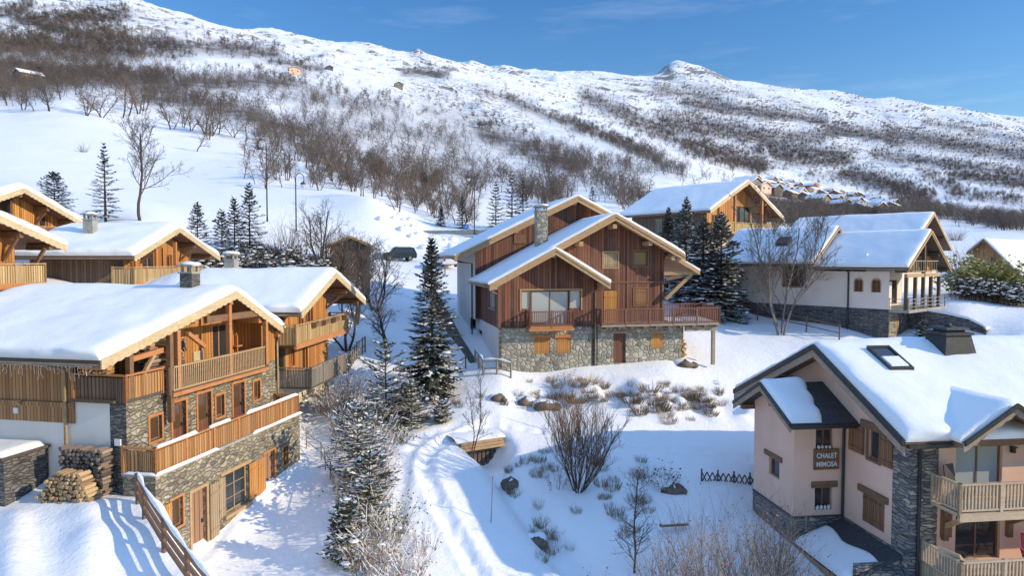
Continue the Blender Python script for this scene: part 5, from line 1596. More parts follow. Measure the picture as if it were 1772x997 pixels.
    # low wing with a lean-to roof further left
    mb = MB(); wall(mb, left(-1.0), -21, -14, 7, 11.6, [(-18.5, -16.5, 9.0, 11.0)]); wall(mb, front(14.0), -1, 2, 7, 11.6); H.put(mb, 'low_wing_wall', 'stucco_rose')
    window(H, left(-1.0), (-18.5, -16.5, 9.0, 11.0), 'glass', 'timber_brown', 1)
    gable_roof(H, ((-2.2, 11.7), (3.6, 14.6), (8, 12.4)), 14.0, 22, .2, 'timber_dark', .3, 'trim_pale', False, (), 'timber_dark', 1, 103, .22, .03)
    pipe(H, [(-.9, 3.2, 13.2), (-.1, 3.2, 12.9), (-.08, 3.2, 7)], 'metal_dark', .07)
    return H
VILLA = villa()

def rear_wing():
    H = House('ridge_chalet', 'long snowy roof with a bare wooden gable, rising behind the villa', 'house', 1585, 74, math.radians(40), 9.0)
    prof = ((-4.5, 15.3), (1.4, 19.0), (7.0, 15.2))
    rl = roof_lines(prof, .2)
    mb = MB(); wall(mb, front(0), -3.6, 6.2, 13, 19, [(.6, 2.2, 15.6, 16.8)], rl); H.put(mb, 'gable_wall', 'wood_brown')
    mb = MB(); wall(mb, front(0), -3.6, 6.2, 8, 13); wall(mb, left(-3.6), -13, 0, 8, 15.6); wall(mb, right(6.2), 0, 13, 8, 15.6); wall(mb, front(13), -3.6, 6.2, 8, 19, [], rl); H.put(mb, 'rendered_wall', 'stucco_rose')
    window(H, front(0), (.6, 2.2, 15.6, 16.8), 'glass', 'timber_brown', 1)
    gable_roof(H, prof, -1.2, 14, .22, 'timber_dark', .32, 'timber_tan', False, (-.02, -.6, .6), 'timber_dark', 1.3, 104, .3, .03)
rear_wing()

def barn_house():
    H = House('barn_house', 'steep roofed brown house with a pale base standing alone past the hedge', 'house', 1690, 85, math.radians(-55), 8.0)
    prof = ((-.75, 14.85), (1.05, 16.5), (5.1, 12.0))
    rl = roof_lines(prof, .2)
    mb = MB(); wall(mb, front(0), -.35, 4.6, 11.75, 17, [(1.55, 2.1, 13.2, 14.3)], rl); wall(mb, left(-.35), -14, 0, 11, 15.2); H.put(mb, 'gable_wall', 'wood_brown')
    mb = MB(); wall(mb, front(0), -.35, 4.6, 7.0, 11.75, [(2.6, 3.2, 10.9, 11.45)]); wall(mb, right(4.6), 0, 14, 7, 12.4); wall(mb, front(14), -.35, 4.6, 7, 17, [], rl); H.put(mb, 'base_wall', 'stucco_rose')
    window(H, front(0), (1.55, 2.1, 13.2, 14.3), 'glass', 'timber_brown', 1); window(H, front(0), (2.6, 3.2, 10.9, 11.45), 'glass', 'timber_brown', 1)
    gable_roof(H, prof, -1.0, 15, .25, 'timber_brown', .24, 'timber_brown', False, (-.02,), 'timber_brown', 1, 105, .3, .03)
barn_house()
# ------------------------------------------------------------------ plants
def segs_mesh(name, S, n=3, tip=True):
    """S: rows of (x0,y0,z0,x1,y1,z1,r0,r1) -> thin tapered tubes in one mesh"""
    S = np.asarray(S, dtype=float).reshape(-1, 8)
    p, q, r0, r1 = S[:, 0:3], S[:, 3:6], S[:, 6], S[:, 7]
    d = q - p
    d /= (np.linalg.norm(d, axis=1, keepdims=True) + 1e-9)
    up = np.where(np.abs(d[:, 2:3]) < 0.9, np.array([[0, 0, 1.0]]), np.array([[1.0, 0, 0]]))
    e1 = np.cross(d, up); e1 /= (np.linalg.norm(e1, axis=1, keepdims=True) + 1e-9)
    e2 = np.cross(d, e1)
    m = len(S)
    V = np.empty((m, 2 * n, 3))
    for k in range(n):
        a = 2 * math.pi * k / n
        o = e1 * math.cos(a) + e2 * math.sin(a)
        V[:, k] = p + o * r0[:, None]
        V[:, n + k] = q + o * r1[:, None]
    base = (np.arange(m) * 2 * n)[:, None]
    F = []
    for k in range(n):
        k2 = (k + 1) % n
        F.append(np.stack([base[:, 0] + k, base[:, 0] + k2, base[:, 0] + n + k2, base[:, 0] + n + k], 1))
    return raw_mesh(name, V.reshape(-1, 3), np.stack(F, 1).reshape(-1, 4))

def raw_mesh(name, V, F, smooth=False):
    V = np.asarray(V, dtype=np.float32); F = np.asarray(F, dtype=np.int32)
    me = bpy.data.meshes.new(name)
    me.vertices.add(len(V)); me.vertices.foreach_set('co', V.ravel())
    k = F.shape[1]
    me.loops.add(F.size); me.loops.foreach_set('vertex_index', F.ravel())
    me.polygons.add(len(F)); me.polygons.foreach_set('loop_start', np.arange(0, F.size, k, dtype=np.int32))
    if smooth: me.polygons.foreach_set('use_smooth', np.ones(len(F), dtype=bool))
    me.update(calc_edges=True)
    return me

def norm(v):
    l = math.sqrt(v[0] * v[0] + v[1] * v[1] + v[2] * v[2]) + 1e-9
    return (v[0] / l, v[1] / l, v[2] / l)

def bare_segs(seed, H, r0, levels=3, kids=(9, 6, 5), spread=0.55, lens=(0.5, 0.5, 0.5), up=0.25, wob=0.12, start=0.22, stems=1, stem_fan=0.25, trunk_len=1.0, rmin=0.006, nseg=(9, 5, 3, 2)):
    """leafless tree: lists of trunk and branch segments"""
    rg = rng_of(seed)
    trunk, crown = [], []
    def grow(p, d, L, r, lv):
        k = nseg[min(lv, len(nseg) - 1)]
        pts = [(p, d, r)]
        for i in range(k):
            t = (i + 1) / k
            d = norm((d[0] + rg.gauss(0, wob), d[1] + rg.gauss(0, wob), d[2] + rg.gauss(0, wob * .6) + (up * 0.35 if lv else 0.08)))
            q = (p[0] + d[0] * L / k, p[1] + d[1] * L / k, p[2] + d[2] * L / k)
            r2 = max(rmin * .7, r * (1 - 0.75 / k * 1.0) if lv == 0 else r * (1 - .55 / k))
            (trunk if lv == 0 else crown).append((*p, *q, r, r2))
            p, r = q, r2
            pts.append((p, d, r))
        if lv < levels:
            n = kids[min(lv, len(kids) - 1)]
            s0 = start if lv == 0 else 0.15
            for j in range(n):
                t = s0 + (1 - s0) * (j + rg.random()) / n
                f = t * k; i = min(int(f), k - 1); f -= i
                a, b = pts[i], pts[i + 1]
                o = tuple(a[0][c] + (b[0][c] - a[0][c]) * f for c in range(3))
                az = rg.uniform(0, 2 * math.pi) if lv == 0 else rg.uniform(0, 2 * math.pi)
                dd = a[1]
                ref = (0, 0, 1) if abs(dd[2]) < .9 else (1, 0, 0)
                e1 = norm((dd[1] * ref[2] - dd[2] * ref[1], dd[2] * ref[0] - dd[0] * ref[2], dd[0] * ref[1] - dd[1] * ref[0]))
                e2 = (dd[1] * e1[2] - dd[2] * e1[1], dd[2] * e1[0] - dd[0] * e1[2], dd[0] * e1[1] - dd[1] * e1[0])
                sp = spread * rg.uniform(.75, 1.3)
                w = (math.cos(az) * math.sin(sp), math.sin(az) * math.sin(sp), math.cos(sp))
                nd_ = norm(tuple(e1[c] * w[0] + e2[c] * w[1] + dd[c] * w[2] for c in range(3)))
                nd_ = norm((nd_[0], nd_[1], nd_[2] + up * .5))
                cl = L * lens[min(lv, len(lens) - 1)] * rg.uniform(.65, 1.15) * (1.15 - .55 * t if lv == 0 else 1.1 - .4 * t)
                grow(o, nd_, cl, max(rmin, (a[2] + (b[2] - a[2]) * f) * rg.uniform(.42, .6)), lv + 1)
    for s in range(stems):
        if stems == 1: d = norm((rg.gauss(0, .04), rg.gauss(0, .04), 1)); o = (0, 0, -.3)
        else:
            a = 2 * math.pi * (s + rg.random() * .7) / stems
            fan = stem_fan * rg.uniform(.3, 1.15)
            d = norm((math.cos(a) * fan, math.sin(a) * fan, 1)); o = (math.cos(a) * .12 * H / 6, math.sin(a) * .12 * H / 6, -.3)
        grow(o, d, H * trunk_len * (rg.uniform(.75, 1.0) if stems > 1 else 1), r0 * (rg.uniform(.7, 1) if stems > 1 else 1), 0)
    return trunk, crown

def bare_tree(name, label, loc, seed, H, r0, mat='twig_grey', trunk_mat='bark', cat='tree', group=None, rz=0, n=3, buds=None, **kw):
    tr, cr = bare_segs(seed, H, r0, **kw)
    root = empty(name, loc, rz)
    tag(root, label, cat, group)
    me = segs_mesh('trunk', tr, 6); me.materials.append(M[trunk_mat]); link('trunk' if cat == 'tree' else 'stems', me, root)
    me = segs_mesh('crown', cr, n); me.materials.append(M[mat]); link('crown' if cat == 'tree' else 'twigs', me, root)
    if buds:
        rg = rng_of(seed + 1)
        mb = MB()
        for s in rg.sample(cr, min(len(cr), buds)):
            c = s[3:6]; q = rg.uniform(.02, .05)
            for k in range(2):
                a = rg.uniform(0, 6.28); b_ = rg.uniform(-.8, .8)
                e = (q * math.cos(a), q * math.sin(a), q * b_); f_ = (-q * math.sin(a), q * math.cos(a), q)
                mb.face([c, (c[0] + e[0], c[1] + e[1], c[2] + e[2]), (c[0] + e[0] + f_[0], c[1] + e[1] + f_[1], c[2] + e[2] + f_[2]), (c[0] + f_[0], c[1] + f_[1], c[2] + f_[2])])
        mb.build('dry_leaves', M['bud_red'], root)
    return root

def conifer_parts(seed, H, R, whorls=26, per=7, start=0.08, droop=0.35, snow=0.35, dens=1.0, twig_w=0.075, needle='needles', ragged=0.25, top_pow=0.85):
    """fir or spruce: trunk, needle sprays and the snow that lies on them"""
    rg = rng_of(seed)
    trunk = [(0, 0, -.4, 0, 0, H * .5, H * .018, H * .010), (0, 0, H * .5, 0, 0, H * .985, H * .010, .012)]
    V, SV = [], []
    wood = []
    def spray(o, d, L, w, tilt):
        """one flat spray: a long narrow kite with a ragged edge, plus side fingers"""
        hx, hy = -d[1], d[0]
        hl = math.hypot(hx, hy) + 1e-9; hx, hy = hx / hl, hy / hl
        up = (-d[0] * d[2], -d[1] * d[2], 1 - d[2] * d[2])
        t = (o[0] + d[0] * L, o[1] + d[1] * L, o[2] + d[2] * L)
        m = (o[0] + d[0] * L * .45, o[1] + d[1] * L * .45, o[2] + d[2] * L * .45)
        V.append((o, (m[0] + hx * w, m[1] + hy * w, m[2] - tilt), t, (m[0] - hx * w, m[1] - hy * w, m[2] - tilt)))
        return o, m, t, hx, hy
    for i in range(whorls):
        f = i / (whorls - 1)
        z = H * (start + (1 - start) * f ** .95) * .985
        env = R * ((1 - f) ** top_pow) * (0.9 + .1 * math.sin(i * 2.3)) + .05
        if f < .12: env *= .75 + 2 * f
        k = max(3, int(per * (1 - .45 * f)))
        a0 = rg.uniform(0, 6.28)
        for j in range(k):
            a = a0 + 2 * math.pi * (j + rg.uniform(-.3, .3)) / k
            L = env * rg.uniform(1 - ragged, 1 + ragged * .5)
            el = 0.5 * f - droop * (1 - f) * rg.uniform(.5, 1.2) + rg.gauss(0, .06)
            ca, sa = math.cos(a), math.sin(a)
            # the branch sags and turns up at its tip
            P = []
            n = max(3, int(L / .28))
            for q in range(n + 1):
                t = q / n
                P.append((ca * L * t, sa * L * t, z + L * t * el + L * .22 * t * t * (0.6 if f < .7 else 1)))
            wood.append((*P[0], *P[n], .02 + .006 * L, .008))
            loaded = rg.random() < snow * 1.5
            for q in range(n):
                o = P[q + 1] if q < n - 1 else P[q]
                d = norm(tuple(P[q + 1][c] - P[q][c] for c in range(3)))
                t = (q + .5) / n
                if t < .18 and L > .8: continue
                m = int(max(1, round(2.2 * dens)))
                for side in (-1, 1):
                    for s in range(m):
                        fa = side * rg.uniform(.5, 1.25)
                        cd, sd = math.cos(fa), math.sin(fa)
                        dd = norm((d[0] * cd - d[1] * sd, d[0] * sd + d[1] * cd, d[2] - rg.uniform(.0, .35)))
                        l = min(.62, L * .55) * (1.1 - .65 * t) * rg.uniform(.6, 1.2) + .08
                        oo = tuple(P[q][c] + (P[q + 1][c] - P[q][c]) * rg.random() for c in range(3))
                        w = twig_w * rg.uniform(.7, 1.3)
                        _, mm, tt, hx, hy = spray(oo, dd, l, w, .02)
                        if (loaded and rg.random() < .75) or rg.random() < snow * .35:
                            ws = w * rg.uniform(.8, 1.5); h = .035
                            SV.append(((oo[0], oo[1], oo[2] + h), (mm[0] + hx * ws, mm[1] + hy * ws, mm[2] + h * .6), (mm[0] + dd[0] * l * .3, mm[1] + dd[1] * l * .3, mm[2] + dd[2] * l * .3 + h), (mm[0] - hx * ws, mm[1] - hy * ws, mm[2] + h * .6)))
            # leader spray at the tip
            d = norm(tuple(P[n][c] - P[n - 1][c] for c in range(3)))
            spray(P[n - 1], d, .3 + .1 * L, twig_w, .01)
    spray((0, 0, H * .93), (0.02, 0.02, 1), H * .07, .04, 0)
    V = np.array(V).reshape(-1, 3); F = np.arange(len(V)).reshape(-1, 4)
    crown = raw_mesh('crown', V, F)
    crown.materials.append(M[needle])
    tm = segs_mesh('trunk', trunk + wood, 6); tm.materials.append(M['bark'])
    sm = None
    if SV:
        SV = np.array(SV).reshape(-1, 3)
        sm = raw_mesh('snow', SV, np.arange(len(SV)).reshape(-1, 4)); sm.materials.append(M['snow_clump'])
    return tm, crown, sm

def conifer(name, label, loc, seed, H, R, group=None, rz=0, clumps=0, **kw):
    tm, cm, sm = conifer_parts(seed, H, R, **kw)
    root = empty(name, loc, rz); tag(root, label, 'tree', group)
    link('trunk', tm, root); link('crown', cm, root)
    if sm: link('snow', sm, root)
    if clumps:
        rg = rng_of(seed + 9); mb = MB()
        for k in range(clumps):
            f = rg.random() ** 1.4; a = rg.uniform(math.pi, 2 * math.pi) if rg.random() < .7 else rg.uniform(0, 6.28)
            r = R * (1 - f) ** .85 * rg.uniform(.5, .85); z = H * (.08 + .92 * f)
            s = rg.uniform(.06, .17) * (1 - .4 * f)
            mb.lump((r * math.cos(a), r * math.sin(a), z - .25 * r + .05), s * rg.uniform(1, 2.2), s * rg.uniform(1, 2), s * .5, rg, 7, 4)
        mb.build('snow_clumps', M['snow_clump'], root)
    return root

def shrub(name, label, loc, seed, H, R, stems=40, mat='twig_brown', leaf=None, leaves=0, snow=0, group=None, cat='shrub', kids=5, thick=.012, fan=.5, leaf_size=.09, lean=(0, 0), wide=None):
    """many thin stems from one root, optional leaves and snow clumps"""
    rg = rng_of(seed)
    segs = []; tips = []
    for s in range(stems):
        a = rg.uniform(0, 6.28); b = math.sqrt(rg.random())
        rx = wide or R
        o = (math.cos(a) * rx * .55 * b, math.sin(a) * R * .55 * b, -.2)
        h = H * rg.uniform(.55, 1.05) * (1 - .25 * b)
        d = norm((math.cos(a) * fan * b + rg.gauss(0, .12) + lean[0], math.sin(a) * fan * b + rg.gauss(0, .12) + lean[1], 1))
        p, r = o, thick * rg.uniform(.7, 1.2)
        k = 5
        for i in range(k):
            d = norm((d[0] + rg.gauss(0, .12), d[1] + rg.gauss(0, .12), d[2]))
            q = tuple(p[c] + d[c] * h / k for c in range(3))
            segs.append((*p, *q, r, r * .75)); 
            if i >= 1:
                for _ in range(max(1, kids // 3) if rg.random() < .8 else 0):
                    az = rg.uniform(0, 6.28); l = h * rg.uniform(.12, .3)
                    dd = norm((d[0] + math.cos(az) * .7, d[1] + math.sin(az) * .7, d[2] + .1))
                    e = tuple(q[c] + dd[c] * l for c in range(3))
                    segs.append((*q, *e, r * .55, r * .3)); tips.append(e)
            p, r = q, r * .75
        tips.append(p)
    root = empty(name, loc); tag(root, label, cat, group)
    me = segs_mesh('stems', segs, 3); me.materials.append(M[mat]); link('stems', me, root)
    if leaf and leaves:
        V = []
        for i in range(leaves):
            t = rg.choice(tips); s = leaf_size * rg.uniform(.6, 1.4)
            c = tuple(t[k] + rg.gauss(0, .12) for k in range(2)) + (t[2] - abs(rg.gauss(0, H * .16)),)
            a, b_ = rg.uniform(0, 6.28), rg.uniform(-.9, .9)
            u = (math.cos(a) * s, math.sin(a) * s, b_ * s); v = (-math.sin(a) * s * .5, math.cos(a) * s * .5, rg.uniform(-.4, .4) * s)
            V += [c, tuple(c[k] + u[k] * .5 + v[k] for k in range(3)), tuple(c[k] + u[k] for k in range(3)), tuple(c[k] + u[k] * .5 - v[k] for k in range(3))]
        V = np.array(V); me = raw_mesh('leaves', V, np.arange(len(V)).reshape(-1, 4)); me.materials.append(M[leaf]); link('leaves', me, root)
    if snow:
        lie = [s for s in segs if abs(s[5] - s[2]) < .85 * math.dist(s[:3], s[3:6]) and rg.random() < min(.5, snow / 36)]
        if lie:
            me = segs_mesh('twig_snow', [(s[0], s[1], s[2] + s[6] * 1.1, s[3], s[4], s[5] + s[7] * 1.1 + .01, s[6] * 1.3 + .008, s[7] * 1.2 + .008) for s in lie], 4); me.materials.append(M['snow_clump']); link('twig_snow', me, root)
        mb = MB()
        for i in range(snow):
            t = rg.choice(tips); s = rg.uniform(.03, .085) * min(1.3, max(.6, H / 2))
            mb.lump((t[0], t[1], t[2] - rg.uniform(0, H * .4)), s * rg.uniform(1, 2.2), s * rg.uniform(1, 2), s * .55, rg, 6, 4)
        mb.build('snow', M['snow_clump'], root)
    return root

# ---- firs
def loc_at(px, py, Y=None):
    if Y is None:
        x, y, z = stand(px, py)
        return (x, y, z)
    x = (px - CXP) / bearing(px, py)[1] / FPX * Y
    return (x, Y, gz(x, Y))

conifer('fir_tree', 'tall dark fir dusted with snow standing alone beside the shaded path to the dark chalet', loc_at(748, 690, 43), 3, 9.9, 2.35, whorls=40, per=9, droop=.48, snow=.36, start=.05, dens=1.4, twig_w=.095, clumps=14, ragged=.3)
conifer('fir_tree', 'short broad snow laden fir on the field edge behind the highest chalet', loc_at(95, 374, 66), 4, 4.0, 2.0, whorls=17, per=8, droop=.2, snow=.75, dens=1.1, clumps=26, top_pow=.6)
conifer('fir_tree', 'sparse dark spruce with open branches beside the large bare tree on the field', loc_at(183, 390, 64), 5, 7.3, 1.75, whorls=19, per=6, droop=.25, snow=.12, ragged=.4, start=.1)
for k, (px, py, Y, h, r, lab) in enumerate([
    (343, 470, 60, 4.9, 1.6, 'small snowy spruce next to the eave of the brown sided chalet'),
    (385, 472, 58, 5.3, 1.9, 'dark snowy spruce in the middle of the clump above the hedge'),
    (407, 468, 60, 5.2, 1.5, 'slim snowy spruce between two others above the hedge'),
    (433, 462, 62, 5.8, 1.8, 'tallest spruce of the clump above the hedge, beside the tall lamp post'),
    (1186, 515, 68, 10.4, 2.9, 'tall snowy fir with its tip against the hill chalet eave'),
    (1216, 522, 63, 9.0, 2.9, 'snow covered fir in the middle of the group beside the deck'),
    (1247, 530, 61.5, 9.6, 3.3, 'broad fir with heavy snow on its lower boughs, beside the deck of the dark chalet'),
    (1156, 470, 72, 9.0, 2.0, 'fir half hidden by the dark chalet roof'),
    (1278, 520, 66, 6.4, 2.5, 'lower fir with dark boughs beside the multi stemmed bare tree'),
    (1598, 598, 51.5, 2.7, 1.15, 'small snow capped fir in front of the villa basement'),
    (886, 400, 128, 11.0, 3.0, 'dark spruce above the twin chalet roof, tallest of its group'),
    (858, 400, 124, 9.0, 2.6, 'dark spruce above the twin chalet roof, beside the lamp post'),
    (905, 400, 130, 9.8, 2.6, 'dark spruce nearest the chimney of the dark chalet'),
    (800, 397, 127, 6.0, 1.7, 'green brown spruce beside the road wall'),
    (763, 392, 128, 3.4, 1.2, 'tiny dark spruce standing over the road wall'),
    (1025, 372, 175, 7.0, 2.0, 'small spruce on the slope past the twin chalet gable')]):
    big = h > 8.5 and Y < 75
    conifer('fir_tree' if 'fir' in lab else 'spruce_tree', lab, loc_at(px, py, Y), 20 + k, h, r, whorls=36 if big else (20 if Y < 75 else 16), per=8 if big else 7, droop=.45 if big else .2, snow=.8 if 1180 < px < 1290 or px > 1500 else .3, dens=1.6 if big else 1.1, clumps=60 if px in (1247, 1216, 1186, 1278) else (8 if Y < 70 else 0), twig_w=.11 if big else .085 if Y < 75 else .16, group=None, start=.04)

# ---- firs and evergreen bushes of the garden strip by the drive
conifer('pine_tree', 'young pine with pale frosted needles among brown whips beside the gully', loc_at(668, 735, 39.5), 61, 4.7, 1.7, whorls=12, per=7, droop=-.1, snow=.85, needle='needles_green', ragged=.6, twig_w=.09, top_pow=.45, dens=1.1, clumps=12)
conifer('pine_tree', 'low frosted pine at the foot of the tall fir', loc_at(712, 748, 39), 62, 2.6, 1.3, whorls=9, per=8, droop=-.1, snow=.7, needle='needles_green', ragged=.4, top_pow=.5, dens=1.1, clumps=6)
conifer('spruce_tree', 'dark blue green spruce with snow pads beside the garden posts', loc_at(620, 850, 32.8), 63, 3.7, 1.75, whorls=13, per=7, droop=.15, snow=.75, needle='needles_green', clumps=10, ragged=.6, top_pow=.42, dens=1.1)
conifer('spruce_tree', 'green spruce in the strip between the drive and the trodden path', loc_at(640, 925, 29.3), 64, 3.1, 1.3, whorls=11, per=7, droop=.1, snow=.55, needle='needles_green', ragged=.6, top_pow=.42, dens=1.1, clumps=4)
conifer('spruce_tree', 'dark snowy spruce at the lower end of the garden strip', loc_at(600, 985, 26.6), 65, 2.4, 1.0, whorls=11, per=8, droop=.3, snow=.6, needle='needles_green', ragged=.35, top_pow=.6, dens=1.2, clumps=6)
conifer('pine_tree', 'little frosted pine beside the path under the tall fir', loc_at(765, 735, 39.6), 66, 1.2, .8, whorls=6, per=7, droop=-.1, snow=.6, needle='needles_green', top_pow=.5)
for k, (px, py, Y, h, r, st, mat, leaf, nl, sn, lab) in enumerate([
    (575, 712, 40.5, 2.9, 1.5, 60, 'twig_brown', 'grass_dry', 500, 16, 'brown tangled shrub below the wooden deck of the honey coloured chalet'),
    (610, 705, 41, 3.2, 1.5, 60, 'twig_brown', 'grass_dry', 350, 14, 'tall brown whips beside the frosted young pine'),
    (555, 668, 43, 2.2, 1.2, 45, 'twig_brown', 'bud_red', 120, 14, 'reddish shrub against the deck of the honey coloured chalet'),
    (640, 770, 36.8, 2.6, 1.4, 50, 'twig_brown', 'needles_green', 420, 18, 'half evergreen shrub at the top of the garden strip'),
    (690, 775, 37, 1.3, 1.1, 34, 'twig_brown', 'needles_green', 260, 12, 'low snowy evergreen shrub by the path bend'),
    (650, 862, 31.8, 2.4, 1.2, 60, 'twig_red', 'bud_red', 200, 14, 'red stemmed shrub halfway down the garden strip'),
    (668, 945, 28.2, 2.5, 1.2, 80, 'twig_pale', 'needles_green', 420, 18, 'pale twiggy shrub beside the trodden path'),
    (640, 1000, 26, 2.7, 1.2, 90, 'twig_pale', 'grass_dry', 300, 18, 'beige thicket at the lower end of the garden strip'),
    (700, 1010, 25.5, 2.2, 1.1, 80, 'twig_pale', 'bud_red', 120, 14, 'pale thicket with snow caps beside the lower path'),
    (612, 930, 29, 1.6, .9, 40, 'twig_brown', 'leaf_dark', 420, 12, 'dark leafy shrub against the garden posts'),
    (735, 955, 27.6, 1.5, .8, 26, 'twig_pale', None, 0, 2, 'thin whips leaning over the trodden path'),
    (645, 815, 34.2, 2.6, 1.4, 90, 'twig_brown', 'bud_red', 160, 14, 'dense brown twigs around the frosted spruce in the garden strip'),
    (630, 895, 30.3, 2.3, 1.2, 90, 'twig_pale', 'needles_green', 260, 14, 'dense beige twigs between the two garden strip spruces'),
    (600, 745, 38, 2.2, 1.4, 80, 'twig_brown', 'grass_dry', 240, 12, 'brown twigs beyond the upper end of the drive'),
    (690, 720, 40.5, 2.3, 1.3, 80, 'twig_pale', 'grass_dry', 160, 16, 'frosted tan whips between the young pine and the tall fir'),
    (585, 790, 36, 1.0, .7, 26, 'twig_brown', 'leaf_dark', 160, 6, 'low snowy shrub at the end of the drive'),
    ]):
    shrub('garden_shrub', lab, loc_at(px, py, Y), 200 + k, h, r, st, mat, leaf, nl, sn, cat='shrub', fan=.45, thick=.016)

# ---- leafless trees near the houses
bare_tree('bare_tree', 'large bare tree with a round open crown on the field behind the brown sided chalet', loc_at(243, 390, 64), 301, 8.6, .15, levels=4, kids=(14, 7, 6, 4), spread=.8, lens=(.5, .55, .5, .5), up=.3, start=.28, rmin=.010, mat='twig_grey', wob=.14)
bare_tree('bare_tree', 'multi stemmed bare tree with pale trunks on the snow before the villa', loc_at(1352, 582, 56.5), 302, 10.8, .11, levels=4, kids=(13, 7, 5, 4), spread=.7, lens=(.46, .52, .5, .5), up=.35, start=.22, stems=4, stem_fan=.24, rmin=.009, mat='twig_grey', trunk_mat='bark_pale')
bare_tree('bare_bush', 'large leafless bush fanning out from one base beside the stream', loc_at(1000, 858, 33.6), 303, 4.9, .036, levels=3, kids=(9, 6, 4), spread=.45, lens=(.42, .5, .5), up=.3, start=.18, stems=24, stem_fan=.6, rmin=.005, mat='twig_brown', trunk_mat='bark', cat='bush', trunk_len=1.0)
bare_tree('bare_tree', 'slender leafless sapling rooted in the bank by the plank footbridge', loc_at(815, 812, 36.2), 304, 4.7, .05, levels=3, kids=(14, 5, 3), spread=.7, lens=(.3, .5, .5), start=.3, rmin=.007, mat='twig_grey', stems=2, stem_fan=.12)
bare_tree('bare_tree', 'young upright leafless tree in the blue shade before the pale thicket', loc_at(1098, 985, 28), 305, 4.3, .055, levels=3, kids=(30, 6, 3), spread=1.0, lens=(.26, .5, .5), up=.3, start=.15, rmin=.006, wob=.05, mat='twig_grey')
for k, (px, py, Y, h, st, lab) in enumerate([
    (615, 560, 52, 7.0, 2, 'dark bare tree behind the eave of the honey coloured chalet'),
    (650, 540, 56, 6.2, 3, 'spreading bare tree over the shaded gully beside the wooden hut'),
    (585, 520, 58, 5.5, 3, 'bare tree crowded between the hedge and the wooden hut'),
    (672, 600, 49, 4.5, 2, 'small bare tree in the shade left of the tall fir'),
    (555, 480, 61, 5.6, 3, 'bare tree rising from the hedge under the lower street lamp'), (635, 500, 59, 5.4, 3, 'bare tree with dark fine branches in front of the wooden hut'), (600, 600, 48, 5.2, 3, 'bare tree close to the balcony end of the honey coloured chalet')]):
    bare_tree('bare_tree', lab, loc_at(px, py, Y), 320 + k, h, .13, levels=4, kids=(10, 5, 4, 3), spread=.8, lens=(.5, .55, .5, .5), up=.2, start=.2, stems=st, stem_fan=.4, rmin=.008, mat='twig_grey')
for k, (px, py, Y, h, r, st, lab) in enumerate([
    (1160, 1010, 25.5, 3.1, 1.0, 34, 'pale twiggy thicket with red buds rising beside the upright young tree'),
    (1225, 1010, 25.5, 3.6, 1.2, 46, 'tallest pale thicket with red buds below the plank in the snow'),
    (1290, 1000, 26, 3.4, 1.1, 40, 'pale twiggy thicket with red buds near the pink chalet plinth'),
    (1345, 985, 26.6, 2.9, 1.0, 40, 'pale twiggy thicket pressed against the stone plinth of the pink chalet'),
    (1110, 1020, 25, 1.9, .8, 16, 'few thin pale whips at the edge of the blue shade'),
    (1390, 1010, 25.2, 1.7, .8, 30, 'pale thicket beside the lean to porch roof'),
    (1050, 1000, 26.5, 1.5, .7, 10, 'lone thin whips standing in the shaded snow')]):
    r_ = shrub('twig_thicket', lab, loc_at(px, py, Y), 340 + k, h * 1.2, r * 1.15, int(st * 1.7), 'twig_pale', 'bud_red', 90 + st * 3, 0, cat='thicket', fan=.4, thick=.019, kids=6, leaf_size=.07)
for k, (px, py, Y, h, r, st, lab, sn) in enumerate([
    (1140, 835, 34.5, 1.3, 1.4, 60, 'dark tangled bush capped with snow where the shade begins', 22),
    (985, 650, 44, 1.0, .8, 24, 'brown dry stalks at the foot of the dark chalet bank', 3),
    (965, 840, 34, 2.0, .7, 16, 'dark leaning stalks on the near side of the large bush', 2),
    (905, 705, 42, .7, .8, 16, 'dark stalks poking through snow under the dark chalet fence', 2),
    (760, 700, 42.3, 1.7, 1.2, 40, 'bare brown undergrowth at the foot of the tall fir', 4),
    (1460, 985, 26.5, 1.0, .6, 20, 'brown stalks between the porch roof and the plinth', 2)]):
    shrub('bank_shrub', lab, loc_at(px, py, Y), 360 + k, h, r, st, 'twig_brown', 'leaf_dark' if k == 0 else 'grass_dry', 200 if k == 0 else 60, sn, cat='shrub', fan=.6, thick=.014)

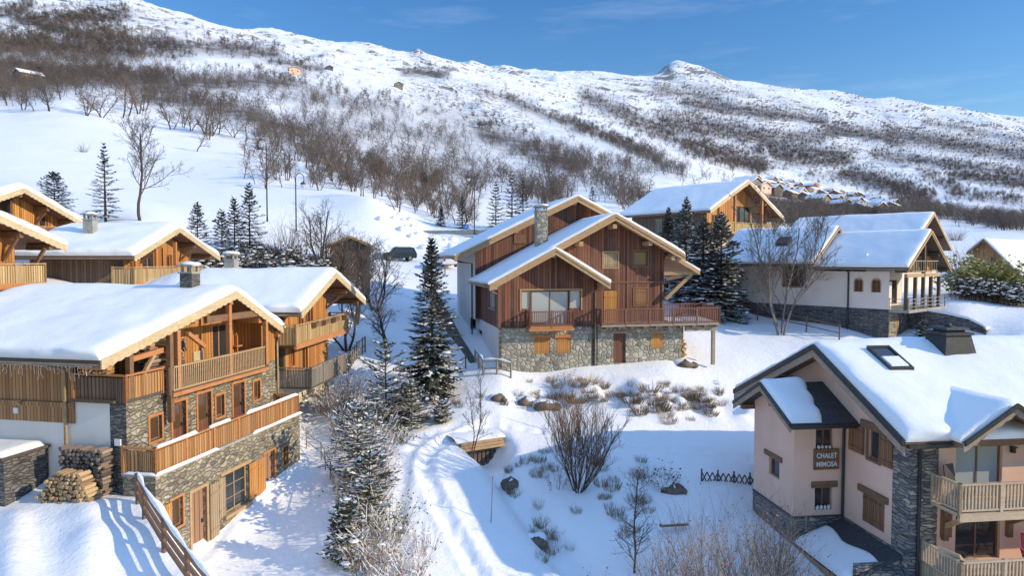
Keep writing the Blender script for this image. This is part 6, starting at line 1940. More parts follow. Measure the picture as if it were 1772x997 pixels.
# ---- hedges
def hedge(name, label, pts, h, w, seed, leaf, nleaf, nstem, stem='twig_brown', snow=60, leaf_size=.13, whip=0, whip_h=2.5, whip_mat='twig_brown'):
    rg = rng_of(seed)
    L = [0]
    for a, b in zip(pts[:-1], pts[1:]): L.append(L[-1] + math.hypot(b[0] - a[0], b[1] - a[1]))
    def along(t):
        s = t * L[-1]
        for i in range(len(pts) - 1):
            if s <= L[i + 1] + 1e-6:
                f = (s - L[i]) / (L[i + 1] - L[i] + 1e-9)
                return pts[i][0] + (pts[i + 1][0] - pts[i][0]) * f, pts[i][1] + (pts[i + 1][1] - pts[i][1]) * f
        return pts[-1]
    c = along(.5)
    base = (c[0], c[1], gz(*c))
    ts = np.linspace(0, 1, 40); gp = [along(t) for t in ts]
    gh = ground(np.array([p[0] for p in gp]), np.array([p[1] for p in gp]))
    root = empty(name, base); tag(root, label, 'hedge')
    def top(t): return h * (.85 + .25 * math.sin(t * 17 + seed) * math.sin(t * 41 + 1))
    segs, V = [], []
    for i in range(nstem):
        t = rg.random(); x, y = along(t); g = np.interp(t, ts, gh)
        x += rg.gauss(0, w * .3); y += rg.gauss(0, w * .3)
        hh = top(t) * rg.uniform(.7, 1.15); dx, dy = rg.gauss(0, .2), rg.gauss(0, .2)
        m = (x + dx * .5, y + dy * .5, g + hh * .5); e = (x + dx + rg.gauss(0, .1), y + dy, g + hh)
        segs.append((x - base[0], y - base[1], g - .2 - base[2], m[0] - base[0], m[1] - base[1], m[2] - base[2], .022, .015))
        segs.append((m[0] - base[0], m[1] - base[1], m[2] - base[2], e[0] - base[0], e[1] - base[1], e[2] - base[2], .015, .006))
        for q in range(3):
            f = rg.uniform(.3, .95); o = (x + dx * f, y + dy * f, g + hh * f); l = rg.uniform(.2, .5)
            a = rg.uniform(0, 6.28)
            segs.append((o[0] - base[0], o[1] - base[1], o[2] - base[2], o[0] + math.cos(a) * l - base[0], o[1] + math.sin(a) * l - base[1], o[2] + l * .6 - base[2], .010, .005))
    me = segs_mesh('stems', segs, 3); me.materials.append(M[stem]); link('stems', me, root)
    for i in range(nleaf):
        t = rg.random(); x, y = along(t); g = np.interp(t, ts, gh)
        a = rg.uniform(0, 6.28); rr = w * math.sqrt(rg.random()) * .75
        z = g + top(t) * (1 - rg.random() ** 1.6 * .95)
        c = (x + math.cos(a) * rr - base[0], y + math.sin(a) * rr - base[1], z - base[2])
        s = leaf_size * rg.uniform(.5, 1.4); a, b_ = rg.uniform(0, 6.28), rg.uniform(-.9, .9)
        u = (math.cos(a) * s, math.sin(a) * s, b_ * s); v = (-math.sin(a) * s * .5, math.cos(a) * s * .5, rg.uniform(-.5, .5) * s)
        V += [c, tuple(c[k] + u[k] * .5 + v[k] for k in range(3)), tuple(c[k] + u[k] for k in range(3)), tuple(c[k] + u[k] * .5 - v[k] for k in range(3))]
    V = np.array(V); me = raw_mesh('leaves', V, np.arange(len(V)).reshape(-1, 4)); me.materials.append(M[leaf]); link('leaves', me, root)
    mb = MB()
    for i in range(snow * 3):
        t = rg.random(); x, y = along(t); g = np.interp(t, ts, gh); s = rg.uniform(.04, .13)
        mb.lump((x + rg.gauss(0, w * .35) - base[0], y - abs(rg.gauss(0, w * .4)) - base[1], g + top(t) * rg.uniform(.35, 1.02) - base[2]), s * rg.uniform(1.2, 2.4), s * 1.3, s * .5, rg, 6, 4)
    mb.build('snow', M['snow_clump'], root)
    return root
hedge('hedge', 'long dark hedge flecked with snow behind the roofs of the honey coloured chalet', plan([(345, 475, 57), (430, 470, 57), (520, 468, 57), (570, 475, 56)]), 2.5, 1.3, 401, 'leaf_dark', 9000, 420, snow=190)
hedge('hedge', 'dark evergreen hedge with snow patches in front of the barn house', plan([(1655, 522, 63), (1700, 525, 62), (1790, 545, 60)]), 2.0, 1.2, 402, 'leaf_dark', 5000, 160, snow=110)
for k, (px, py, Y, h, r, lab) in enumerate([(1672, 512, 65, 4.4, 1.6, 'yellow green bamboo clump next to the villa terrace'), (1712, 516, 65, 4.0, 1.5, 'yellow green bamboo clump before the brown barn wall'), (1768, 530, 63, 3.6, 1.4, 'yellow green bamboo clump by the barn house base, cut by the picture edge')]):
    shrub('bamboo_clump', lab, loc_at(px, py, Y), 410 + k, h, r, 110, 'leaf_yellow', 'leaf_yellow', 1300, 2, cat='bamboo', fan=.55, leaf_size=.3, thick=.022)
for k, (px, py, Y, h, r, lab) in enumerate([(1665, 470, 90, 5.5, 2.6, 'rounded bare bush between the villa gable and the barn house'), (1700, 470, 88, 5.0, 2.2, 'bare bush against the gable of the barn house'), (1602, 402, 150, 5.5, 3.2, 'dense round bare bush on the white slope over the villa roof'), (1655, 415, 160, 4.0, 2.0, 'low bare bush on the white slope past the villa')]):
    shrub('bare_bush', lab, loc_at(px, py, Y), 420 + k, h, r, 90, 'twig_brown', None, 0, 0, cat='bush', fan=.8, thick=.03)
# whips behind the hedge, by the wooden hut
for k, (px, py, Y, h, st, lab) in enumerate([(480, 466, 60, 4.6, 26, 'thin bare whips behind the hedge beside the tall lamp post'), (540, 470, 60, 5.0, 40, 'thin bare whips behind the hedge beside the lower lamp'), (575, 478, 58, 5.2, 44, 'brown whips with a yellow tuft beside the wooden hut'), (500, 470, 62, 4.4, 24, 'thin bare whips between the two lamp posts'), (620, 480, 57, 3.6, 36, 'brown twiggy growth in front of the wooden hut')]):
    shrub('whip_clump', lab, loc_at(px, py, Y), 430 + k, h, 1.8, st * 2, 'twig_brown', 'leaf_yellow' if k == 2 else None, 140 if k == 2 else 0, 4, cat='shrub', fan=.3, thick=.02, wide=2.6)

# ---- dry grass on the bank below the dark chalet
rg = rng_of(77)
def tuft_mesh(seed):
    r = rng_of(seed); V = []
    for i in range(130):
        a = r.uniform(0, 6.28); b = math.sqrt(r.random()) * .5; h = r.uniform(.25, .75)
        o = (math.cos(a) * b * 1.5, math.sin(a) * b, -.1); ln = r.uniform(.1, .5)
        e = (o[0] + math.cos(a) * ln, o[1] + math.sin(a) * ln - .1, h * r.uniform(.4, 1)); w = .018
        V += [(o[0] - w, o[1], o[2]), (o[0] + w, o[1], o[2]), (e[0] + w * .4, e[1], e[2]), (e[0] - w * .4, e[1], e[2])]
    me = raw_mesh('dry_grass', np.array(V), np.arange(len(V)).reshape(-1, 4)); me.materials.append(M['grass_dry'])
    return me
TUFTS = [tuft_mesh(s) for s in (1, 2, 3, 4)]
for k in range(56):
    px = rg.choice([rg.uniform(960, 1040), rg.uniform(1080, 1245), rg.uniform(1040, 1245), rg.uniform(1090, 1235)])
    t = (px - 960) / 290
    py = rg.uniform(655, 690) + t * 18 + (rg.uniform(-8, 34) if px > 1080 else rg.uniform(-8, 20))
    x, y, z = stand(px, py, 36, 50)
    o = link('dry_grass_tuft', TUFTS[k % 4]); o.location = (x, y, z); o.rotation_euler = (0, 0, rg.uniform(0, 6)); s = rg.uniform(.4, 1.05); o.scale = (s, s, s)
    tag(o, 'tuft of dry straw coloured grass on the snowy bank below the dark chalet', 'grass tuft', 'dry grass tufts on the bank')
for k in range(90):
    q = rg.choice([(1020, 790, 1120, 850), (1080, 700, 1240, 730), (890, 655, 1240, 690), (700, 690, 760, 730), (1040, 860, 1130, 940), (900, 780, 880, 860), (930, 870, 1000, 980), (1160, 660, 1250, 700), (890, 770, 960, 830), (740, 680, 900, 720)])
    x, y, z = stand(rg.uniform(q[0], q[2]), rg.uniform(q[1], q[3]), 24, 50)
    o = link('weed_stalks', TUFTS[(k + 1) % 4]); o.location = (x, y, z - .05); o.rotation_euler = (0, 0, rg.uniform(0, 6)); s = rg.uniform(.45, .85); o.scale = (s * .6, s * .6, s)
    tag(o, 'few dry weed stalks poking through the snow near the stream', 'weeds', 'weed stalks near the stream')

# ---- leafless trees on the slopes: the larger ones are objects, the far wood is one mass
VAR = []
for s in range(10):
    tr, cr = bare_segs(500 + s, 7.0, .15, levels=3, kids=(13, 6, 5), spread=.9, lens=(.42, .55, .5), up=.14, start=.22, stems=1 if s % 3 else 3, stem_fan=.35, rmin=.012, nseg=(6, 3, 2, 2), wob=.16)
    t = segs_mesh('trunk', tr, 4); t.materials.append(M['bark'])
    c = segs_mesh('crown', cr, 3); c.materials.append(M['twig'])
    VAR.append((t, c))
hill_rg = rng_of(9)
def hill_tree(x, y, z, h, label, group):
    t, c = VAR[hill_rg.randrange(len(VAR))]
    e = bpy.data.objects.new('bare_tree', None); e.empty_display_size = .3
    e.location = (x, y, z - .1); e.rotation_euler = (0, 0, hill_rg.uniform(0, 6.28)); s = h / 7.0; e.scale = (s * hill_rg.uniform(.9, 1.25), s * hill_rg.uniform(.9, 1.25), s)
    COL.objects.link(e)
    tag(e, label, 'tree', group)
    for nm, me in (('trunk', t), ('crown', c)):
        o = bpy.data.objects.new(nm, me); COL.objects.link(o); o.parent = e
FIELD = [(12, 182, 52), (40, 190, 44), (58, 192, 30), (86, 192, 44), (105, 172, 34), (132, 164, 26), (150, 200, 44), (176, 203, 54), (212, 204, 62), (222, 200, 50), (240, 197, 60), (250, 192, 50), (297, 224, 50), (330, 226, 46), (318, 220, 40), (366, 235, 60), (378, 232, 50), (356, 232, 48), (340, 262, 40), (362, 242, 30), (404, 238, 40), (425, 245, 40), (445, 255, 34), (470, 275, 36),
         (497, 312, 60), (505, 308, 40), (455, 290, 40), (480, 262, 40), (608, 332, 54), (590, 320, 50), (545, 300, 40), (560, 300, 44), (530, 290, 44), (575, 305, 40), (640, 300, 44), (512, 255, 44), (144, 263, 22), (660, 318, 44), (685, 330, 48), (620, 305, 46)]
for px, py, hp in FIELD:
    x, y, z = stand(px, py, 90, 600)
    if (px, py) == (144, 263):
        shrub('field_bush', 'lone brown bush standing out on the open snowy field', (x, y, z), 601, hp * y / FPX, 1.0, 40, 'twig_brown', None, 0, 0, cat='bush', fan=.7, thick=.03); continue
    hill_tree(x, y, z, hp * y / FPX * 1.08, 'bare brown tree in the line along the upper and lower edge of the snowy field', 'bare trees along the field edge')
# the slope behind the centre
N = 120000
cand = np.random.default_rng(4)
PX = cand.uniform(-60, 1830, N); PY = cand.uniform(0, 400, N)
dens = woods(PX, PY)
nz_ = vnoise(PX / 26, PY / 11, 31) + .6 * vnoise(PX / 9, PY / 5, 32)
farther = np.clip((PX - 900) / 300, 0, 1) + np.clip((330 - PX) / 200, 0, 1) * (PY < 150)
keep = cand.random(N) < np.clip(dens * (1.0 + 1.2 * nz_), 0, 1) * (.36 + .75 * np.clip(farther, 0, 1)) * np.where((PX > 380) & (PX < 900) & (PY > 190), .5, 1)
sparse = (cand.random(N) < .016) & (PY > 115 + (PX - 400).clip(0) * .11) & (PY < 330) & (PX > 420) & (nz_ > -.1)
keep |= sparse
PX, PY = PX[keep], PY[keep]
P3, ok = stand_many(PX, PY, 120, 3400)
g = [(*p, ) for p in P3]
order = np.argsort(P3[:, 1])
P3 = P3[order]
nobj = 0; far = []
taken = []

for x, y, z in P3.tolist():
    if y > 3200: continue
    if nobj < 255 and y > 125:
        hill_tree(x, y, z, hill_rg.uniform(4.5, 7.5) * (1 if y > 180 else .8), 'bare brown tree among many on the wooded lower mountainside', 'bare trees on the mountainside'); nobj += 1
    else: far.append((x, y, z))
print('hill trees', nobj, 'far', len(far))
# the far wood
def far_wood():
    rgn = np.random.default_rng(12)
    protos = []
    for s in range(24):
        tr, cr = bare_segs(700 + s, 7.0, .16, levels=2, kids=(12, 6) if s < 16 else (8, 3), spread=.95, lens=(.42, .6), up=.12, start=.22, stems=1 if s % 2 else 2, stem_fan=.35, rmin=.03, nseg=(2, 2, 1))
        S = np.array(tr + cr); S[:, 6:] = np.maximum(S[:, 6:], .035 if s < 8 else (.07 if s < 16 else .16))
        # each twig a three sided spike
        p, q, r0 = S[:, :3], S[:, 3:6], S[:, 6]
        d = q - p; d /= np.linalg.norm(d, axis=1, keepdims=True) + 1e-9
        up = np.where(np.abs(d[:, 2:3]) < .9, [[0, 0, 1.]], [[1., 0, 0]])
        e1 = np.cross(d, up); e1 /= np.linalg.norm(e1, axis=1, keepdims=True) + 1e-9
        e2 = np.cross(d, e1)
        V = np.empty((len(S), 4, 3))
        for k in range(3):
            a = 2.094 * k
            V[:, k] = p + (e1 * math.cos(a) + e2 * math.sin(a)) * r0[:, None]
        V[:, 3] = q
        F = np.array([[0, 1, 3], [1, 2, 3], [2, 0, 3]])[None] + (np.arange(len(S)) * 4)[:, None, None]
        protos.append((V.reshape(-1, 3), F.reshape(-1, 3)))
    VV, FF, TT = [], [], []
    n0 = 0
    for i, (x, y, z) in enumerate(far):
        V, F = protos[i % 8 + (0 if y < 600 else 8 if y < 1300 else 16)]
        h = rgn.uniform(.55, 1.15) * (1.0 if y < 900 else 1.0 + .15 * min(1, (y - 900) / 1200))
        w = h * rgn.uniform(1.0, 1.5)
        a = rgn.uniform(0, 6.28); c, s = math.cos(a) * w, math.sin(a) * w
        W = np.stack([V[:, 0] * c - V[:, 1] * s + x, V[:, 0] * s + V[:, 1] * c + y, V[:, 2] * h + z], 1)
        VV.append(W); FF.append(F + n0); n0 += len(V)
        TT.append(np.full(len(V), np.clip(rgn.normal(.45, .22) + .35 * float(vnoise(np.array([x / 60]), np.array([y / 60]), 5)[0]), 0, 1)))
    me = raw_mesh('far_wood', np.concatenate(VV), np.concatenate(FF))
    a = me.attributes.new('tint', 'FLOAT', 'POINT'); a.data.foreach_set('value', np.concatenate(TT).astype(np.float32))
    me.materials.append(M['twig_far'])
    o = link('far_wood', me)
    tag(o, 'grey brown leafless woods covering the far mountainside', 'wood', kind='stuff')
far_wood()
# ------------------------------------------------------------------ small things
class Spot:
    """place for a free standing thing: local x,y,z from its base"""
    def __init__(s, name, label, cat, loc, rz=0.0, group=None):
        s.root = empty(name, loc, rz); tag(s.root, label, cat, group); s.z0 = 0
    def put(s, mb, name, mat, parent=None):
        return mb.build(name, M[mat], parent or s.root, 0)

# street lamps
def lamp(label, loc, h, rz, seed=0):
    S = Spot('street_lamp', label, 'street lamp', loc, rz)
    mb = MB(); mb.tube([(0, 0, -.4), (0, 0, .9), (0, 0, h - .9)], [.14, .10, .075], 8); mb.tube([(0, 0, .0), (0, 0, .8)], [.14, .1], 8); S.put(mb, 'pole', 'metal_dark')
    mb = MB(); pts = [(0, 0, h - .9)]
    for k in range(13):
        a = math.pi - math.pi * 1.25 * k / 12
        pts.append((.55 + .55 * math.cos(a), 0, h - .75 + .75 * math.sin(a)))
    mb.tube(pts, .055, 7)
    pts = [(.12 + .22 * math.cos(a) * (1 - k / 16), 0, h - 1.0 + .25 * math.sin(a)) for k, a in enumerate([math.pi * 1.6 * q / 9 for q in range(10)])]
    mb.tube(pts, .02, 6); S.put(mb, 'scroll_arm', 'metal_dark')
    mb = MB(); x = .97; z = h - 1.45
    mb.tube([(x, 0, z + .32), (x, 0, z + .2), (x, 0, z)], [.08, .32, .38], 8); mb.tube([(x, 0, z + .32), (x, 0, z + .45)], .03, 6); L = S.put(mb, 'lantern', 'metal_dark')
    mb = MB(); mb.tube([(x, 0, z - .003), (x, 0, z - .42)], [.34, .18], 8); S.put(mb, 'lamp_glass', 'glass_curtain', L)
lamp('tall dark street lamp with curled arm beside the spruce clump', loc_at(463, 415, 92), 11.0, math.radians(180))
lamp('lower dark street lamp whose lantern hangs under a round hook, above the hedge', loc_at(513, 425, 90), 7.6, 0)
lamp('dark street lamp standing by the road in front of the tall spruces', loc_at(821, 402, 116), 11.2, math.radians(180))

# log piles
def log_pile(label, loc, rz, W, H, D, r, seed, mat, shape='stack', snow=0):
    rg = rng_of(seed)
    S = Spot('log_pile', label, 'log pile', loc, rz)
    mb = MB(); ends = MB()
    z = r; row = 0
    while z < H:
        x = -W / 2 + (r if row % 2 else 0)
        lim = 1.0 if shape == 'stack' else math.sqrt(max(0, 1 - (z / (H * 1.05)) ** 2))
        while x < W / 2:
            if abs(x) <= W / 2 * lim + .02:
                rr = r * rg.uniform(.72, 1.12); n = rg.choice((3, 4, 5, 6, 7)); a0 = rg.uniform(0, 6.28)
                cx, cz = x + rg.uniform(-.3, .3) * r, z + rg.uniform(-.25, .25) * r
                y0 = -D / 2 + rg.uniform(-.07, .07) - (0 if shape == 'stack' else .25 * (1 - z / H)); y1 = D / 2 + rg.uniform(-.06, .06)
                p = [(cx + rr * math.cos(a0 + 6.283 * k / n) * rg.uniform(.85, 1.1), cz + rr * math.sin(a0 + 6.283 * k / n) * rg.uniform(.85, 1.1)) for k in range(n)]
                a = [(q[0], y0, q[1]) for q in p]; b = [(q[0], y1, q[1]) for q in p]
                mb.face(a); mb.face(b[::-1])
                for k in range(n): mb.face([a[(k + 1) % n], a[k], b[k], b[(k + 1) % n]])
            x += 2.02 * r
        z += 1.74 * r; row += 1
    # merged points so that every log is one island with one tint
    me = mb.mesh('logs')
    import bmesh
    bm = bmesh.new(); bm.from_mesh(me); bmesh.ops.remove_doubles(bm, verts=bm.verts, dist=1e-5); bm.to_mesh(me); bm.free()
    me.materials.append(M[mat]); link('logs', me, S.root)
    if snow:
        m2 = MB()
        for k in range(snow): m2.lump((rg.uniform(-W / 2, W / 2), rg.uniform(-D / 3, D / 3), H + .02), rg.uniform(.12, .3), rg.uniform(.12, .25), .07, rg)
        S.put(m2, 'snow', 'snow_clump')
H1 = STONE_CHALET
def hloc(H, u, v): 
    x, y, _ = H.out(u, v, 0)
    return (x, y, gz(x, y))
x, y, z = hloc(H1, -.42, 1.42); log_pile('grey weathered log pile stacked high against the white wall by the stone pillar', (x, y, 5.0), H1.ang + math.radians(-90), 1.9, 1.95, .5, .085, 1, 'log_end_grey')
x, y, z = hloc(H1, -1.15, 1.35); log_pile('heap of freshly split yellow logs in front of the grey log pile', (x, y, 4.85), H1.ang + math.radians(-90), 2.3, 1.45, .5, .08, 2, 'log_end', 'heap')
log_pile('logs stacked on the upper balcony of the stone chalet', H1.out(1.75, .5, 8.72), H1.ang + math.radians(-90), .9, 1.75, .5, .09, 3, 'log_end_grey')
log_pile('second stack of logs on the upper balcony, beside the orange post', H1.out(3.35, .62, 8.72), H1.ang, 1.1, 1.85, .5, .09, 4, 'log_end_grey')
x, y, z = hloc(DARK_CHALET, 13.45, 1.2); log_pile('log pile under the timber deck of the dark chalet', (x, y, 6.7), DARK_CHALET.ang, .75, 1.5, 1.2, .11, 5, 'log_end')
log_pile('short row of logs lying on the boarded balcony corner of the stone chalet', H1.out(-.02, 1.2, 9.66), H1.ang + math.radians(-90), 1.3, .34, .3, .075, 6, 'log_end')

# stone shed with dark opening at the picture edge
S = Spot('stone_shed', 'low dark stone shed against the white wall of the stone chalet', 'shed', (*H1.out(-1.0, 4.75, 0)[:2], 5.3), H1.ang)
mb = MB(); wall(mb, left(-.9), -1.7, 1.25, -.5, 1.45, [(-1.2, .95, -.4, 1.15)]); wall(mb, front(-1.25), -.9, .9, -.5, 1.45); wall(mb, right(.95), -1.25, 1.7, -.5, 1.45); S.put(mb, 'stone_wall', 'stone_grey')
mb = MB(); mb.box(-.6, -.5, -.9, 1.15, -.4, 1.1); S.put(mb, 'door', 'timber_dark')
mb = MB(); mb.box(-1.1, .95, -1.4, 1.8, 1.452, 1.55); S.put(mb, 'roof', 'timber_dark')
snow_patch(S, -1.0, .9, -1.3, 1.7, 1.552, .16, 3)
# string of lights along the eave
S = Spot('fairy_lights', 'string of pale icicle lights hanging from the near eave of the stone chalet', 'light string', H1.out(-1.55, -.2, 10.2), H1.ang)
mb = MB(); rg = rng_of(8)
mb.tube([(0, .2 + .4 * k, .02 * math.sin(k * 2)) for k in range(16)], .012, 4)
for k in range(34):
    yv = .25 + k * .17; L = rg.uniform(.15, .55)
    pts = [(0, yv, 0)]
    for q in range(4): pts.append((rg.uniform(-.03, .03), yv + rg.uniform(-.05, .05), -L * (q + 1) / 4))
    mb.tube(pts, .009, 4, False)
S.put(mb, 'strings', 'cable')

# fences
def fence(label, pts, h, rails, post_gap, mat='timber_weathered', r=.05, seed=0, snow=False, name='wooden_fence', rail_size=None, follow=True, pickets=0):
    rg = rng_of(seed)
    base = (pts[0][0], pts[0][1], gz(*pts[0][:2]))
    S = Spot(name, label, 'fence', base)
    P = []
    for a, b in zip(pts[:-1], pts[1:]):
        L = math.hypot(b[0] - a[0], b[1] - a[1]); n = max(1, round(L / post_gap))
        for i in range(n + (1 if b is pts[-1] else 0)):
            t = i / n; P.append((a[0] + (b[0] - a[0]) * t, a[1] + (b[1] - a[1]) * t))
    Z = [gz(*p) for p in P]
    for p, z in zip(P, Z):
        mb = MB(); q = (p[0] - base[0], p[1] - base[1]); jx = rg.uniform(-.04, .04)
        mb.tube([(q[0], q[1], z - base[2] - .5), (q[0] + jx, q[1], z - base[2] + h * rg.uniform(.97, 1.06))], r * 1.15, 7)
        S.put(mb, 'post', mat)
    for k in range(rails):
        f = (k + 1) / rails
        for i in range(len(P) - 1):
            mb = MB()
            a = (P[i][0] - base[0], P[i][1] - base[1], Z[i] - base[2] + h * (f - .06)); b = (P[i + 1][0] - base[0], P[i + 1][1] - base[1], Z[i + 1] - base[2] + h * (f - .06))
            if rail_size: mb.bar(a, b, *rail_size)
            else: mb.tube([a, b], r * .8, 6)
            o = S.put(mb, 'rail', mat)
            if snow and k == rails - 1:
                m2 = MB(); m2.tube([(a[0], a[1], a[2] + r + .07), ((a[0] + b[0]) / 2, (a[1] + b[1]) / 2, (a[2] + b[2]) / 2 + r + .1), (b[0], b[1], b[2] + r + .07)], [.03, .09, .03], 7)
                S.put(m2, 'snow', 'snow_clump', o)
    return S
fl_ = [(a - .25, b) for a, b in FENCE_LINE[:6]]
fence('heavy brown pole fence with snowy rails curving down the bank by the stone chalet', fl_[:5], 1.05, 3, 1.9, 'timber_brown', .075, 1, True, rail_size=(.07, .17))
fence('split rail fence at the near corner of the dark chalet', plan([(822, 636, 46.6), (836, 654, 44.6), (884, 651, 44.3)]), .95, 2, 1.2, 'timber_weathered', .06, 2, True)
fence('single rail fence between the tall fir and the dark chalet', plan([(764, 648, 44.6), (806, 640, 46)]), .8, 1, 1.6, 'timber_brown', .045, 3)
fence('low rail fence running down the snow below the villa', plan([(1283, 540, 63), (1340, 560, 60), (1395, 578, 57), (1452, 596, 54.5)]), 1.2, 2, 2.3, 'rail_brown', .055, 4)
fence('short dark rail fence beside the parked white car', plan([(770, 470, 78), (802, 462, 80)]), 1.0, 1, 2.4, 'timber_brown', .06, 5)
fence('thin post and wire fence between the drive and the garden strip', plan([(530, 770, 36.5), (556, 790, 35.5), (572, 830, 33.4), (582, 880, 31), (592, 935, 28.6), (600, 990, 26.4)]), .95, 2, 1.3, 'timber_weathered', .03, 6)
fence('grey picket fence beyond the lower deck of the honey coloured chalet', plan([(600, 648, 45), (618, 632, 47), (632, 622, 48)]), 1.1, 2, .35, 'wood_grey', .05, 7)
# criss-cross lattice fence
def lattice():
    pts = plan([(1214, 838, 34.8), (1316, 836, 35.2)])
    base = (*pts[0], gz(*pts[0]))
    S = Spot('lattice_fence', 'low criss-cross lattice fence in the blue shade beside the pink chalet', 'fence', base)
    L = math.hypot(pts[1][0] - pts[0][0], pts[1][1] - pts[0][1]); n = 11
    mb = MB(); z1 = gz(*pts[1]) - base[2]
    f = lambda t, h: ((pts[1][0] - pts[0][0]) * t, (pts[1][1] - pts[0][1]) * t, z1 * t + h)
    for i in range(n):
        mb.bar(f(i / n, -.05), f((i + 1) / n, .5), .05); mb.bar(f(i / n, .5), f((i + 1) / n, -.05), .05)
    S.put(mb, 'lattice', 'timber_dark')
    for i in range(0, n + 1, 3):
        mb = MB(); mb.bar(f(i / n, -.4), f(i / n, .65), .07); S.put(mb, 'post', 'timber_dark')
lattice()

# plank footbridge over the stream
a, b = at(802, 782, 37.0), at(868, 757, 38.2)
S = Spot('footbridge', 'old plank footbridge with dark opening beneath, half buried in snow over the stream', 'bridge', (a[0], a[1], 2.9), math.atan2(b[1] - a[1], b[0] - a[0]))
L = math.hypot(b[0] - a[0], b[1] - a[1])
for k in range(3):
    mb = MB(); mb.box(-.2 + .03 * k, L + .15 - .04 * k, -.1 + .02 * k, .12, .55 + .17 * k, .70 + .17 * k); S.put(mb, 'plank', 'timber_tan')
mb = MB(); mb.box(-.1, L, .14, 2.2, .4, 1.02); S.put(mb, 'bridge_deck', 'timber_dark')
mb = MB()
for k in range(9): mb.box(.1 + k * L / 9, .1 + (k + .7) * L / 9, .5, .62, -1.2, .5)
S.put(mb, 'bank_boards', 'timber_dark')
m2 = MB(); rows = []
for i in range(13):
    rows.append([(-.4 + (L + .7) * i / 12, -.02 + 2.4 * j / 8, 1.03 + .22 * math.sin(math.pi * min(1, max(0, j / 8))) ** .5 * (1 + .2 * math.sin(i * 1.3 + j)) * (0 if j in (0, 8) else 1)) for j in range(9)])
m2.grid(rows); S.put(m2, 'snow', 'snow_clump')
S = Spot('plank', 'single dark plank lying in the shaded snow in front of the pale thickets', 'plank', at(1142, 912, 30.3), math.radians(8))
mb = MB(); mb.box(0, 1.3, -.1, .1, .0, .1); S.put(mb, 'board', 'timber_brown'); mb = MB(); mb.box(.05, 1.25, -.08, .08, .101, .14); S.put(mb, 'snow', 'snow_clump')
# marker pole
x, y, z = loc_at(849, 925, 30.3)
S = Spot('marker_pole', 'thin pinkish marker pole stuck in the shaded snow beside the stream', 'marker pole', (x, y, z)); mb = MB(); mb.tube([(0, 0, -.4), (.1, 0, 1.95)], .022, 6); S.put(mb, 'rod', 'bark_pale'); mb = MB(); mb.tube([(.1, 0, 1.952), (.105, 0, 2.1)], .026, 6); S.put(mb, 'tip', 'fabric_red')
x, y, z = loc_at(948, 740, 39.6)
S = Spot('marker_pole', 'thin pale marker rod beside the rocks above the path', 'marker pole', (x, y, z)); mb = MB(); mb.tube([(0, 0, -.3), (.12, 0, 1.7)], .018, 6); S.put(mb, 'rod', 'bark_pale'); mb = MB(); mb.tube([(.12, 0, 1.702), (.13, 0, 1.8)], .022, 6); S.put(mb, 'tip', 'bark_pale')

# rocks
for k, (px, py, Y, rx, rz_, lab) in enumerate([(908, 704, 42.3, .55, .35, 'dark rock under a snow cap below the dark chalet corner'), (945, 708, 41.8, .75, .36, 'wide brown rock with a snow cap above the path bend'), (862, 702, 42, .5, .3, 'small dark rock at the foot of the snow bank beside the fir'), (885, 800, 35, .5, .4, 'snow capped rock beside the footbridge opening'), (1165, 845, 33.8, .55, .4, 'snow capped rock next to the tangled bush'), (925, 905, 30.6, .5, .28, 'dark rock low in the shaded stream bed'), (1185, 612, 47.6, .8, .35, 'snow mound over rubble beside the log pile')]):
    x, y, z = loc_at(px, py, Y)
    S = Spot('rock', lab, 'rock', (x, y, z - .05))
    mb = MB(); mb.lump((0, 0, .05), rx, rx * .8, rz_ * .9, rng_of(k), 9, 6); mb.lump((rx * .7, -.12, .0), rx * .5, rx * .5, rz_ * .6, rng_of(k + 3), 7, 5); S.put(mb, 'stone', 'rock')
    mb = MB(); mb.lump((.02, .30, rz_ * .45), rx * 1.15, rx * .85, rz_ * .75, rng_of(k + 50), 14, 8); S.put(mb, 'snow', 'snow_clump')
# snow boulders ploughed up beside the car park and knoll foot
rg = rng_of(15)
for k in range(34):
    px = rg.choice([rg.uniform(700, 755), rg.uniform(655, 720), rg.uniform(745, 790)]); py = rg.uniform(408, 424) if px > 690 else rg.uniform(420, 450)
    Y = rg.uniform(96, 110) if py < 425 else rg.uniform(84, 92)
    x, y, z = loc_at(px, py, Y); s = rg.uniform(.3, .9)
    mb = MB(); mb.lump((0, 0, .1), s, s, s * .7, rng_of(k), 8, 5)
    o = mb.build('snow_block', M['snow_clump']); o.location = (x, y, z)
    tag(o, 'rough block of ploughed snow piled beside the car park below the knoll', 'snow block', 'ploughed snow blocks by the car park')

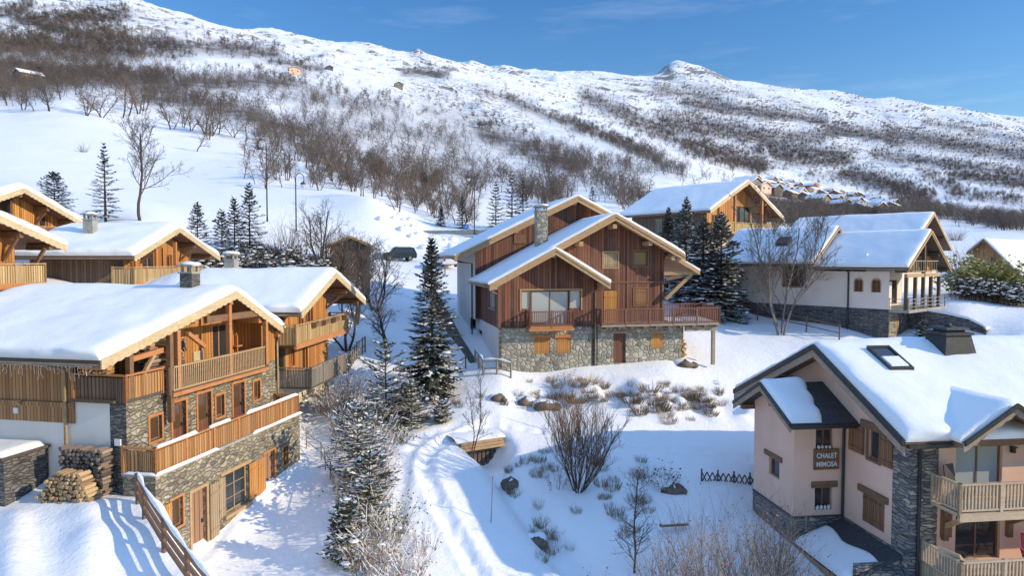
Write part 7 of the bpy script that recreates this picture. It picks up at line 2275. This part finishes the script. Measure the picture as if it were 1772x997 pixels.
# cars
def car(name, label, loc, rz, paint, L=4.3, W=1.8, Hh=1.5, suv=False):
    S = Spot(name, label, 'car', loc, rz)
    prof = [(-L / 2, .45), (-L / 2 + .05, .85), (-L / 2 + .9, 1.0)] if not suv else [(-L / 2, .45), (-L / 2 + .03, .95), (-L / 2 + 1.0, 1.08)]
    prof += [(-L / 2 + 1.55, Hh - .04), (-L / 2 + 2.0, Hh), (L / 2 - .9, Hh), (L / 2 - .35, Hh - .1), (L / 2 - .05, .95), (L / 2, .5), (L / 2 - .1, .32), (-L / 2 + .1, .32)]
    mb = MB(); n = len(prof)
    secs = [(-W / 2, .93), (-W / 2 + .12, 1.0), (W / 2 - .12, 1.0), (W / 2, .93)]
    rows = []
    for yv, k in secs: rows.append([(x * (1 if z < 1 else k), yv * (1 if z < 1.0 else .86), .32 + (z - .32) * (1 if z < 1 else .5 + .5 * k)) for x, z in prof])
    mb.grid(rows, True, closed=True); mb.face(rows[0]); mb.face(rows[-1][::-1])
    S.put(mb, 'body', paint)
    g = MB()
    for yv in (-W / 2 * .875 - .012, W / 2 * .875 + .012):
        g.face([(-L / 2 + 1.2, yv * 1.09, 1.02), (L / 2 - .4, yv * 1.09, 1.02), (L / 2 - .6, yv, Hh - .14), (-L / 2 + 1.65, yv, Hh - .14)])
    S.put(g, 'side_window', 'glass')
    g = MB(); x0 = L / 2 - .04; g.face([(x0 + .02, -W * .36, 1.02), (x0 + .02, W * .36, 1.02), (L / 2 - .3, W * .33, Hh - .12), (L / 2 - .3, -W * .33, Hh - .12)]); S.put(g, 'rear_window', 'glass')
    for sx in (-1, 1):
        for sy in (-1, 1):
            w = MB(); w.tube([(sx * L * .3, sy * (W / 2 - .2), .33), (sx * L * .3, sy * (W / 2 + .02), .33)], .33, 14); o = S.put(w, 'wheel', 'tyre')
            w = MB(); w.tube([(sx * L * .3, sy * (W / 2 + .0), .33), (sx * L * .3, sy * (W / 2 + .03), .33)], .19, 10); S.put(w, 'rim', 'zinc', o)
    for sy in (-1, 1):
        w = MB(); w.box(L / 2 - .03, L / 2 + .03, sy * W * .40 - .1, sy * W * .40 + .1, .72, .95); S.put(w, 'tail_light', 'red_lamp')
        w = MB(); w.box(-L / 2 - .03, -L / 2 + .04, sy * W * .37 - .14, sy * W * .37 + .14, .68, .82); S.put(w, 'headlight', 'glass_curtain')
    m = MB(); rows = []
    for i in range(9):
        rows.append([(-L / 2 + 1.7 + (L - 2.5) * i / 8, -W * .4 + W * .8 * j / 6, Hh + .01 + (.12 if 0 < i < 8 and 0 < j < 6 else -.03)) for j in range(7)])
    m.grid(rows); S.put(m, 'roof_snow', 'snow_clump')
car('parked_car', 'dark off-road car parked below the white knoll', loc_at(690, 448, 86), math.radians(20), 'car_black', 4.3, 1.8, 1.75, True)
car('parked_car', 'white car with red tail lights parked by the corner of the twin chalet', loc_at(772, 459, 82), math.radians(-70), 'car_white', 4.3, 1.8, 1.5)
# road with its retaining wall and blue sign
a, b = at(742, 401, 119), at(830, 407, 116)
S = Spot('road_wall', 'long grey road parapet with snow on top at the end of the gully', 'wall', (a[0], a[1], gz(a[0], a[1]) - .3), math.atan2(b[1] - a[1], b[0] - a[0]))
L = math.hypot(b[0] - a[0], b[1] - a[1]) + 6
mb = MB(); mb.box(-1, L, -.2, .2, -1, .75); S.put(mb, 'wall', 'concrete'); mb = MB(); mb.box(-1, L, -1.6, -1.4, -2.2, -.35); S.put(mb, 'lower_wall', 'concrete'); mb = MB(); mb.box(-1, L, -1.7, -1.2, -.348, -.2); S.put(mb, 'snow', 'snow_clump')
x, y, _ = at(806, 398, 113)
S = Spot('road_sign', 'round blue road sign in front of the road parapet', 'road sign', (x, y, gz(x, y) - .3), 0)
mb = MB(); mb.tube([(0, .03, -.3), (0, .03, 2.5)], .035, 6); S.put(mb, 'pole', 'zinc'); mb = MB(); mb.tube([(0, -.03, 2.2), (0, .0, 2.2)], .42, 18); o = S.put(mb, 'sign_plate', 'sign_blue'); mb = MB(); mb.tube([(0, -.045, 2.2), (0, -.032, 2.2)], .44, 18); mb2 = MB()
mb2.bar((-.15, -.045, 2.05), (.12, -.045, 2.33), .07, .02); mb2.bar((.12, -.045, 2.33), (.12, -.045, 2.15), .06, .02); mb2.bar((.12, -.045, 2.33), (-.06, -.045, 2.33), .06, .02); S.put(mb2, 'arrow', 'white_paint', o)
# hut by the hedge
H = House('wooden_hut', 'small brown wooden hut with snowy roof half hidden by twigs above the gully', 'hut', 604, 62, math.radians(8), 12.4)
pf = ((-2.1, 15.2), (.2, 16.1), (2.0, 15.3)); rl = roof_lines(pf, .15)
mb = MB(); wall(mb, front(0), -1.7, 1.6, 10.5, 16.3, [], rl); wall(mb, right(1.6), 0, 4, 10.5, 15.3); wall(mb, left(-1.7), -4, 0, 10.5, 15.1); H.put(mb, 'timber_wall', 'wood_grey_brown')
door(H, front(0), (.5, 1.3, 12.6, 14.4), 'door_red', -.04, None, handle=False)
gable_roof(H, pf, -.5, 4.5, .15, 'timber_brown', .28, 'timber_tan', False, (), 'timber_brown', 1, 201, .2, .02, gutter=False)
# curved garden wall beside the villa
rows_in, rows_top = [], []
S = None
pl = [at(px, py, Y) for px, py, Y in [(1572, 545, 57.5), (1600, 552, 56.5), (1640, 560, 55.5), (1675, 566, 54.6), (1700, 578, 53.8), (1706, 585, 53.4), (1712, 575, 54.4)]]
S = Spot('garden_wall', 'curved grey stone garden wall topped with snow beside the villa', 'wall', (pl[0][0], pl[0][1], 6.8))
mb = MB(); sn = MB()
tops = [9.9, 9.75, 9.5, 9.2, 8.7, 8.45, 8.5]
for i in range(len(pl) - 1):
    a, b = pl[i], pl[i + 1]
    f = lambda p, z, dy=0: (p[0] - pl[0][0], p[1] - pl[0][1] + dy, z - 6.8)
    mb.hexa([f(a, 5.5), f(b, 5.5), f(b, 5.5, .5), f(a, 5.5, .5), f(a, tops[i]), f(b, tops[i + 1]), f(b, tops[i + 1], .5), f(a, tops[i], .5)])
    sn.hexa([f(a, tops[i] + .003, -.1), f(b, tops[i + 1] + .003, -.1), f(b, tops[i + 1] + .003, .6), f(a, tops[i] + .003, .6), f(a, tops[i] + .2, .02), f(b, tops[i + 1] + .2, .02), f(b, tops[i + 1] + .2, .5), f(a, tops[i] + .2, .5)])
S.put(mb, 'stone', 'stone_grey'); S.put(sn, 'snow', 'snow_clump')
# low dark retaining wall up the gully beside the dark chalet
S = Spot('gully_wall', 'low dark stone retaining wall running up the gully along the dark chalet', 'wall', (*DARK_CHALET.out(-1.4, 2, 0)[:2], 6.6), DARK_CHALET.ang)
mb = MB(); pts = [(0, 0, .5), (-.4, 4, 1.6), (-.9, 9, 3.4), (-1.4, 14, 5.0)]
for p, q in zip(pts[:-1], pts[1:]):
    mb.hexa([(p[0] - .2, p[1], -2), (p[0] + .2, p[1], -2), (q[0] + .2, q[1], -2), (q[0] - .2, q[1], -2), (p[0] - .2, p[1], p[2]), (p[0] + .2, p[1], p[2]), (q[0] + .2, q[1], q[2]), (q[0] - .2, q[1], q[2])])
S.put(mb, 'stone', 'stone_grey')
# things on the balconies of the pink chalet
Hn = PINK
S = Spot('garden_chair', 'dark plastic chair standing on the upper balcony of the pink chalet', 'chair', Hn.out(1.25, -.75, 5.08), Hn.ang + .3)
mb = MB(); mb.box(-.25, .25, -.25, .25, .40, .45); S.put(mb, 'seat', 'plastic_dark'); mb = MB(); mb.hexa([(-.3, .22, .45), (.3, .22, .45), (.3, .27, .45), (-.3, .27, .45), (-.26, .36, 1.4), (.26, .36, 1.4), (.26, .4, 1.4), (-.26, .4, 1.4)]); S.put(mb, 'backrest', 'plastic_dark')
for sx in (-1, 1):
    for sy in (-1, 1): mb = MB(); mb.bar((sx * .22, sy * .22, 0), (sx * .22, sy * .22, .4), .045); S.put(mb, 'leg', 'plastic_dark')
S = Spot('folding_armchair', 'red folding fabric armchair on the lower balcony of the pink chalet', 'armchair', Hn.out(4.3, -.8, 2.64), Hn.ang - .4)
mb = MB(); rows = [[(x_, .35 - .05 * abs(x_) * 0 + z_ * .22 - .35, .42 + z_ * .75) for x_ in (-.32, -.16, 0, .16, .32)] for z_ in (0, .25, .5, .75, 1.0)]; mb.grid(rows); rows2 = [[(x_, y_ - .04, z_) for x_, y_, z_ in r] for r in rows]; mb.grid(rows2); S.put(mb, 'backrest', 'fabric_red')
mb = MB(); mb.hexa([(-.33, -.5, .42), (.33, -.5, .42), (.3, .02, .36), (-.3, .02, .36), (-.33, -.5, .48), (.33, -.5, .48), (.3, .02, .44), (-.3, .02, .44)]); S.put(mb, 'seat', 'fabric_red')
for sx in (-1, 1):
    mb = MB(); mb.bar((sx * .34, -.5, 0), (sx * .34, .1, .62), .035); S.put(mb, 'leg', 'metal_dark'); mb = MB(); mb.bar((sx * .34, .1, 0), (sx * .34, -.5, .62), .035); S.put(mb, 'leg', 'metal_dark'); mb = MB(); mb.box(sx * .34 - .05, sx * .34 + .05, -.52, .05, .621, .66); S.put(mb, 'armrest', 'fabric_red')
S = Spot('folded_sunbed', 'pale folded sunbed leaning on the corner of the lower balcony of the pink chalet', 'sunbed', Hn.out(1.25, -1.2, 2.64), Hn.ang + .25)
mb = MB(); mb.hexa([(-.6, -.4, .35), (.9, -.4, .35), (.9, .4, .35), (-.6, .4, .35), (-.6, -.4, .42), (.9, -.4, .42), (.9, .4, .42), (-.6, .4, .42)]); mb.hexa([(-.62, -.4, .42), (-.2, -.4, .43), (-.2, .4, .43), (-.62, .4, .42), (-.9, -.4, 1.1), (-.85, -.4, 1.1), (-.85, .4, 1.1), (-.9, .4, 1.1)]); S.put(mb, 'mattress', 'rail_beige')
for sx in (-.5, .8):
    for sy in (-.35, .35): mb = MB(); mb.bar((sx, sy, 0), (sx, sy, .35), .05); S.put(mb, 'leg', 'rail_beige')
S = Spot('flower_pot', 'grey flower pot at the picture edge on the upper balcony of the pink chalet', 'flower pot', Hn.out(4.55, -.9, 5.08), Hn.ang)
mb = MB(); mb.tube([(0, 0, 0), (0, 0, .9), (0, 0, .92), (0, 0, 1.25)], [.16, .2, .25, .25], 10); S.put(mb, 'pot', 'plastic_dark')
# flower boxes on the honey chalet rail
for k, u in enumerate((1.4, 2.9, 4.6, 6.6)):
    S = Spot('flower_box', 'withered flower box hung on the balcony rail of the honey coloured chalet', 'flower box', L2.out(u, -1.42, 10.25), L2.ang, 'flower boxes on the balcony rail')
    mb = MB(); mb.box(-.4, .4, -.12, .12, 0, .2); S.put(mb, 'box', 'timber_brown')
    rg = rng_of(k); mb = MB()
    for q in range(30):
        a = rg.uniform(0, 6.28); x_, y_ = rg.uniform(-.35, .35), rg.uniform(-.1, .1); e = (x_ + .18 * math.cos(a), y_ + .18 * math.sin(a), .2 + rg.uniform(-.1, .25))
        mb.face([(x_, y_, .18), (x_ + .04, y_, .2), e])
    S.put(mb, 'dry_plants', 'grass_dry')

# ---- buildings far up the slopes
def far_house(name, label, px, py, W, D, Hh, rz, wall_mat, T=.35, group=None, ymin=200, pitch=.5):
    x, y, z = stand(px, py, ymin)
    S = Spot(name, label, 'house' if 'hut' not in name else 'hut', (x, y, z), rz, group)
    mb = MB(); lines = [(Hh + pitch * W / 2, pitch), (Hh + pitch * W / 2, -pitch)]
    wall(mb, front(-D / 2), -W / 2, W / 2, -2, Hh + W, [], lines); wall(mb, front(D / 2), -W / 2, W / 2, -2, Hh + W, [], lines); wall(mb, left(-W / 2), -D / 2, D / 2, -2, Hh); wall(mb, right(W / 2), -D / 2, D / 2, -2, Hh)
    S.put(mb, 'wall', wall_mat)
    o = W / 2 + .7; zt = Hh + pitch * W / 2 + .25; ze = Hh - .7 * pitch + .25
    mb = MB(); mb.prism([(-o, ze), (-o, ze - .3), (0, zt - .3), (o, ze - .3), (o, ze), (0, zt)], -D / 2 - .8, D / 2 + .8); r = S.put(mb, 'roof', 'timber_brown')
    mb = MB(); mb.prism([(-o - .05, ze + .01), (0, zt + .01), (o + .05, ze + .01), (o, ze + T), (0, zt + T), (-o, ze + T)], -D / 2 - .75, D / 2 + .75); S.put(mb, 'snow', 'snow_clump', r)
    for u in (-W / 4, W / 4):
        g = MB(); g.box(u - .5, u + .5, -D / 2 - .05, -D / 2 + .02, Hh * .35, Hh * .35 + 1.3); S.put(g, 'window', 'glass')
    return S
far_house('stone_house', 'small stone house with brown gable among the bare trees high on the field edge', 50, 143, 8.5, 11, 4.2, math.radians(-35), 'stone_tan')
far_house('pink_hill_house', 'tiny pink walled house alone on the white shoulder of the mountain', 510, 129, 11, 12, 5.2, math.radians(20), 'stucco_pink', ymin=500, pitch=.25)
far_house('mountain_hut', 'tiny dark stone hut below the crag on the white mountainside', 690, 152, 10, 9, 4, math.radians(10), 'stone_tan', ymin=600)
far_house('mountain_hut', 'tiny dark hut on the snow ridge beside the pink walled house', 570, 121, 8, 8, 3, math.radians(20), 'stone_grey', ymin=600)
rg = rng_of(33)
spots = []
tries = 0
while len(spots) < 52 and tries < 6000:
    tries += 1
    px = rg.uniform(1284, 1544)
    top = np.interp(px, [1284, 1345, 1400, 1480, 1545], [312, 309, 315, 333, 352]); bot = np.interp(px, [1284, 1345, 1400, 1480, 1545], [318, 336, 348, 364, 366])
    py = rg.uniform(top, bot)
    if all(abs(px - a) > 9.5 or abs(py - b) > 4.6 for a, b in spots): spots.append((px, py))
wm = ['stone_grey', 'stone_slate', 'wood_grey', 'stone_grey', 'wood_grey_brown', 'wood_grey_brown', 'wood_dark_red', 'timber_dark', 'stucco_pink']
for k, (px, py) in enumerate(sorted(spots, key=lambda q: q[1])):
    far_house('village_house', 'small snow roofed house in the distant village cluster on the shoulder', px, py + 6, rg.uniform(7, 10), rg.uniform(8, 12), rg.uniform(3, 4.6), math.radians(rg.choice((-50, 35, 40, 30, -45)) + rg.uniform(-8, 8)), rg.choice(wm), .4, 'houses of the distant village', 300)
